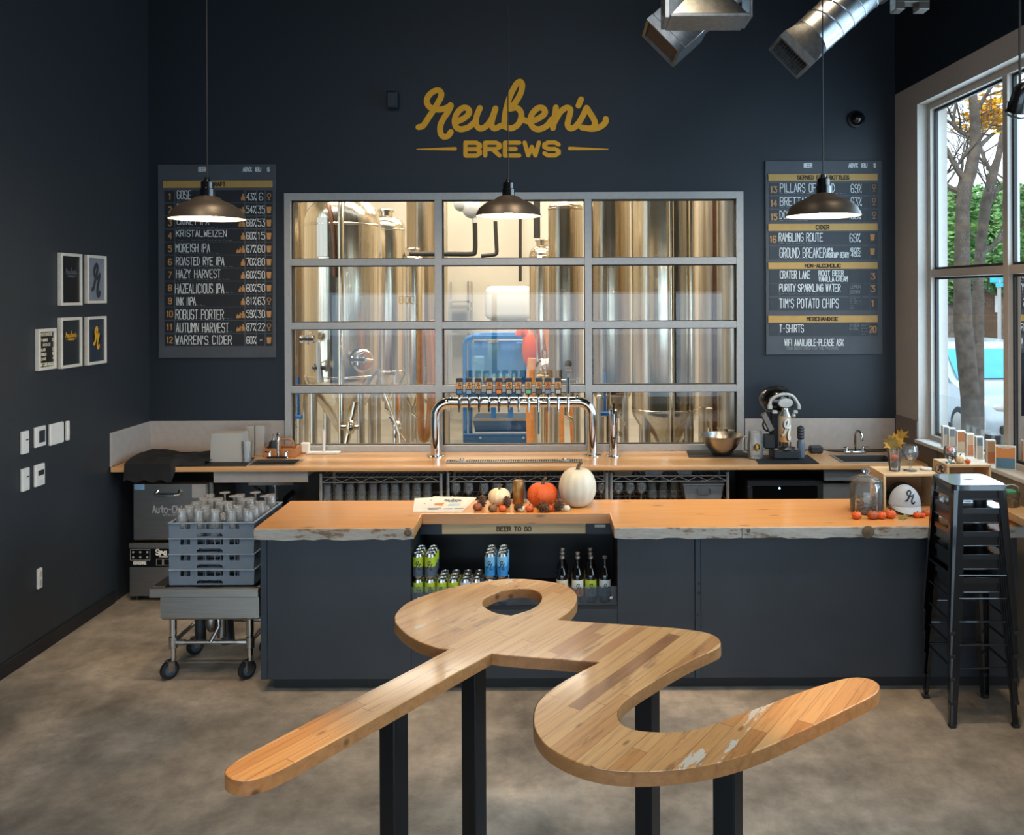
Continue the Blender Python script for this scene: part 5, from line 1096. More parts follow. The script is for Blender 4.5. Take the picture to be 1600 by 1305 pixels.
MB().box(a.x + e + .001, b.x - e - .001, 6.93, 6.945, z0 + e + .001, zt2 - e - .001).build('door_glass', K.blackg, d_)
c = P(1218, 763, 6.93); q = MB(); q.ball((c.x, 6.929, c.z), .008, .003, .008, 10, 6); q.build('status_light', flat('pale blue status light', (.3, .7, 1, 1), .5, emit=6), d_)
q = MB()
for x in (a.x + .05, b.x - .05):
    for y in (7.0, 7.38): q.cyl((x, y, 0), .015, .039, 10)
q.build('foot', K.black, t)
a, b = P(1287, 737, 6.9), P(1392, 737, 6.9); t = thing('sink_cabinet', 'grey laminate cabinet under the right sink', 'cabinet', ((a.x+b.x)/2, 7.1, 0))
MB().box(a.x, b.x - .02, 6.92, 7.42, .0, ZC - .17, .003).build('cabinet_body', K.grey, t); MB().box(a.x, b.x - .02, 6.885, 6.915, P(1330, 751, 6.9).z, ZC - .045, .004).build('apron_panel', K.grey, t)
a, b = P(336, 741, 6.9), P(482, 741, 6.9); z0 = P(400, 753, 6.9).z
solo(MB().box(a.x, b.x, 6.87, 6.89, z0, ZC - .042, .002).box(a.x + .02, a.x + .05, 6.8905, 7.43, ZC - .1, ZC - .042).box(b.x - .05, b.x - .02, 6.8905, 7.43, ZC - .1, ZC - .042), 'counter_apron', K.splash, 'pale grey apron board below the left sink', 'board')
cx = (ls[0] + ls[1]) / 2; t = thing('drain_pipe', 'steel sink drain with dark trap under the left sink', 'pipe', (cx, 7.05, .0)); q = MB(); q.cyl((cx, 7.02, ZC - .195), .03, .033, 14).cyl((cx, 7.02, ZC - .30), .018, .105, 14); q.build('drain_tail', K.chrome, t); q = MB(); q.cyl((cx, 7.02, ZC - .46), .03, .158, 14); q.tube(cr([(cx, 7.02, ZC - .42), (cx + .02, 7.1, ZC - .47), (cx, 7.25, ZC - .36), (cx, 7.438, ZC - .34)], 5), .022, 10); q.build('trap', K.black, t)
q = MB(); q.tube(cr([(cx - .38, 7.43, .86), (cx - .30, 7.2, .93), (cx - .2, 7.1, .88), (cx - .12, 7.2, .75), (cx - .12, 7.3, .5), (cx - .15, 7.40, .0)], 6), .010, 8); solo(q, 'water_hose', K.black, 'dark hose looping down behind the dish racks', 'hose')
q = MB(); q.tube(cr([(P(724, 741, 7.2).x, 7.41, ZC - .043), (P(722, 745, 7.2).x, 7.41, .985), (P(732, 747, 7.2).x, 7.41, .965), (P(760, 741, 7.2).x, 7.41, 1.0), (P(790, 741, 7.2).x, 7.41, 1.03), (P(810, 740, 7.2).x, 7.41, ZC - .043)], 6), .006, 8); solo(q, 'cable', K.black, 'thin black cable drooping below the counter under the tap tower', 'cable')
# dishwasher
Yd = 6.93; f = lambda x, y, Y=Yd: P(180 + x/4.35, 640 + y/4.35, Y)
t = thing('dishwasher', 'stainless undercounter glasswasher with tall door and dark control panel', 'dishwasher', (f(350, 0).x, 7.15, 0)); a, b = f(120, 500), f(655, 905)
MB().box(a.x, b.x, Yd + .03, 7.42, f(0, 900).z, a.z, .006).build('washer_body', K.steeld, t)
dr = MB().box(a.x, b.x - .03, Yd, Yd + .029, f(0, 890).z, a.z - .004, .006).build('door', K.steeld, t)
c0, c1 = f(292, 575), f(435, 575); q = MB(); q.tube(cr([(c0.x, Yd - .001, c0.z + .03), (c0.x, Yd - .03, c0.z), (c1.x, Yd - .03, c0.z), (c1.x, Yd - .001, c0.z + .03)], 4), .011, 10); q.build('handle', K.chrome, dr)
def tl(s, x0, y0, x1, y1, lw, m_, nm, par, Y): q = MB(); text(q, s, x0, y0, x1, y1, lw, lambda x, y: f(x, y, Y)); return q.build(nm, m_, par)
tl('Auto-Chlor', 255, 655, 505, 702, 8, K.cgrey, 'door_lettering', dr, Yd - .0015); tl('SYSTEM', 325, 712, 425, 724, 3, K.cgrey, 'door_lettering', dr, Yd - .0015)
c0, c1 = f(130, 508), f(200, 545); MB().box(c0.x, c1.x, Yd - .002, Yd - .0005, c1.z, c0.z).build('sticker', K.eb, dr); c0, c1 = f(522, 508), f(616, 600); MB().box(c0.x, c1.x, Yd - .002, Yd - .0005, c1.z, c0.z).build('notice_sticker', K.splash, dr)
MB().box(f(95, 0).x, b.x + .01, Yd - .02, 7.42, f(0, 940).z, f(0, 908).z, .004).build('tray_rim', K.steel, t)
MB().box(f(92, 0).x, b.x, Yd, 7.42, .04, f(0, 942).z, .004).build('lower_body', K.steeld, t)
c0, c1 = f(98, 948), f(560, 1068); cp = MB().box(c0.x, c1.x, Yd - .006, Yd - .001, c1.z, c0.z, .001).build('control_panel', K.blackg, t)
tl('Spa', 278, 952, 352, 988, 10, K.paper, 'panel_lettering', cp, Yd - .008); tl('GENODINE', 125, 1034, 210, 1052, 5, K.paper, 'panel_lettering', cp, Yd - .008); tl('POWER', 303, 996, 356, 1004, 2.5, K.paper, 'panel_lettering', cp, Yd - .008)
q = MB(); ff = lambda x, y: f(x, y, Yd - .008)
q.ribbon([(103, 952), (236, 952), (236, 1024), (103, 1024), (103, 952)], 3, ff, False)
for x in (122, 170, 218):
    for y in (970, 1004): disc(q, lambda u, v, x=x, y=y: ff(x + u, y + v), 8, 10)
for x in (300, 350): q.ribbon([(x - 20, 1018), (x + 20, 1018), (x + 20, 1058), (x - 20, 1058), (x - 20, 1018)], 2.5, ff, False)
q.build('panel_symbols', K.splash, cp)
q = MB()
for x in (f(92, 0).x + .04, b.x - .04):
    for y in (Yd + .05, 7.36): q.cyl((x, y, 0), .02, .039, 12)
q.build('foot', K.black, t)
# ------------------------------------------------------------------ sink cart with dish racks
Yk = 5.36; t = thing('sink_cart', 'low stainless mobile sink on four casters beside the bar', 'cart', (-2.27, 5.68, 0)); g = lambda x, y, Y=Yk: P(180 + x/5.22, 840 + y/5.22, Y)
xa, xb = g(270, 450).x, min(g(1172, 450).x, -1.935); zt2, zr_ = .632, .575; yb2 = 6.06
q = MB(); w = .085; q.box(xa, xb, Yk, Yk + .04, zr_, zt2, .006).box(xa, xb, yb2 - w, yb2, zr_, zt2, .006).box(xa, xa + w, Yk + .04, yb2 - w, zr_, zt2, .006).box(xb - .03, xb, Yk + .04, yb2 - w, zr_, zt2, .006); q.build('sink_rim', K.steel, t)
bx0, bx1 = g(375, 0, 5.42).x, xb - .015; zb2 = .42
q = MB(); q.box(bx0, bx1, Yk + .045, yb2 - .05, zb2, zb2 + .02, .012).box(bx0, bx1, Yk + .045, Yk + .055, zb2 + .012, zr_ + .005).box(bx0, bx1, yb2 - .06, yb2 - .05, zb2 + .012, zr_).box(bx0, bx0 + .01, Yk + .055, yb2 - .06, zb2 + .012, zr_).box(bx1 - .01, bx1, Yk + .055, yb2 - .06, zb2 + .012, zr_); q.build('basin', K.steel, t)
lx = (P(270.5, 1000, 5.55).x, P(391, 1000, 5.55).x); ly = (5.55, 5.93)
for x in lx:
    for y in ly:
        q = MB(); q.cyl((x, y, .275), .023, .144, 16).cyl((x, y, .12), .018, .155, 16); lg_ = q.build('leg', K.chrome, t)
        sg_ = -1 if x < -2.3 else -1
        cm = T(x + .012 * sg_, y - .025, .06) @ Rz(math.radians(-35))
        fk = MB(); fk.box(-.028, -.023, -.02, .02, -.01, .055, .001, m=cm).box(.023, .028, -.02, .02, -.01, .055, .001, m=cm).box(-.028, .028, -.02, .02, .052, .058, .001, m=cm); fk.cyl((x, y, .116), .02, .012, 14); cs = fk.build('caster_fork', K.steel, t)
        q = MB(); q.lathe([(0, -.016), (.04, -.016), (.045, -.018), (.058, -.014), (.06, 0), (.058, .014), (.045, .018), (.04, .016), (0, .016)], 28, cm @ Ry(PI/2)); q.build('caster_wheel', K.rubber, cs)
        q = MB(); q.lathe([(0, -.020), (.03, -.0195), (.038, -.0165)], 20, cm @ Ry(PI/2)); q.lathe([(.038, .0165), (.03, .0195), (0, .020)], 20, cm @ Ry(PI/2)); q.build('wheel_hub', K.wheel, cs)
q = MB(); zz = .225
q.tube([(lx[0], ly[0], zz), (lx[1], ly[0], zz)], .014, 10).tube([(lx[0], ly[1], zz), (lx[1], ly[1], zz)], .014, 10).tube([(lx[0], ly[0], zz), (lx[0], ly[1], zz)], .014, 10).tube([(lx[1], ly[0], zz), (lx[1], ly[1], zz)], .014, 10)
for x in lx:
    for y in ly: q.cyl((x, y, zz - .035), .027, .07, 14)
for x, sg_ in ((lx[0], 1), (lx[1], -1)): q.tube([(x, ly[0], zz), (x + sg_*.075, ly[0], zz)], .019, 10)
q.build('stretcher', K.steel, t)
q = MB(); xm = P(347, 1000, 5.6).x; q.tube([(xm, 5.6, .419), (xm, 5.6, .24)], .03, 14).tube([(xm, 5.6, .39), (xm - .25, 5.62, .39)], .014, 10).tube([(xm - .18, 5.62, .40), (lx[0] + .05, 5.80, .24)], .014, 10); q.build('drain_pipe', K.steeld, t)
q = MB(); q.tube([(xm - .005, 5.55, .40), (xm + .003, 5.545, .33), (xm - .045, 5.53, .235)], [.012, .010, .014], 10); q.ball((xm + .002, 5.545, .395), .02, .02, .02, 14, 8); q.build('drain_valve', K.chrome, t)
q = MB(); q.ball((xm - .075, 5.62, .33), .04, .04, .07, 14, 10); q.tube([(xm - .075, 5.62, .39), (xm - .075, 5.62, .27)], .018, 10); q.build('valve_body', K.steeld, t)
q = MB(); q.tube([(xm - .19, 5.72, .33), (xm - .19, 5.72, .16)], .035, 12); q.tube([(xm - .06, 5.8, .40), (xm - .04, 5.8, .12)], .045, 12); q.build('waste_hose', K.navyplastic, t)
# dish racks
Yr = 5.42; rx0, rx1 = P(263, 860, Yr).x, P(397, 860, Yr).x; W = rx1 - rx0; Dr = W; hr = .0975
def make_rack():
    t = thing('dish_rack', '', 'dish rack', (0, 0, 0)); th = .006; e = .004
    def sx(u): return -W/2 + W * u / 585   # photo units across the front face
    def wall(M, nm):
        ol = [(sx(4), 0), (sx(581), 0), (sx(585), hr), (sx(0), hr)]; hs = []
        hs.append([(sx(190), .002 + .004), (sx(370), .006), (sx(368), .022), (sx(350), .032), (sx(210), .032), (sx(192), .022)])
        z0, z1 = hr - .042, hr - .008
        for u0, u1 in ((80, 108), (114, 148), (195, 250), (256, 312), (318, 372), (415, 448), (454, 482)): hs.append([(sx(u0), z0), (sx(u1), z0), (sx(u1), z1), (sx(u0), z1)])
        q = MB(); q.fill(ol, hs, -th/2, th/2, 0, M @ Rx(PI/2)); q.build(nm, K.rack, t)
    wall(T(0, -Dr/2 + th/2 + e, 0), 'rack_side'); wall(T(0, Dr/2 - th/2 - e, 0), 'rack_side')
    wall(T(-W/2 + th/2 + e, 0, 0) @ Rz(PI/2) @ Matrix.Diagonal((.97, 1, 1, 1)), 'rack_side'); wall(T(W/2 - th/2 - e, 0, 0) @ Rz(PI/2) @ Matrix.Diagonal((.97, 1, 1, 1)), 'rack_side')
    q = MB(); n = 9
    for i in range(n + 1):
        p = -W/2 + .02 + (W - .04) * i / n; q.box(p - .004, p + .004, -Dr/2 + .014, Dr/2 - .014, .002, .007); q.box(-W/2 + .014, W/2 - .014, p - .004, p + .004, .003, .008)
    q.build('rack_base', K.rack, t)
    q = MB(); n = 5
    for i in range(1, n):
        p = -W/2 + W * i / n; q.box(p - .002, p + .002, -Dr/2 + .014, Dr/2 - .014, .04, .085); q.box(-W/2 + .014, W/2 - .014, p - .002, p + .002, .04, .085)
    q.build('divider', K.rack, t)
    q = MB(); o = .003; w = .012
    q.box(-W/2 - o, W/2 + o, -Dr/2 - o, -Dr/2 + w, hr - .006, hr, .001).box(-W/2 - o, W/2 + o, Dr/2 - w, Dr/2 + o, hr - .006, hr, .001).box(-W/2 - o, -W/2 + w, -Dr/2 + w, Dr/2 - w, hr - .006, hr, .001).box(W/2 - w, W/2 + o, -Dr/2 + w, Dr/2 - w, hr - .006, hr, .001); q.build('rack_rim', K.rim, t)
    return t
rk = make_rack(); rc_ = ((rx0 + rx1)/2, Yr + Dr/2)
for i, nm in enumerate(('lowest rack of the stack, resting on the sink cart', 'second rack from the bottom', 'third rack from the bottom', 'topmost rack, filled with glasses')):
    loc = (rc_[0], rc_[1], .6335 + i * (hr + .0008)); lab = 'blue grey plastic dish rack, ' + nm
    if i == 0: rk.location = loc; rk['label'] = lab; rk['group'] = 'stacked dish racks'
    else: dup(rk, loc, 0, lab)
zg = .6335 + 3 * (hr + .0008) + .0085; ip = MB().lathe(inv(pint_prof(.155, .042, .031), .155), 24).build('pint_glass', K.glass); ig = MB().lathe(inv([(r_*1.02, z*1.13) for r_, z in goblet_prof()], .17), 24).build('stemmed_glass', K.glass)
rows_ = ['front row', 'second row', 'third row', 'fourth row', 'back row']
for j in range(5):
    for i in range(5):
        gob = (j, i) in ((2, 1), (2, 3), (3, 2), (4, 1), (4, 3), (3, 4), (1, 2))
        x = rc_[0] + (i - 2) * W / 5 * .97; y = rc_[1] + (j - 2) * Dr / 5 * .97
        o = gl(ig if gob else ip, x, y, zg, f"{'stemmed glass' if gob else 'pint glass'} upside down in the top dish rack, {rows_[j]}, {ordn[i]} from the left", 'glasses in the top dish rack')
# ------------------------------------------------------------------ things on the bar top
def pumpkin(px0, px1, py0, py1, name, label, mat, ribs=10, depth=.09, Y=None, z=ZS, stem=True, sq=1.0, group=None, pw=.5):
    Yc_ = Y or PZ((px0 + px1)/2, py1 - 2, z).y + .02; a, b = P(px0, py1, Yc_), P(px1, py1, Yc_); r = (b.x - a.x)/2; h = (py1 - py0) * Yc_ / F * sq; cx = (a.x + b.x)/2
    t = thing(name, label, 'pumpkin', (cx, Yc_, z + .001), 0, group); q = MB(); n = 64 if r > .05 else 32; k = 20
    def f(c):
        th = math.atan2(c.y, c.x); rr = math.hypot(c.x, c.y); m_ = 1 - depth * (1 - abs(math.sin(ribs * th / 2)) ** pw) * (rr ** .7 if rr > 0 else 0)
        zz = c.z; dip = .18 * math.exp(-(rr / .28) ** 2) * (1 if zz > 0 else .6)
        zz = zz - dip * (1 if zz > 0 else -1)
        return Vector((cx + c.x * r * m_, Yc_ + c.y * r * m_, z + .001 + h * (zz + 1) / 2 - (.0 if zz > 0 else h * .0)))
    prof = [(math.sin(PI*i/k) ** .85, -math.cos(PI*i/k)) for i in range(k + 1)]; prof[0] = (0, -1); prof[-1] = (0, 1); q.lathe(prof, n, None, f)
    mz = min(v.co.z for v in q.bm.verts); bmesh.ops.translate(q.bm, vec=(0, 0, z + .001 - mz), verts=q.bm.verts)
    q.build('pumpkin_body', mat, t, sharp=80)
    if stem:
        tz = z + .001 - mz + z + h * .88 - z; tz = z + h * .9; MB().tube([(cx, Yc_, tz - h*.03), (cx + r*.05, Yc_, tz + r*.2), (cx + r*.22, Yc_ - r*.05, tz + r*.42)], [r*.13, r*.085, r*.1], 8).build('stem', K.stem, t)
    return t
pumpkin(873, 932, 739, 797, 'white_pumpkin', 'large round white pumpkin, the tallest on the bar', K.pumpW, 14, .05, 5.80, sq=1.08)
pumpkin(822.5, 873, 760, 797, 'orange_pumpkin', 'squat glittery orange pumpkin between the gold can and the large white one', K.pumpO, 6, .17, 5.81, sq=1.0)
pumpkin(762.5, 798, 769, 795, 'cream_pumpkin', 'small cream pumpkin with curled stem left of the gold can', K.pumpC, 12, .08, 5.83, sq=1.05)
c = P(810, 792, 5.86); t = thing('gold_can', 'can wrapped in crinkled gold foil between two pumpkins', 'can', (c.x, 5.86, ZS)); M = T(c.x, 5.86, ZS + .001); rr = .0385; hh = P(810, 751, 5.86).z - ZS
MB().lathe([(0, .002), (rr*.85, 0), (rr, .012), (rr*.98, hh*.3), (rr, hh*.5), (rr*.97, hh*.7), (rr, hh*.9), (rr*.86, hh*.97), (rr*.86, hh), (rr*.8, hh), (rr*.78, hh*.985), (0, hh*.985)], 28, M).build('can_shell', K.goldcan, t); MB().lathe([(0, .003), (.014, .002), (.014, 0)], 14, M @ T(0, 0, hh*.986)).build('can_tab', K.can, t)
a, b = P(796, 792, 5.92), P(824, 792, 5.92); q = MB(); z1 = P(810, 779, 5.92).z; q.prism([(a.x, 5.905), (b.x, 5.905), (b.x, 5.908), (a.x, 5.908)], ZS + .001, z1).prism([(a.x, 5.9082), (b.x, 5.9082), (b.x, 5.945), (a.x, 5.945)], ZS + .001, ZS + .003); solo(q, 'tent_card', K.paper, 'small white card standing behind the gold can', 'card')
def mini(px, py, r, mat, name, label, z=ZS, Y=None, ribs=8):
    pumpkin(px - r, px + r, py - 1.55 * r, py, name, label, mat, ribs, .12, Y or PZ(px, py - .5, z).y + .012, z)
def cone_(px, py, r, label, z=ZS, Y=None, rx=0):
    Yc_ = Y or PZ(px, py, z).y + .01; c = P(px, py, Yc_); rr = r * Yc_ / F; q = MB(); L = rr * 1.25
    q.ball((0, 0, L), rr*.62, rr*.62, L*.95, 12, 8)
    for i in range(44):
        u = i / 43; a = i * 2.4; zz = L * (.12 + 1.75 * u); ro = rr * math.sqrt(max(.05, 1 - (1.75*u - .8) ** 2 / 1.15)) * .95
        q.box(-rr*.16, rr*.16, 0, rr*.42, -rr*.05, rr*.05, 0, T(0, 0, zz) @ Rz(a) @ T(0, ro - rr*.40, 0) @ Rx(.55))
    bmesh.ops.transform(q.bm, matrix=T(c.x, Yc_, 0) @ Rx(rx) @ Ry(rx * .7), verts=q.bm.verts); mz = min(v.co.z for v in q.bm.verts); bmesh.ops.translate(q.bm, vec=(0, 0, z + .001 - mz), verts=q.bm.verts)
    return solo(q, 'pinecone', K.cone, label, 'pinecone')
for px, py, r, rx, lab in ((752, 794, 8, .2, 'brown pinecone below the small cream pumpkin, one of a pair, upper one'), (792, 795, 7.5, 0, 'dark pinecone at the foot of the small cream pumpkin, under its right side'), (804, 799, 7, 1.2, 'dark pinecone in front of the gold can'), (840, 799.5, 8.5, 1.3, 'pinecone lying before the orange pumpkin, left of its middle'), (870, 799, 8.5, .4, 'dark pinecone between the orange and the large white pumpkins')):
    cone_(px, py, r, lab, rx=rx, Y=None)
for px, py, r, m_, nm, lab in ((746, 799, 7.5, flat('russet gourd', '8b4526', .5, 0, .3, 40), 'mini_pumpkin', 'russet mini pumpkin at the left end of the row by the papers'), (770, 801, 7.5, flat('brown gourd', '7a5330', .6, 0, .4, 50), 'mini_pumpkin', 'brown mini pumpkin under the small cream pumpkin'), (785, 801, 6.5, K.pumpO, 'mini_pumpkin', 'orange mini pumpkin under the small cream pumpkin'), (814.5, 801, 6.5, K.pumpC, 'mini_pumpkin', 'cream mini pumpkin in front of the gold can'), (827, 801, 6.8, K.pumpO, 'mini_pumpkin', 'orange mini pumpkin right of the gold can'), (860, 800, 6.5, K.pumpO, 'mini_pumpkin', 'orange mini pumpkin under the glittery orange pumpkin'), (885, 800, 6.2, K.pumpW, 'mini_pumpkin', 'white mini pumpkin in front of the large white one')):
    mini(px, py, r, m_, nm, lab)
# papers
def sheet(pts, z, name, label, prints=None):
    p = [PZ(px, py, z) for px, py in pts]; t = thing(name, label, 'paper', ((p[0].x + p[2].x)/2, (p[0].y + p[2].y)/2, z)); MB().prism([(v.x, v.y) for v in p], z, z + .0012).build('paper_sheet', K.paper, t)
    if prints:
        g_ = lambda x, y: PZ(630 + x/4.571, 730 + y/4.571, z + .0016)
        q = MB(); q.poly([g_(*v) for v in ((225, 258), (296, 255), (280, 276), (222, 274))]); q.build('print_patch', K.eo, t)
        q = MB(); q.poly([g_(*v) for v in ((325, 262), (410, 258), (400, 276), (318, 278))]); q.build('print_patch', K.eb, t)
        q = MB(); script(q, 290, 226, 420, 250, 4, g_)
        for x0, x1, y in ((175, 270, 296), (290, 350, 300), (365, 430, 296), (180, 250, 304), (150, 160, 262), (190, 205, 238)): q.ribbon([(x0, y), (x1, y - 2)], 4, g_, False)
        q.build('print_lettering', K.artdark, t)
    return t
sheet([(645, 800.5), (722, 800), (745, 778), (690, 776.5), (648, 779)], ZS + .001, 'menu_paper', 'lower white sheet of the papers lying left of the pumpkins')
sheet([(646, 799), (718, 798.5), (742, 777.5), (678, 775.8)], ZS + .003, 'menu_paper', 'printed white sheet with orange and blue patches on top of the papers', True)
# glass jar
c = PZ(1353.5, 805, ZS); Yj = c.y + .08; r = 24.5 * Yj / F; c = P(1353.5, 800, Yj); zt2 = P(1353, 752, Yj).z
t = thing('glass_jar', 'clear glass jar with knobbed lid half full of brown treats', 'jar', (c.x, Yj, ZS)); M = T(c.x, Yj, ZS + .001); h = zt2 - ZS
MB().lathe([(0, 0), (r*.93, 0), (r, .012), (r, h*.86), (r*.9, h*.95), (r*.88, h), (r*.85, h), (r*.86, h*.94), (r*.96, h*.85), (r*.96, .014), (0, .012)], 40, M).build('jar_body', K.jar, t)
MB().lathe([(r*.80, h - .012), (r*.84, h + .002), (r*.98, h + .003), (r*1.0, h + .010), (r*.9, h + .018), (r*.55, h + .034), (r*.2, h + .042), (r*.17, h + .052), (r*.3, h + .066), (r*.24, h + .082), (0, h + .086), (0, h + .074), (r*.1, h + .036), (r*.5, h + .026), (r*.8, h + .006)], 40, M).build('jar_lid', K.jar, t)
q = MB()
for i in range(150): a = random.uniform(0, 2*PI); d_ = r*.82 * math.sqrt(random.random()); s_ = random.uniform(.008, .015); q.cbox((0, 0, 0), s_*1.6, s_*.7, s_*.8, .001, M @ T(d_*math.cos(a), d_*math.sin(a), .022 + random.random() * (h*.36 + .02*math.cos(a))) @ Rz(random.random()*6) @ Rx(random.random()*6))
ob = solo(q, 'jar_treats', K.kibble, 'brown dried treats filling the lower part of the glass jar', 'treats'); ob['kind'] = 'stuff'
# crates
def crate(x0, x1, y0, y1, z0, z1, label):
    t = thing('wooden_crate', label, 'crate', ((x0+x1)/2, (y0+y1)/2, z0)); th = .016
    MB().box(x0, x1, y0, y1, z1 - th, z1, .002).build('top_board', K.pine, t); MB().box(x0 + th, x1 - th, y0, y1, z0, z0 + th, .002).build('bottom_board', K.crate, t)
    for a, b in ((x0, x0 + th), (x1 - th, x1)): MB().box(a, b, y0, y1, z0, z1 - th - .0005, .002).build('end_board', K.pine, t)
    MB().box(x0 + th, x1 - th, y1 - .012, y1, z0 + th + .0005, z1 - th - .0005).build('back_board', K.crate, t); return t
zk = P(1400, 741, 5.6).z; xk = P(1380.5, 760, 5.6).x
crate(xk, xk + .36, 5.6, 5.86, ZS + .001, zk, 'open pine crate on the bar framing the grey cap')
xr_ = P(1551, 740, 5.68).x; zk2 = P(1500, 726.5, 5.68).z
crate(xr_ - .3, xr_ - .008, 5.68, 5.90, ZS + .001, zk2, 'pine crate by the window behind the stool stack')
# cap
cc = P(1419, 800, 5.555); t = thing('baseball_cap', 'pale grey cap with a black letter r, propped in the crate', 'cap', (cc.x, 5.56, ZS)); sx_ = 24.5 * 5.555 / F; zc_ = P(1419, 791, 5.555).z; zh_ = P(1419, 760, 5.56).z - zc_
M = T(cc.x, 5.615, zc_)
dome = lambda r_, k=10: [(r_ * math.cos(PI/2*i/k), r_ * math.sin(PI/2*i/k)) for i in range(k)] + [(0, r_)]
q = MB(); n = 40; prof = dome(1.0); q.lathe(prof, n, M @ Matrix.Diagonal((sx_, .085, zh_, 1)))
bmesh.ops.delete(q.bm, geom=[v for v in q.bm.verts if v.co.y > 5.63], context='VERTS'); q.build('crown_front', K.capw if hasattr(K, 'capw') else K.cap, t)
q = MB(); q.lathe(dome(1.0), 32, T(cc.x, 5.655, zc_) @ Matrix.Diagonal((sx_*1.14, .075, zh_*1.04, 1))); bmesh.ops.delete(q.bm, geom=[v for v in q.bm.verts if v.co.y < 5.63], context='VERTS'); q.build('crown_back', K.capb, t)
q = MB(); n = 18; G = []
for j in range(6):
    v = j / 5; row = []
    for i in range(n + 1):
        a = PI * i / n; row.append(q.bm.verts.new((cc.x - math.cos(a) * sx_ * (1.0 - .05*v), 5.615 - math.sin(a) * (.085 + .055 * v), zc_ - (.034 * v * (.4 + .6*math.sin(a))) - .002)))
    G.append(row)
for j in range(5):
    for i in range(n): q.bm.faces.new((G[j][i], G[j][i+1], G[j+1][i+1], G[j+1][i]))
q.build('brim', K.cap, t)
def capf(x, y):     # onto the crown
    X, Z = x / sx_, y / zh_; k = math.sqrt(max(0, 1 - X*X - Z*Z)); return Vector((cc.x + x, 5.615 - .0858 * k - .0012, zc_ + y))
q = MB(); rlogo(q, -.024, .098, .034, .022, .010, capf); q.build('cap_logo', K.artblack, t)
# glasses on the crates
def leafpts(s): return [(s*x, s*y) for x, y in ((0, -.5), (.12, -.1), (.5, -.2), (.3, .05), (.55, .3), (.2, .28), (.12, .62), (0, .4), (-.14, .6), (-.2, .26), (-.52, .3), (-.3, .04), (-.48, -.22), (-.12, -.1))]
def addleaf(q, M, s): 
    n0 = len(q.bm.verts); q.poly([(x, y, .25*s*math.sin(3*x/s)*.5) for x, y in leafpts(s)]); q.bm.verts.ensure_lookup_table(); q._m(list(q.bm.verts)[n0:], M)
c = P(1399.5, 741, 5.68); t = thing('leaf_glass', 'pint glass with an orange mini gourd and autumn leaves on the crate', 'glass', (c.x, 5.70, zk)); M = T(c.x, 5.70, zk + .001)
MB().lathe(pint_prof(.152, .048, .034), 28, M).build('glass_body', K.jar, t)
t = thing('leaf_bunch', 'yellow and orange autumn leaves sticking out of the pint glass', 'leaves', (c.x, 5.70, zk + .1))
for (dx, dz, s, a, b_, mm) in ((-.03, .18, .10, .9, .4, K.leafg), (.03, .175, .085, -.5, -.3, K.leaf), (.0, .20, .09, .2, .1, K.leaf), (.045, .225, .10, -.35, .3, K.leaf), (-.045, .165, .07, 1.2, -.4, K.leaf)):
    q = MB(); addleaf(q, M @ T(dx, 0, dz) @ Ry(a) @ Rx(PI/2 + b_), s); q.tube([M @ Vector((dx*.2, 0, .05)), M @ Vector((dx, 0, dz - s*.3))], .002, 5); q.build('leaf', mm, t)
q = MB(); q.ball((c.x, 5.70, zk + .085), .029, .029, .025, 16, 10); solo(q, 'mini_gourd', K.pumpO, 'orange mini gourd inside the leaf-filled pint glass', 'gourd')
q = MB(); q.ball((c.x, 5.70, zk + .04), .026, .026, .022, 12, 8); solo(q, 'pinecone', K.cone, 'dark pinecone at the bottom of the leaf-filled pint glass', 'pinecone')
c = P(1424, 743, 5.68); q = MB(); q.lathe([(r_*1.25, z*1.12) for r_, z in goblet_prof()], 32, T(c.x, 5.70, zk + .001)); solo(q, 'snifter_glass', K.jar, 'empty clear snifter glass on the crate beside the leaf-filled glass', 'glass')
c = P(1447.5, 739, 5.72); solo(MB().lathe([(0, 0), (.036, 0), (.039, .008), (.036, .014), (0, .014)], 24, T(c.x, 5.73, zk + .001)), 'white_puck', K.white, 'flat white round puck on the crate beside the stool seat', 'puck')
c = P(1484.5, 722, 5.74); z2 = zk2 + .001; M = T(c.x, 5.74, z2)
solo(MB().lathe([(0, 0), (.03, 0), (.029, .004), (.008, .012), (.02, .025), (.04, .05), (.041, .085), (.037, .108), (.035, .108), (.0385, .085), (.0375, .052), (.017, .03), (0, .022)], 28, M), 'tasting_glass', K.jar, 'short footed tasting glass holding a mini pumpkin by the window', 'glass')
solo(MB().ball((c.x, 5.74, z2 + .088), .026, .026, .02, 16, 10), 'mini_gourd', K.pumpO, 'orange mini gourd in the short tasting glass by the window', 'gourd')
solo(MB().ball((c.x, 5.74, z2 + .048), .022, .022, .018, 12, 8), 'pinecone', K.cone, 'dark pinecone in the short tasting glass by the window', 'pinecone')
mini(1500, 727.5, 8.5, K.pumpC, 'mini_pumpkin', 'cream mini pumpkin on the crate by the window', zk2, 5.74); mini(1512, 727, 4.5, K.pumpO, 'mini_pumpkin', 'tiny orange mini pumpkin on the crate by the window', zk2, 5.72)
c = P(1469, 732.5, 5.62); t = thing('round_coaster', 'round kraft coaster with a ringed letter r, propped by the window crate', 'coaster', (c.x, 5.62, ZS)); hz = c.z
q = MB(); q.cyl((c.x, 5.62, hz), .036, .004, 32, axis='Y'); q.build('coaster_disc', K.crate, t); fz = lambda x, y: Vector((c.x + x, 5.6192, hz - y)); q = MB(); q.ribbon([(.032*math.cos(2*PI*i/28), .032*math.sin(2*PI*i/28)) for i in range(29)], .004, fz, False); rlogo(q, -.016, -.02, .016, .02, .008, fz); q.build('coaster_print', K.artblack, t)
q = MB(); q.box(c.x - .004, c.x + .004, 5.6245, 5.63, ZS + .001, hz + .01); q.build('coaster_stand', K.crate, t)
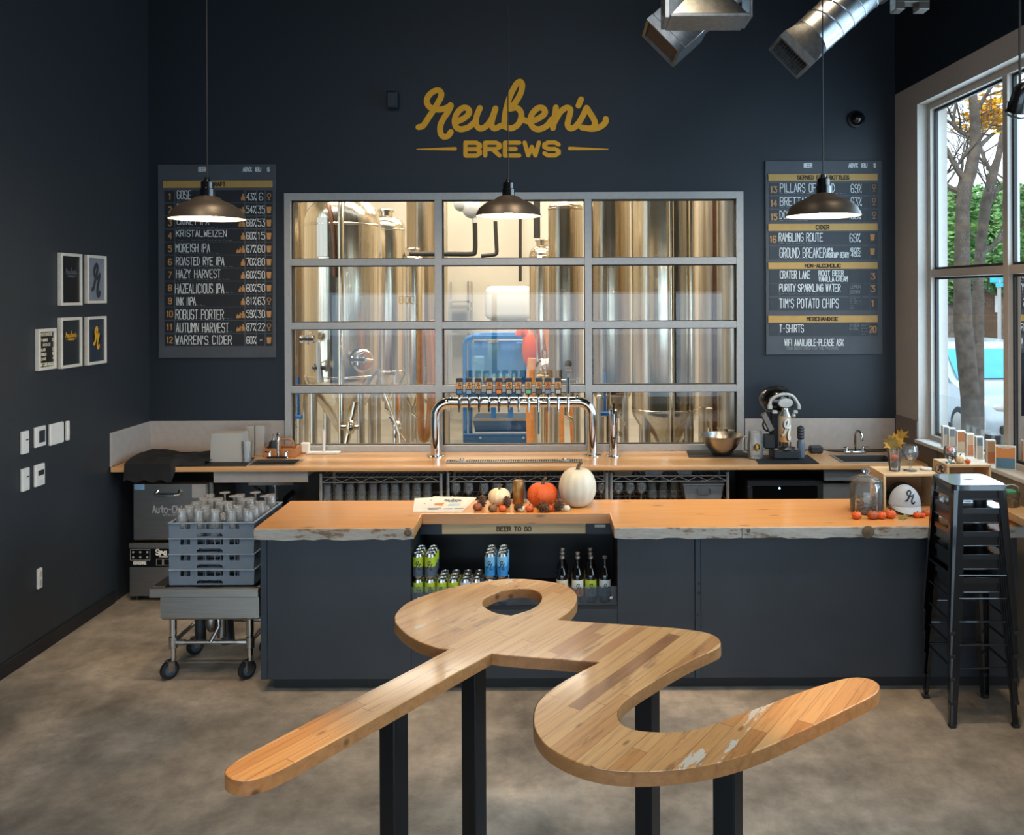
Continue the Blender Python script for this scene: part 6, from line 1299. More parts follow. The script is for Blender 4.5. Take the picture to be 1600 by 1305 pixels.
# mini pumpkins and leaves by the jar
for i, (px, py, r_, lab) in enumerate(((1338.5, 812, 7.5, 'left of the jar foot'), (1363.5, 812.5, 8.5, 'in front of the jar, dark mottled'), (1377.5, 812, 7.5, 'between the jar and the cap'), (1391.5, 811, 8.5, 'largest, left of the cap brim'), (1433, 810.5, 6, 'just right of the cap brim'), (1441, 810, 5, 'second right of the cap brim'), (1448, 807, 5.5, 'beside the stool stack'))):
    mini(px, py, r_, K.pumpO if i != 1 else flat('mottled orange gourd', 'a0491f', .55, 0, .45, 90, .4), 'mini_pumpkin', 'orange glittered mini pumpkin on the bar, ' + lab)
c = PZ(1414, 811, ZS); q = MB(); addleaf(q, T(c.x, c.y, ZS + .008) @ Rz(.8) @ Matrix.Diagonal((1.4, 1, 1, 1)), .075); mz = min(v.co.z for v in q.bm.verts); bmesh.ops.translate(q.bm, vec=(0, 0, ZS + .0015 - mz), verts=q.bm.verts); solo(q, 'fallen_leaf', K.leafg, 'green and brown leaf lying in front of the cap', 'leaf')
# basket on the ledge
t = thing('napkin_basket', 'woven basket of green napkins with wire handle at the window ledge', 'basket', (2.76, 5.46, 1.10)); M = T(2.775, 5.46, 1.101)
MB().lathe([(0, 0), (.05, 0), (.062, .09), (.058, .09), (.047, .006), (0, .006)], 24, M).build('basket_body', K.wicker, t)
q = MB(); q.box(-.035, .035, -.03, .03, .012, .105, .01, m=M); q.build('napkins', K.green2, t)
q = MB(); q.tube(cr([(.055, -.0, .085), (.05, -.01, .12), (0, -.02, .14), (-.05, -.01, .12), (-.055, 0, .085)], 4), .004, 6, m=M); q.build('handle', K.cgrey, t)
q = MB(); q.box(2.78, 2.84, 5.12, 5.2, 1.1012, 1.108, .002); solo(q, 'folded_napkin', K.paper, 'folded white napkin on the drink ledge at the right edge', 'napkin')
# printed cards along the window sill
cards = [(1473, 1480.5, 666, 697, K.cardA, 'grey over tan, farthest along the sill'), (1482.5, 1490.5, 668, 699, K.cardA, 'grey over tan, second along the sill'), (1495, 1506, 672, 706, K.cardC, 'brown over tan, third along the sill'), (1510, 1519.5, 675, 709, K.cardB, 'grey over tan with pale foot, fourth along the sill'), (1525, 1534, 678.5, 714, K.cardA, 'slate and grey, fifth along the sill'), (1541.5, 1553, 682, 719, K.cardB, 'tan over brown, sixth along the sill')]
def card(px0, px1, mat, lab, hgt, turn, lettering=False):
    s_, _ = PW((px0 + px1)/2, 700, .03); loc = RW @ Vector((s_, .03, zb + .013)); a_ = math.atan2(-loc.x, loc.y) ; t = thing('display_card', 'standing card box printed ' + lab, 'card', tuple(loc), a_ * 1.0 + turn)
    w = (px1 - px0) * loc.y / F / max(.35, math.cos(turn)) * .98; d_ = .02
    MB().box(-w/2 - .004, w/2 + .004, -d_, d_, 0, hgt, .001).build('card_box', K.paper, t, world=False)
    MB().box(-w/2 + .002, w/2 - .002, -d_ - .0016, -d_ - .0004, .006, hgt - .008).build('printed_face', mat, t, world=False)
    if lettering: q = MB(); text(q, 'BREWERY', -w*.36, hgt*.17*-1, w*.36, hgt*.17*-1 + hgt*.09, .004, lambda x, y: Vector((x, -d_ - .0022, hgt - .012 + (-y) - hgt*.17*2 + .04))); q.ribbon([(-w*.3, 0), (-w*.05, 0)], .005, lambda x, y: Vector((x, -d_ - .0022, hgt*.2)), False); q.ribbon([(w*.06, 0), (w*.34, 0)], .005, lambda x, y: Vector((x, -d_ - .0022, hgt*.2)), False); q.build('card_lettering', K.paper, t, world=False)
    return t
for px0, px1, y0, y1, m_, lab in cards: card(px0, px1, m_, lab, .165, .35)
card(1557, 1585, K.cardO, 'orange over blue with pale lettering, nearest along the sill', .158, .0, True)
s_, _ = PW(1475, 640, .06); s2_, _ = PW(1528, 640, .06); zq = PW(1475, 618, .06)[1]
solo(MB().poly([RW @ Vector(v) for v in ((s0 + .02, .076, zb + .013), (s2_, .076, zb + .013), (s2_, .076, zq), (s0 + .02, .076, zq))]), 'acrylic_sheet', K.sheet, 'clear acrylic sheet leaning in the far corner of the street window', 'sheet')
# ------------------------------------------------------------------ the brewhouse behind the window
struct(MB().box(-6, 3.1, 7.66, 17, -.1, 0), 'floor_brewhouse', K.brewfloor)
struct(MB().box(-6.2, 3.3, 17, 17.2, 0, 6.6), 'wall_brewhouse_back', K.cream)
struct(MB().box(-6.2, -6, 7.66, 17, 0, 6.6), 'wall_brewhouse_left', K.cream); struct(MB().box(3.1, 3.3, 7.66, 17, 0, 6.6), 'wall_brewhouse_right', K.cream)
struct(MB().box(-6.2, 3.3, 7.66, 17.2, 6.6, 6.75), 'ceiling_brewhouse', K.cream)
def tank(px0, px1, Y, label, mat, zsh, cone=1.35, neck=True, band=(), dm=.38):
    a, b = P(px0, 500, Y), P(px1, 500, Y); r = (b.x - a.x)/2; x = (a.x + b.x)/2; t = thing('fermenter_tank', label, 'tank', (x, Y, 0)); M = T(x, Y, 0); zc2 = cone; zb3 = max(.45, zc2 - r * 1.5)
    dome_ = [(r*math.cos(PI/2*i/9), zsh + dm*r*math.sin(PI/2*i/9)) for i in range(9)] + [(0, zsh + dm*r)]
    MB().lathe([(0, zb3), (.06, zb3), (r*.98, zc2 - .04), (r, zc2)] + dome_, 48, M).build('tank_shell', mat, t)
    for s in range(4): an = PI/4 + s*PI/2; MB().tube([(x + r*.88*math.cos(an), Y + r*.88*math.sin(an), 0), (x + r*.88*math.cos(an), Y + r*.88*math.sin(an), zc2 + .05)], .045, 12).build('leg', K.tankw, t)
    q = MB()
    for zz in [zc2 + .03, zsh - .02] + list(band): q.lathe([(r + .001, zz - .012), (r + .006, zz - .006), (r + .006, zz + .006), (r + .001, zz + .012)], 48, M)
    q.build('weld_band', mat, t)
    if neck: MB().lathe([(0, zsh + dm*r + .08), (.10, zsh + dm*r + .08), (.11, zsh + dm*r + .07), (.11, zsh + dm*r + .045), (.09, zsh + dm*r + .04), (.09, zsh + dm*r - .04)], 20, M).build('top_manway', K.tank, t)
    MB().tube([(x, Y, zb3 + .02), (x, Y, zb3 - .12), (x + .1, Y - .15, zb3 - .16)], .03, 10).build('drain_valve', K.chrome, t)
    return t, x, r
t1, x1_, r1 = tank(478, 594, 10.0, 'wide polished fermenter with domed top, largest tank in the left panes', K.tank, 3.27, 1.5, dm=.85)
q = MB(); c = P(580, 560, 9.62); q.lathe([(0, 0), (.13, 0), (.13, .03), (.11, .05), (0, .055)], 24, T(x1_ + .30, 10.0 - .36, 1.72) @ Rz(.7) @ Rx(PI/2)); q.tube([(x1_ + .26, 9.56, 1.72), (x1_ + .34, 9.5, 1.74), (x1_ + .42, 9.62, 1.72)], .02, 8); q.build('side_manway', K.tank, t1)
q = MB(); xx = P(533, 500, 9.5).x; q.tube([(xx, 9.5, .02), (xx, 9.5, 3.25), (xx - .02, 9.6, 3.5), (xx - .02, 9.9, 3.55)], .035, 14); q.build('cleaning_pipe', K.tank, t1)
q = MB(); xx = P(512, 500, 9.5).x; q.tube(cr([(xx - .1, 9.75, 3.6), (xx, 9.55, 3.42), (xx + .07, 9.5, 3.1), (xx + .08, 9.5, 2.7), (xx + .08, 9.52, 2.66)], 5), .02, 10); q.build('copper_line', K.copper, t1)
q = MB(); p_ = P(503, 370, 9.56); q.box(-.07, .07, -.008, .008, -.22, .22, .004, m=T(p_.x, 9.59, p_.z) @ Rz(-.35)); q.build('tank_plate', K.tankw, t1)
for px, py, Y in ((480, 530, 9.5), (560, 562, 9.45), (500, 575, 9.45)):
    c = P(px, py, Y); q = MB(); q.tube([(c.x - .07, Y, c.z), (c.x + .07, Y, c.z)], .025, 10).tube([(c.x, Y, c.z - .06), (c.x, Y, c.z + .05)], .018, 8).tube([(c.x, Y, c.z + .05), (c.x + .07, Y - .03, c.z + .08)], .008, 6); q.lathe([(0, 0), (.045, 0), (.045, .015), (0, .015)], 14, T(c.x - .07, Y, c.z) @ Ry(PI/2)); q.lathe([(0, 0), (.045, 0), (.045, .015), (0, .015)], 14, T(c.x + .06, Y, c.z) @ Ry(PI/2)); q.build('sample_valve', K.chrome, t1)
q = MB(); c = P(494, 575, 9.45); q.tube([(c.x + .02, 9.45, c.z + .28), (c.x + .03, 9.45, c.z + .05), (c.x + .05, 9.45, c.z - .16)], [.02, .028, .035], 10); q.build('white_sampler', K.white, t1)
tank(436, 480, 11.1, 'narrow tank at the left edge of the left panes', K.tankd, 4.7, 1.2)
tank(574, 633, 11.7, 'second domed fermenter behind the widest tank, left panes', K.tank, 3.35, 1.4, dm=.7)
tank(626, 663, 12.6, 'shorter fermenter with rounded shoulder beside the black pipe', K.tank, 2.95, 1.1, dm=.6)
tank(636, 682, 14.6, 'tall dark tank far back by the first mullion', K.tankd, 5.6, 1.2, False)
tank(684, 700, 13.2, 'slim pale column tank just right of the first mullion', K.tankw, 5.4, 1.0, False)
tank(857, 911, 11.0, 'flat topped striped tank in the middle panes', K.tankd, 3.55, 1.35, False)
tank(827, 868, 13.2, 'low domed tank peeking out behind the striped one', K.tank, 3.05, 1.1, dm=.8)
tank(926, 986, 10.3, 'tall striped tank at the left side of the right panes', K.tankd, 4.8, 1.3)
t8, x8, r8 = tank(987, 1090, 9.6, 'very wide tall tank filling the right panes', K.tank, 4.9, 1.15)
q = MB(); xx = P(1048, 500, 9.2).x; q.tube([(xx, 9.12, .02), (xx, 9.12, 4.7)], .028, 12); xx = P(1083, 500, 9.2).x; q.tube([(xx, 9.3, .02), (xx, 9.3, 4.7)], .018, 10); q.build('cleaning_pipe', K.tank, t8)
tank(1091, 1127, 10.8, 'matte pale tank right of the very wide one', K.tankw, 4.8, 1.0, False)
tank(1121, 1172, 9.1, 'pale tank cut by the right window jamb', K.tankw, 4.6, 1.0, False)
def pipe(name, pts, r, mat, label, cat='pipe'): return solo(MB().tube(pts, r, 12), name, mat, label, cat)
Z_ = lambda px, py, Y: tuple(P(px, py, Y))
pipe('rust_pipe', [Z_(1117, 250, 9.5), Z_(1118, 390, 9.5), Z_(1117, 480, 9.5), (P(1117, 480, 9.5).x, 9.5, .01)], .032, K.copper, 'thin rust coloured upright pipe in the right panes')
pipe('overhead_pipe', cr([Z_(640, 397, 12.2), Z_(700, 397, 12.2), Z_(736, 397, 12.2), Z_(742, 393, 12.2), Z_(742.5, 370, 12.2), Z_(742, 349, 12.2)], 4), .034, K.pipeb, 'dark pipe elbow crossing the first mullion'); 
pipe('drop_pipe', cr([Z_(774, 346, 13.2), Z_(775.5, 380, 13.2), Z_(776, 394, 13.2), Z_(772, 398, 13.2), Z_(752, 400, 13.2)], 4), .03, K.pipeb, 'dark hooked pipe below the middle pendant lamp')
pipe('flue_pipe', [(P(839, 250, 15.5).x, 15.5, 6.59), Z_(839, 372, 15.5)], .06, K.pipeb, 'dark flue pipe right of the middle pendant lamp')
pipe('wall_conduit', [Z_(813, 310, 16.8), Z_(813, 440, 16.8)], .03, K.pipeb, 'thin dark conduit on the cream back wall')
q = MB(); c = P(742, 335, 12.2); q.cyl((c.x, 12.2, c.z - .12), .045, .1, 12); q.ball((c.x - .04, 12.2, c.z + .08), .14, .12, .14, 14, 10); q.ball((c.x - .2, 12.2, c.z + .14), .1, .1, .1, 12, 8); solo(q, 'pump_head', K.white, 'white rounded valve body on top of the black pipe elbow', 'valve')
# orange hoses
def hose(pts, Y, label, r=.045, n=6): solo(MB().tube(cr([Z_(px, py, Y) for px, py in pts], n), r, 10), 'brewery_hose', K.hose, label, 'hose')
hose([(658, 515), (657, 560), (656.5, 640), (658, 672), (662, 687), (667, 680), (671, 660), (673, 620), (672, 560), (669, 515)], 9.35, 'orange hose loop hanging beside the first mullion', .040)
hose([(676, 500), (678, 540), (679, 600), (679, 660), (678, 807)], 9.45, 'single orange hose hanging against the first mullion', .036)
hose([(855, 512), (862, 545), (868, 580), (872, 620), (874, 690), (873, 722.5)], 12.4, 'bright orange hose leaning right of the blue machine', .075)
hose([(866, 530), (880, 555), (887, 575), (895, 640), (899, 722)], 12.6, 'orange brown hose slanting down right of the bright one', .06)
hose([(831, 560), (829, 590), (828, 630), (830, 727)], 12.3, 'brown hose beside the blue machine guard rail', .06)
hose([(620, 600), (622, 640), (620, 690), (619, 770)], 10.6, 'thin yellow brown hose between the left tanks', .02)
# blue machine
Yb = 13.8; s_ = lambda x, y, Y=Yb: P(680 + x/5.4375, 480 + y/5.4375, Y)
t = thing('filling_machine', 'blue steel framed machine with tinted guard in the middle panes', 'machine', (s_(550, 0).x, Yb + .4, 0))
xa, xb = s_(250, 0).x, s_(850, 0).x; zt2 = s_(0, 255).z; D = .75
for x in (xa, xb):
    for y in (Yb, Yb + D):
        r_ = .035; MB().tube([(x, y, .1), (x, y, zt2 - .12)] + [(x + (1 if x == xa else -1)*(.12 - .12*math.cos(a)), y, zt2 - .12 + .12*math.sin(a)) for a in [PI/2*i/6 for i in range(1, 7)]] , r_, 12).build('frame_post', K.blueM, t)
q = MB(); q.box(xa + .12, xb - .12, Yb - .035, Yb + .035, zt2 - .035, zt2 + .035, .008).box(xa + .12, xb - .12, Yb + D - .035, Yb + D + .035, zt2 - .035, zt2 + .035, .008).box(xa + .14, xa + .2, Yb + .04, Yb + D - .04, zt2 - .03, zt2 + .03).box(xb - .2, xb - .14, Yb + .04, Yb + D - .04, zt2 - .03, zt2 + .03); q.build('top_rail', K.blueM, t)
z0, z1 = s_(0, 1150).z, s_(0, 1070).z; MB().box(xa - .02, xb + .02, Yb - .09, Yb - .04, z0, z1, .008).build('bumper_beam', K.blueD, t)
q = MB()
for x in (385, 750): c = s_(x, 1112, Yb - .09); q.lathe([(0, 0), (.02, 0), (.015, .01), (0, .012)], 12, T(c.x, Yb - .091, c.z) @ Rx(PI/2))
q.build('beam_bolt', K.cgrey, t)
c0, c1 = s_(300, 300), s_(760, 590); MB().box(c0.x, c1.x, Yb + .5, Yb + .52, c1.z, c0.z).build('back_plate', K.blueM, t)
MB().box(c1.x - .16, c1.x + .02, Yb + .1, Yb + .45, c1.z - .2, c0.z - .02, .01).build('side_tower', K.blueM, t)
c0, c1 = s_(300, 305), s_(760, 600); MB().poly([(c0.x, Yb + .05, c0.z), (c1.x, Yb + .05, c0.z), (c1.x, Yb + .05, c1.z), (c0.x, Yb + .05, c1.z)]).build('tinted_guard', K.blueP, t)
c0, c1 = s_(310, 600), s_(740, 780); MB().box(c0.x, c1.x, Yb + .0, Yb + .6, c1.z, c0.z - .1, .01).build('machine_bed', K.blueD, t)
q = MB()
for i in range(9): x = c0.x + .06 + i*.11; q.cyl((x, Yb + .2, c0.z - .099), .03, .14, 12)
q.build('filling_nozzles', K.chrome, t)
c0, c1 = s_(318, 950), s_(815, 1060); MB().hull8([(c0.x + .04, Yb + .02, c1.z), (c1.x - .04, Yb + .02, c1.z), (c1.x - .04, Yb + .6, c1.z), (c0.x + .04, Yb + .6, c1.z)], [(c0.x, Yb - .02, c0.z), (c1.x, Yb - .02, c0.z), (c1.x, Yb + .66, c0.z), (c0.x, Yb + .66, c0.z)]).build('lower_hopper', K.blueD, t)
MB().box(c0.x - .01, c1.x + .01, Yb - .035, Yb - .021, c0.z - .03, c0.z + .01).build('hopper_lip', K.steel, t)
for x in (495, 640): c = s_(x, 800); MB().box(c.x - .04, c.x + .04, Yb - .03, Yb + .01, s_(0, 960).z, s_(0, 770).z, .004).build('upright_bar', K.blueM, t)
q = MB(); q.box(c0.x + .02, c1.x - .02, Yb - .03, Yb + .4, s_(0, 1180).z, z0 - .005, .01); q.build('machine_foot', K.navyplastic, t)
q = MB(); c = s_(470, 375); q.cyl((c.x, Yb + .4, c.z - .15), .09, .32, 18); q.build('motor_can', K.cgrey, t)
q = MB(); c = s_(350, 490); q.box(c.x - .07, c.x + .09, Yb + .2, Yb + .4, c.z - .16, c.z + .12, .02); q.build('control_head', K.white, t)
c = s_(800, 330, 13.5); q = MB(); q.tube(cr([Z_(811, 525, 12.75), Z_(814, 517, 12.75), Z_(822, 521, 12.75), Z_(828, 545, 12.75), Z_(828, 562, 12.75)], 4), .06, 12); q.ball(Z_(827, 545, 12.75), .11, .10, .28, 16, 10); solo(q, 'orange_funnel', K.redv, 'bright orange funnel arm at the right of the blue machine', 'funnel')
# steel pump and clutter by the middle panes
q = MB(); c = P(852, 575, 12.8); q.ball((c.x, 12.8, c.z), .16, .14, .16, 18, 12); q.tube([Z_(852, 548, 12.8), Z_(852, 700, 12.8), (c.x, 12.8, .01)], .06, 12); q.box(c.x - .22, c.x + .22, 12.7, 12.9, c.z - .38, c.z - .26, .02); q.tube([Z_(840, 590, 12.7), Z_(866, 590, 12.7)], .05, 10); solo(q, 'transfer_pump', K.tank, 'steel transfer pump on a stand right of the blue machine', 'pump')
q = MB(); a, b = P(758, 446, 15.6), P(832, 446, 15.6); q.box(a.x, b.x, 15.4, 16.2, P(790, 500, 15.6).z, P(790, 447, 15.6).z, .12, seg=3) ; q.box(a.x + .1, b.x - .1, 15.5, 16.1, .01, P(790, 500, 15.6).z + .01); solo(q, 'van_reflection_box', K.white, 'white rounded equipment of a parked van, built as a box behind the blue machine', 'reflection')  # solid box added for a white van's reflection in the brewhouse glass
q = MB(); a, b = P(690, 470, 16.5), P(735, 470, 16.5)
for py in (470, 482, 520): z = P(700, py, 16.5).z; q.box(a.x + .1, b.x, 16.3, 16.9, z - .03, z)
for x in (a.x + .12, b.x - .02): q.box(x - .02, x + .02, 16.3, 16.34, .01, P(700, 440, 16.5).z).box(x - .02, x + .02, 16.86, 16.9, .01, P(700, 440, 16.5).z)
solo(q, 'storage_rack', K.tankw, 'pale storage rack against the far cream wall', 'rack')
# leaning steel tube frames and valves in the low left panes
q = MB(); q.tube([Z_(556, 628, 9.25), Z_(540, 700, 9.25), (P(538, 700, 9.25).x, 9.25, .3)], .03, 10).tube([Z_(600, 610, 9.6), Z_(625, 680, 9.4), (P(630, 700, 9.4).x, 9.35, .3)], .015, 8); c = P(548, 668, 9.2); q.ball((c.x, 9.2, c.z), .05, .05, .08, 12, 8).tube([(c.x - .1, 9.2, c.z), (c.x + .08, 9.2, c.z)], .025, 10); solo(q, 'racking_arm', K.tank, 'slanting steel racking arm with valve in the low left pane', 'valve')
q = MB(); 
for i in range(5): q.tube(cr([Z_(583 + 2*i, 618, 9.7), Z_(578 - i, 600, 9.7), Z_(588 + i, 585 - 2*i, 9.7), Z_(596 - i, 600, 9.7), Z_(590 + i, 622, 9.7)], 4), .007, 6)
solo(q, 'coiled_cable', K.cgrey, 'coil of pale cable hung beside the widest tank', 'cable')
c = P(620, 665, 10.2); q = MB(); q.tube([Z_(611, 640, 10.2), Z_(618, 668, 10.2), Z_(626, 640, 10.2)], .016, 8).tube([Z_(608, 652, 10.2), Z_(632, 690, 10.2)], .018, 8).ball(tuple(c), .06, .06, .06, 12, 8); q.tube([Z_(618, 668, 10.2), (P(618, 668, 10.2).x, 10.2, .01)], .02, 8); solo(q, 'valve_stand', K.chrome, 'chrome valve tree on a thin stand in the low left pane', 'valve')
c = P(955, 630, 10.0); q = MB(); q.ball(Z_(938, 620, 9.9), .055, .04, .03, 12, 8).tube([Z_(945, 612, 9.9), Z_(958, 640, 9.9), Z_(977, 664, 9.9)], .01, 8).tube([Z_(940, 648, 9.9), Z_(956, 646, 9.9)], .03, 10); q.tube([Z_(950, 600, 9.9), (P(950, 600, 9.9).x, 9.9, .01)], .03, 10); solo(q, 'sample_tap', K.tank, 'steel sample tap with pale knob behind the single tap tower', 'valve')
for px, py, lab in ((466, 651, 'blue valve handle at the lower left pane corner'), (945, 646, 'blue valve handle behind the single tap tower')):
    c = P(px, py, 9.8 if px < 500 else 9.85); q = MB(); q.tube([(c.x - .05, c.y - .02, c.z), (c.x + .05, c.y - .02, c.z)], .025, 12); q.tube([(c.x, c.y, c.z + .02), (c.x, c.y, c.z + .45)], .015, 8); solo(q, 'blue_valve', K.blueM, lab, 'valve')
def stripe(): pass
# ------------------------------------------------------------------ the street beyond the right window
g = MB().box(3.7, 60, -20, 60, -.3, -.12); struct(g, 'ground_street', K.asphalt)
g = MB().box(-40, 40, -40, -3.6, -.3, -.12); struct(g, 'ground_front', K.asphalt)
def grow(q, p, d, L, r, depth, rng, twig):
    n = 5; pts = [p]; rr = [r]; dd_ = d.copy()
    for i in range(n):
        dd_ = (dd_ + Vector((rng.uniform(-.22, .22), rng.uniform(-.22, .22), rng.uniform(-.1, .2)))).normalized(); pts.append(pts[-1] + dd_ * L / n); rr.append(r * (1 - .45 * (i + 1) / n))
    q.tube(pts, rr, 8 if depth > 2 else 5)
    if depth == 0: twig.append(pts[-1]); return
    for k in range(3 if depth > 1 else 4):
        i = rng.randint(2, n); nd_ = (dd_ + Vector((rng.uniform(-1, 1), rng.uniform(-1, 1), rng.uniform(-.25, .7))) * .85).normalized(); grow(q, pts[i], nd_, L * rng.uniform(.55, .8), rr[i] * rng.uniform(.5, .7), depth - 1, rng, twig)
def tree(trunk, Y, label, seed, branches):
    rng = random.Random(seed); pts = [P(px, py, Y) for px, py, _ in trunk]; r = [w * Y / F for _, _, w in trunk]; base_ = Vector((pts[0].x, Y, -.12)); t = thing('street_tree', label, 'tree', tuple(base_)); q = MB(); q.tube([base_] + pts, [r[0]*1.15] + r, 14)
    tw_ = []
    for (bp, w) in branches:
        bp = [P(px, py, Y + dy_) for px, py, dy_ in bp]; c_ = cr(bp, 4); q.tube(c_, [w*Y/F*(1 - .6*i/len(c_)) for i in range(len(c_))], 8)
        for i in range(2, len(c_), 2): grow(q, c_[i], Vector((rng.uniform(-1, 1), rng.uniform(-.8, .8), rng.uniform(0, .8))).normalized(), rng.uniform(.5, 1.0), w*Y/F*.35, 3, rng, tw_)
    q.build('trunk', K.bark, t); return t, tw_
ta, tw_ = tree([(1518, 700, 15), (1516, 620, 14.5), (1510, 560, 14.5), (1504, 500, 14), (1503, 430, 12.5), (1504, 330, 10.5), (1508, 290, 11), (1516, 270, 10), (1524, 230, 9), (1524, 190, 8), (1520, 150, 6.5), (1518, 90, 5)], 11.0, 'dark leafless street tree, nearer of the two outside the window', 5,
 [([(1510, 285, 0), (1494, 262, 0), (1480, 235, .1), (1470, 215, .2)], 5.5), ([(1503, 300, 0), (1488, 295, .1), (1470, 285, .3), (1455, 283, .4)], 5), ([(1522, 215, 0), (1500, 205, .2), (1490, 190, .3), (1496, 150, .4)], 4.5), ([(1524, 235, 0), (1548, 212, .2), (1568, 198, .2)], 4), ([(1522, 180, 0), (1540, 150, .1), (1560, 120, .3)], 4), ([(1502, 205, .2), (1482, 190, .3), (1466, 180, .3)], 3)])
lf = MB(); rng = random.Random(3)
cl = [P(1535, 180, 11.4), P(1550, 178, 11.4), P(1527, 195, 11.4), P(1557, 186, 11.4), P(1541, 165, 11.4)]
for i in range(420):
    c_ = rng.choice(cl); p_ = c_ + Vector((rng.gauss(0, .09), rng.gauss(0, .12), rng.gauss(0, .08))); a = rng.uniform(0, 6.28)
    Mx = T(*p_) @ Rz(a) @ Rx(rng.uniform(0, 3)); lf.poly([Mx @ Vector(v) for v in ((-.065, 0, 0), (0, -.022, .0), (.07, 0, .005), (0, .025, 0))])
lf.build('foliage', K.yellow, ta)
tree([(1528, 440, 8), (1533, 380, 8), (1540, 320, 8.5), (1552, 270, 7), (1560, 245, 5), (1568, 200, 4)], 12.4, 'paler rough barked tree standing behind the nearer one', 9, [([(1540, 330, 0), (1556, 300, .2), (1575, 285, .2)], 5), ([(1530, 400, 0), (1550, 385, .1), (1575, 365, .1)], 5), ([(1552, 275, 0), (1535, 240, .2), (1528, 200, .4)], 3.5)])
def bush(px, py, rx_, rz_, Y, label, seed):
    rng = random.Random(seed); c_ = P(px, py, Y); t = thing('green_tree', label, 'tree', (c_.x, Y, -.12)); q = MB()
    for i in range(3800):
        a = rng.uniform(0, 2*PI); b_ = math.acos(rng.uniform(-1, 1)); k_ = rng.uniform(.75, 1.0) ; p_ = c_ + Vector((rx_*math.sin(b_)*math.cos(a)*k_, rx_*.8*math.sin(b_)*math.sin(a)*k_, rz_*math.cos(b_)*k_)); s = .10; Mx = T(*p_) @ Rz(a*3) @ Rx(rng.uniform(0, 3)); q.poly([Mx @ Vector(v) for v in ((-s, 0, 0), (0, -s*.5, 0), (s, 0, .03), (0, s*.5, 0))])
    q.ball(tuple(c_), rx_*.8, rx_*.64, rz_*.8, 16, 10); q.build('foliage', K.green, t); MB().tube([(c_.x, Y, -.12), (c_.x, Y, c_.z)], .2, 8).build('trunk', K.bark, t)
bush(1490, 385, 1.0, 1.5, 21.5, 'green leafy tree far left in the street window', 1); bush(1528, 370, 1.2, 1.7, 27.5, 'green leafy tree across the street behind the bare trunks', 2); bush(1572, 372, 1.1, 1.7, 24.5, 'green leafy tree across the street at the middle mullion', 4)
a, b = P(1508, 500, 30), P(1640, 500, 30); zt2 = P(1540, 452, 30).z; t = thing('house', 'brown house across the street under a grey roof', 'house', ((a.x+b.x)/2, 32, -.12))
MB().box(a.x, b.x, 30, 34, -.12, zt2).build('house_wall', K.house, t); MB().hull8([(a.x - .4, 29.6, zt2 + .001), (b.x + .4, 29.6, zt2 + .001), (b.x + .4, 34.4, zt2 + .001), (a.x - .4, 34.4, zt2 + .001)], [(a.x + .5, 31.5, zt2 + 1.1), (b.x - .5, 31.5, zt2 + 1.1), (b.x - .5, 32.5, zt2 + 1.1), (a.x + .5, 32.5, zt2 + 1.1)]).build('roof', K.roofm, t)
c0, c1 = P(1554, 462, 29.98), P(1562, 488, 29.98); MB().box(c0.x, c1.x, 29.95, 29.995, c1.z, c0.z).build('house_window', K.white, t)
c = P(1561.5, 510, 17.5); t = thing('street_sign', 'pale post with two blue street name signs outside', 'sign', (c.x, 17.5, -.12)); zt2 = P(1561, 434, 17.5).z
MB().tube([(c.x, 17.5, -.12), (c.x, 17.5, zt2 - .05)], .035, 10).build('sign_post', K.alum, t)
a, b = P(1547, 434, 17.5), P(1567, 434, 17.5); MB().box(a.x, b.x, 17.49, 17.51, P(1561, 441.5, 17.5).z, zt2, .003).build('sign_blade', K.signb, t); MB().box(c.x - .09, c.x + .16, 17.44, 17.46, P(1561, 448.5, 17.5).z, P(1561, 442, 17.5).z, .003).build('sign_blade', K.signb, t)
# parked car facing the camera
X0, X1, Y0 = 6.55, 8.4, 13.6; G = -.12
t = thing('parked_car', 'silver parked car seen through the street window behind the tree', 'car', ((X0+X1)/2, Y0 + 2.2, G))
prof = [(0, .32), (-.03, .55), (.05, .86), (.25, .93), (1.25, 1.06), (2.05, 1.58), (2.4, 1.68), (3.6, 1.68), (4.3, 1.55), (4.62, 1.1), (4.66, .5), (4.55, .3)]
q = MB(); pr_ = cr([(p_[0], p_[1], 0) for p_ in prof], 4); n = len(pr_); secs = [(0, .93), (.05, 1), (.95, 1), (1.0, .93)]; S_ = []
for u, k_ in ((0.0, 0), (.06, 1), (.94, 1), (1.0, 0)):
    row = []
    for p_ in pr_:
        inset = .0 if p_.y < 1.0 else (p_.y - 1.0) * .22
        x = X0 + inset + (X1 - X0 - 2*inset) * u; row.append(q.bm.verts.new((x, Y0 + p_.x + (0 if k_ else .03), G + p_.y - (0 if k_ else .02) * (1 if p_.y > .6 else -1))))
    S_.append(row)
for a_, b_ in zip(S_, S_[1:]):
    for i in range(n): q.bm.faces.new((a_[i], a_[(i+1) % n], b_[(i+1) % n], b_[i]))
q.bm.faces.new(S_[0]); q.bm.faces.new(S_[-1][::-1]); q.build('car_body', K.carp, t, sharp=40)
q = MB(); w = X1 - X0; q.poly([(X0 + .12, Y0 + 1.27, G + 1.10), (X1 - .12, Y0 + 1.27, G + 1.10), (X1 - .22, Y0 + 1.98, G + 1.565), (X0 + .22, Y0 + 1.98, G + 1.565)]); q.build('windscreen', K.cglass, t)
q = MB(); xs2 = X0 + .015; q.poly([(xs2 + .02, Y0 + 1.5, G + 1.08), (xs2 + .115, Y0 + 2.2, G + 1.55), (xs2 + .115, Y0 + 3.6, G + 1.55), (xs2 + .02, Y0 + 4.1, G + 1.08)]); bmesh.ops.translate(q.bm, vec=(-.045, 0, 0), verts=q.bm.verts); q.build('side_window', K.cglass, t)
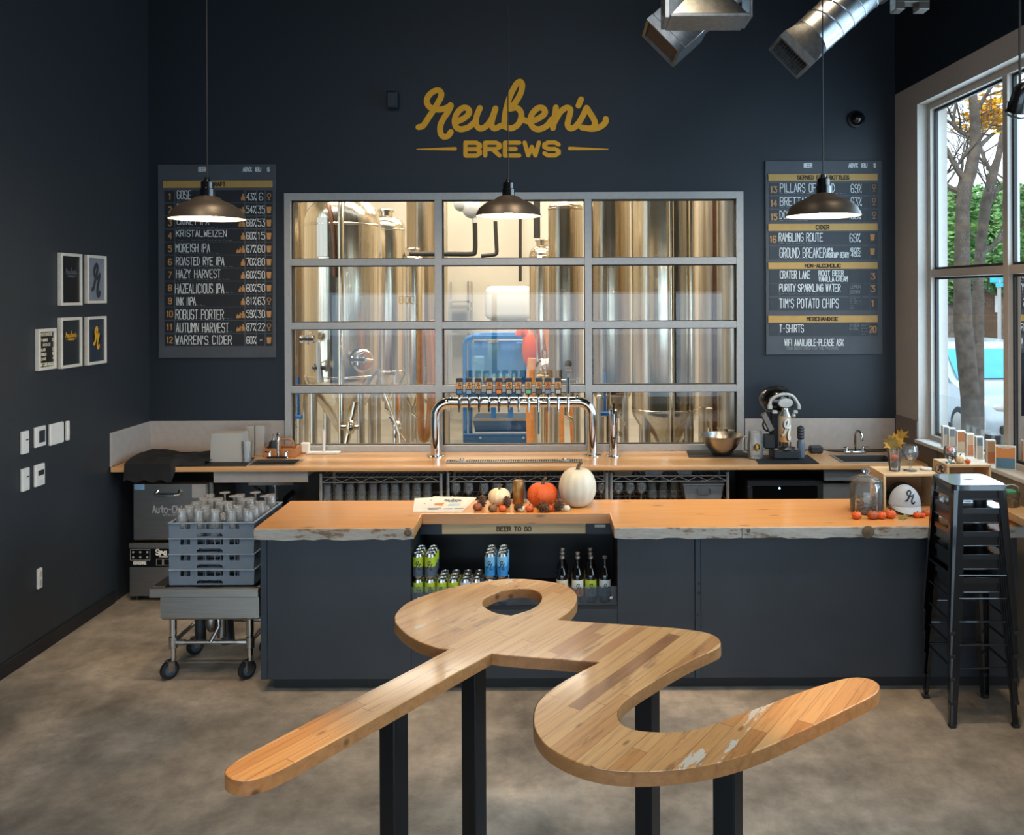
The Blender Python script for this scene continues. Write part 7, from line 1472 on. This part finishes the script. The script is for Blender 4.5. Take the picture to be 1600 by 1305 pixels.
for y in (Y0 + .95, Y0 + 3.7):
    for x, s in ((X0 - .012, 1), (X1 - .19, 1)):
        q = MB(); q.lathe([(0, 0), (.30, 0), (.34, .03), (.34, .17), (.30, .2), (0, .2)], 28, T(x, y, G + .34) @ Ry(PI/2)); wl = q.build('wheel', K.rubber, t)
        q = MB(); q.lathe([(0, -.012), (.06, -.012), (.2, -.006), (.22, .0)], 24, T(x - .002, y, G + .34) @ Ry(PI/2)); q.build('wheel_rim', K.cgrey, wl)
for x, s in ((X0 + .25, -1), (X1 - .25, 1)): q = MB(); q.ball((x, Y0 + .06, G + .74), .2, .08, .09, 16, 8); q.build('headlight', K.glass if False else K.cgrey, t)
q = MB(); q.box(X0 + .5, X1 - .5, Y0 - .045, Y0 - .005, G + .6, G + .78, .02); q.build('grille', K.gasket, t); q = MB(); q.box(X0 + .2, X1 - .2, Y0 - .055, Y0 - .015, G + .34, G + .48, .02); q.build('bumper_opening', K.gasket, t)
q = MB(); q.ball((X0 - .1, Y0 + 1.55, G + 1.08), .1, .07, .08, 12, 8); q.build('wing_mirror', K.carp, t)
# ------------------------------------------------------------------ light and camera
def area(name, loc, rot, sx, sy, e, col, portal=False):
    l = bpy.data.lights.new(name, 'AREA'); l.shape = 'RECTANGLE'; l.size = sx; l.size_y = sy; l.energy = e; l.color = col
    if portal: l.cycles.is_portal = True
    o = bpy.data.objects.new(name, l); C.objects.link(o); o.location = loc; o.rotation_euler = rot; return o
def spot(name, loc, to, e, col, ang=60, blend=.6, size=.06):
    l = bpy.data.lights.new(name, 'SPOT'); l.energy = e; l.color = col; l.spot_size = math.radians(ang); l.spot_blend = blend; l.shadow_soft_size = size
    o = bpy.data.objects.new(name, l); C.objects.link(o); o.location = loc; o.rotation_euler = (Vector(to) - Vector(loc)).to_track_quat('-Z', 'Y').to_euler(); return o
WARM = (1, .76, .5); DAY = (.54, .78, 1)
for y, e in ((9.6, 400), (12.4, 380), (15.2, 320)): area('brewhouse_light', (-1.0, y, 6.4), (0, 0, 0), 6, .5, e, (1, .89, .74))
sd = area('shopfront_daylight', (-.9, -3.48, 1.35), (PI/2, 0, 0), 8.4, 2.2, 210, DAY)
area('ceiling_fill_light', (-.6, .6, 5.5), (.5, 0, 0), 3.5, .8, 75, (.92, .96, 1))  # unseen soft fill added above the camera to lift the room
wm = RW @ Vector((s0 + 2.4, .3, (zb + zt)/2)); area('street_daylight', tuple(wm), (PI/2, 0, math.atan2(-WN.x, WN.y) + PI), 4.6, 2.6, 200, DAY)
for x in (-1.3, .4, 2.0): spot('track_light', (x, 4.2, 5.2), (x, 5.62, 1.03), 330, WARM, 55, .8, .1)
for x in (-2.4, -.5, 1.5): spot('track_light', (x, 5.4, 5.3), (x, 7.15, 1.09), 260, WARM, 50, .8, .1)
spot('track_light', (-.9, 1.4, 4.8), PZ(400, 1190, ZT_), 520, (1, .62, .28), 11, .9, .05); spot('track_light', (1.3, 1.6, 4.8), PZ(1320, 1090, ZT_), 560, (1, .62, .28), 14, .9, .05)
spot('track_light', (-.2, 2.2, 5.2), PZ(850, 1000, ZT_), 150, WARM, 45, .9, .1)
spot('track_light', (-2.0, 3.0, 5.2), (-2.4, 5.6, 1.0), 160, WARM, 50, .9, .1)
sl = bpy.data.lights.new('street_fill_sun', 'SUN'); sl.energy = 4.0; sl.angle = math.radians(25); sl.color = (1, .97, .92); so = bpy.data.objects.new('street_fill_sun', sl); C.objects.link(so); so.location = (8, 0, 20); so.rotation_euler = Vector((.30, .55, -.78)).to_track_quat('-Z', 'Y').to_euler()  # sun added under an overcast sky to brighten the street
spot('track_light', (-2.0, 3.4, 5.2), (-3.65, 5.1, 1.7), 150, (1, .82, .62), 55, 1.0, .15)
w_ = bpy.data.worlds.new('sky'); bpy.context.scene.world = w_; w_.use_nodes = True; nt = w_.node_tree; bg = nt.nodes['Background']
tc = nd(nt, 'TexCoord'); sx = nd(nt, 'SeparateXYZ'); nt.links.new(tc.outputs['Generated'], sx.inputs[0]); n_ = nd(nt, 'TexNoise', Scale=3.0, Detail=5.0); nt.links.new(tc.outputs['Generated'], n_.inputs['Vector'])
r_ = ramp(nt, [(.35, (.52, .74, .95, 1)), (.65, (.85, .93, 1.0, 1))]); nt.links.new(n_.outputs['Fac'], r_.inputs['Fac']); nt.links.new(r_.outputs[0], bg.inputs['Color']); bg.inputs['Strength'].default_value = 2.8
cam = bpy.data.cameras.new('camera'); co = bpy.data.objects.new('camera', cam); C.objects.link(co); co.location = (0, 0, H); co.rotation_euler = (PI/2, ROLL, 0)
cam.sensor_fit = 'HORIZONTAL'; cam.sensor_width = 36; cam.lens = F / 1600 * 36; cam.shift_x = (800 - CX) / 1600; cam.shift_y = (CY - 652.5) / 1600; cam.clip_start = .05; cam.clip_end = 200
sc = bpy.context.scene; sc.camera = co
sc.view_settings.view_transform = 'Standard'; sc.view_settings.look = 'None'; sc.view_settings.exposure = 0.0
sc.cycles.max_bounces = 8; sc.cycles.transparent_max_bounces = 16; sc.cycles.transmission_bounces = 8; sc.cycles.glossy_bounces = 4; sc.cycles.diffuse_bounces = 3; sc.cycles.sample_clamp_indirect = 4; sc.cycles.caustics_reflective = False; sc.cycles.caustics_refractive = False
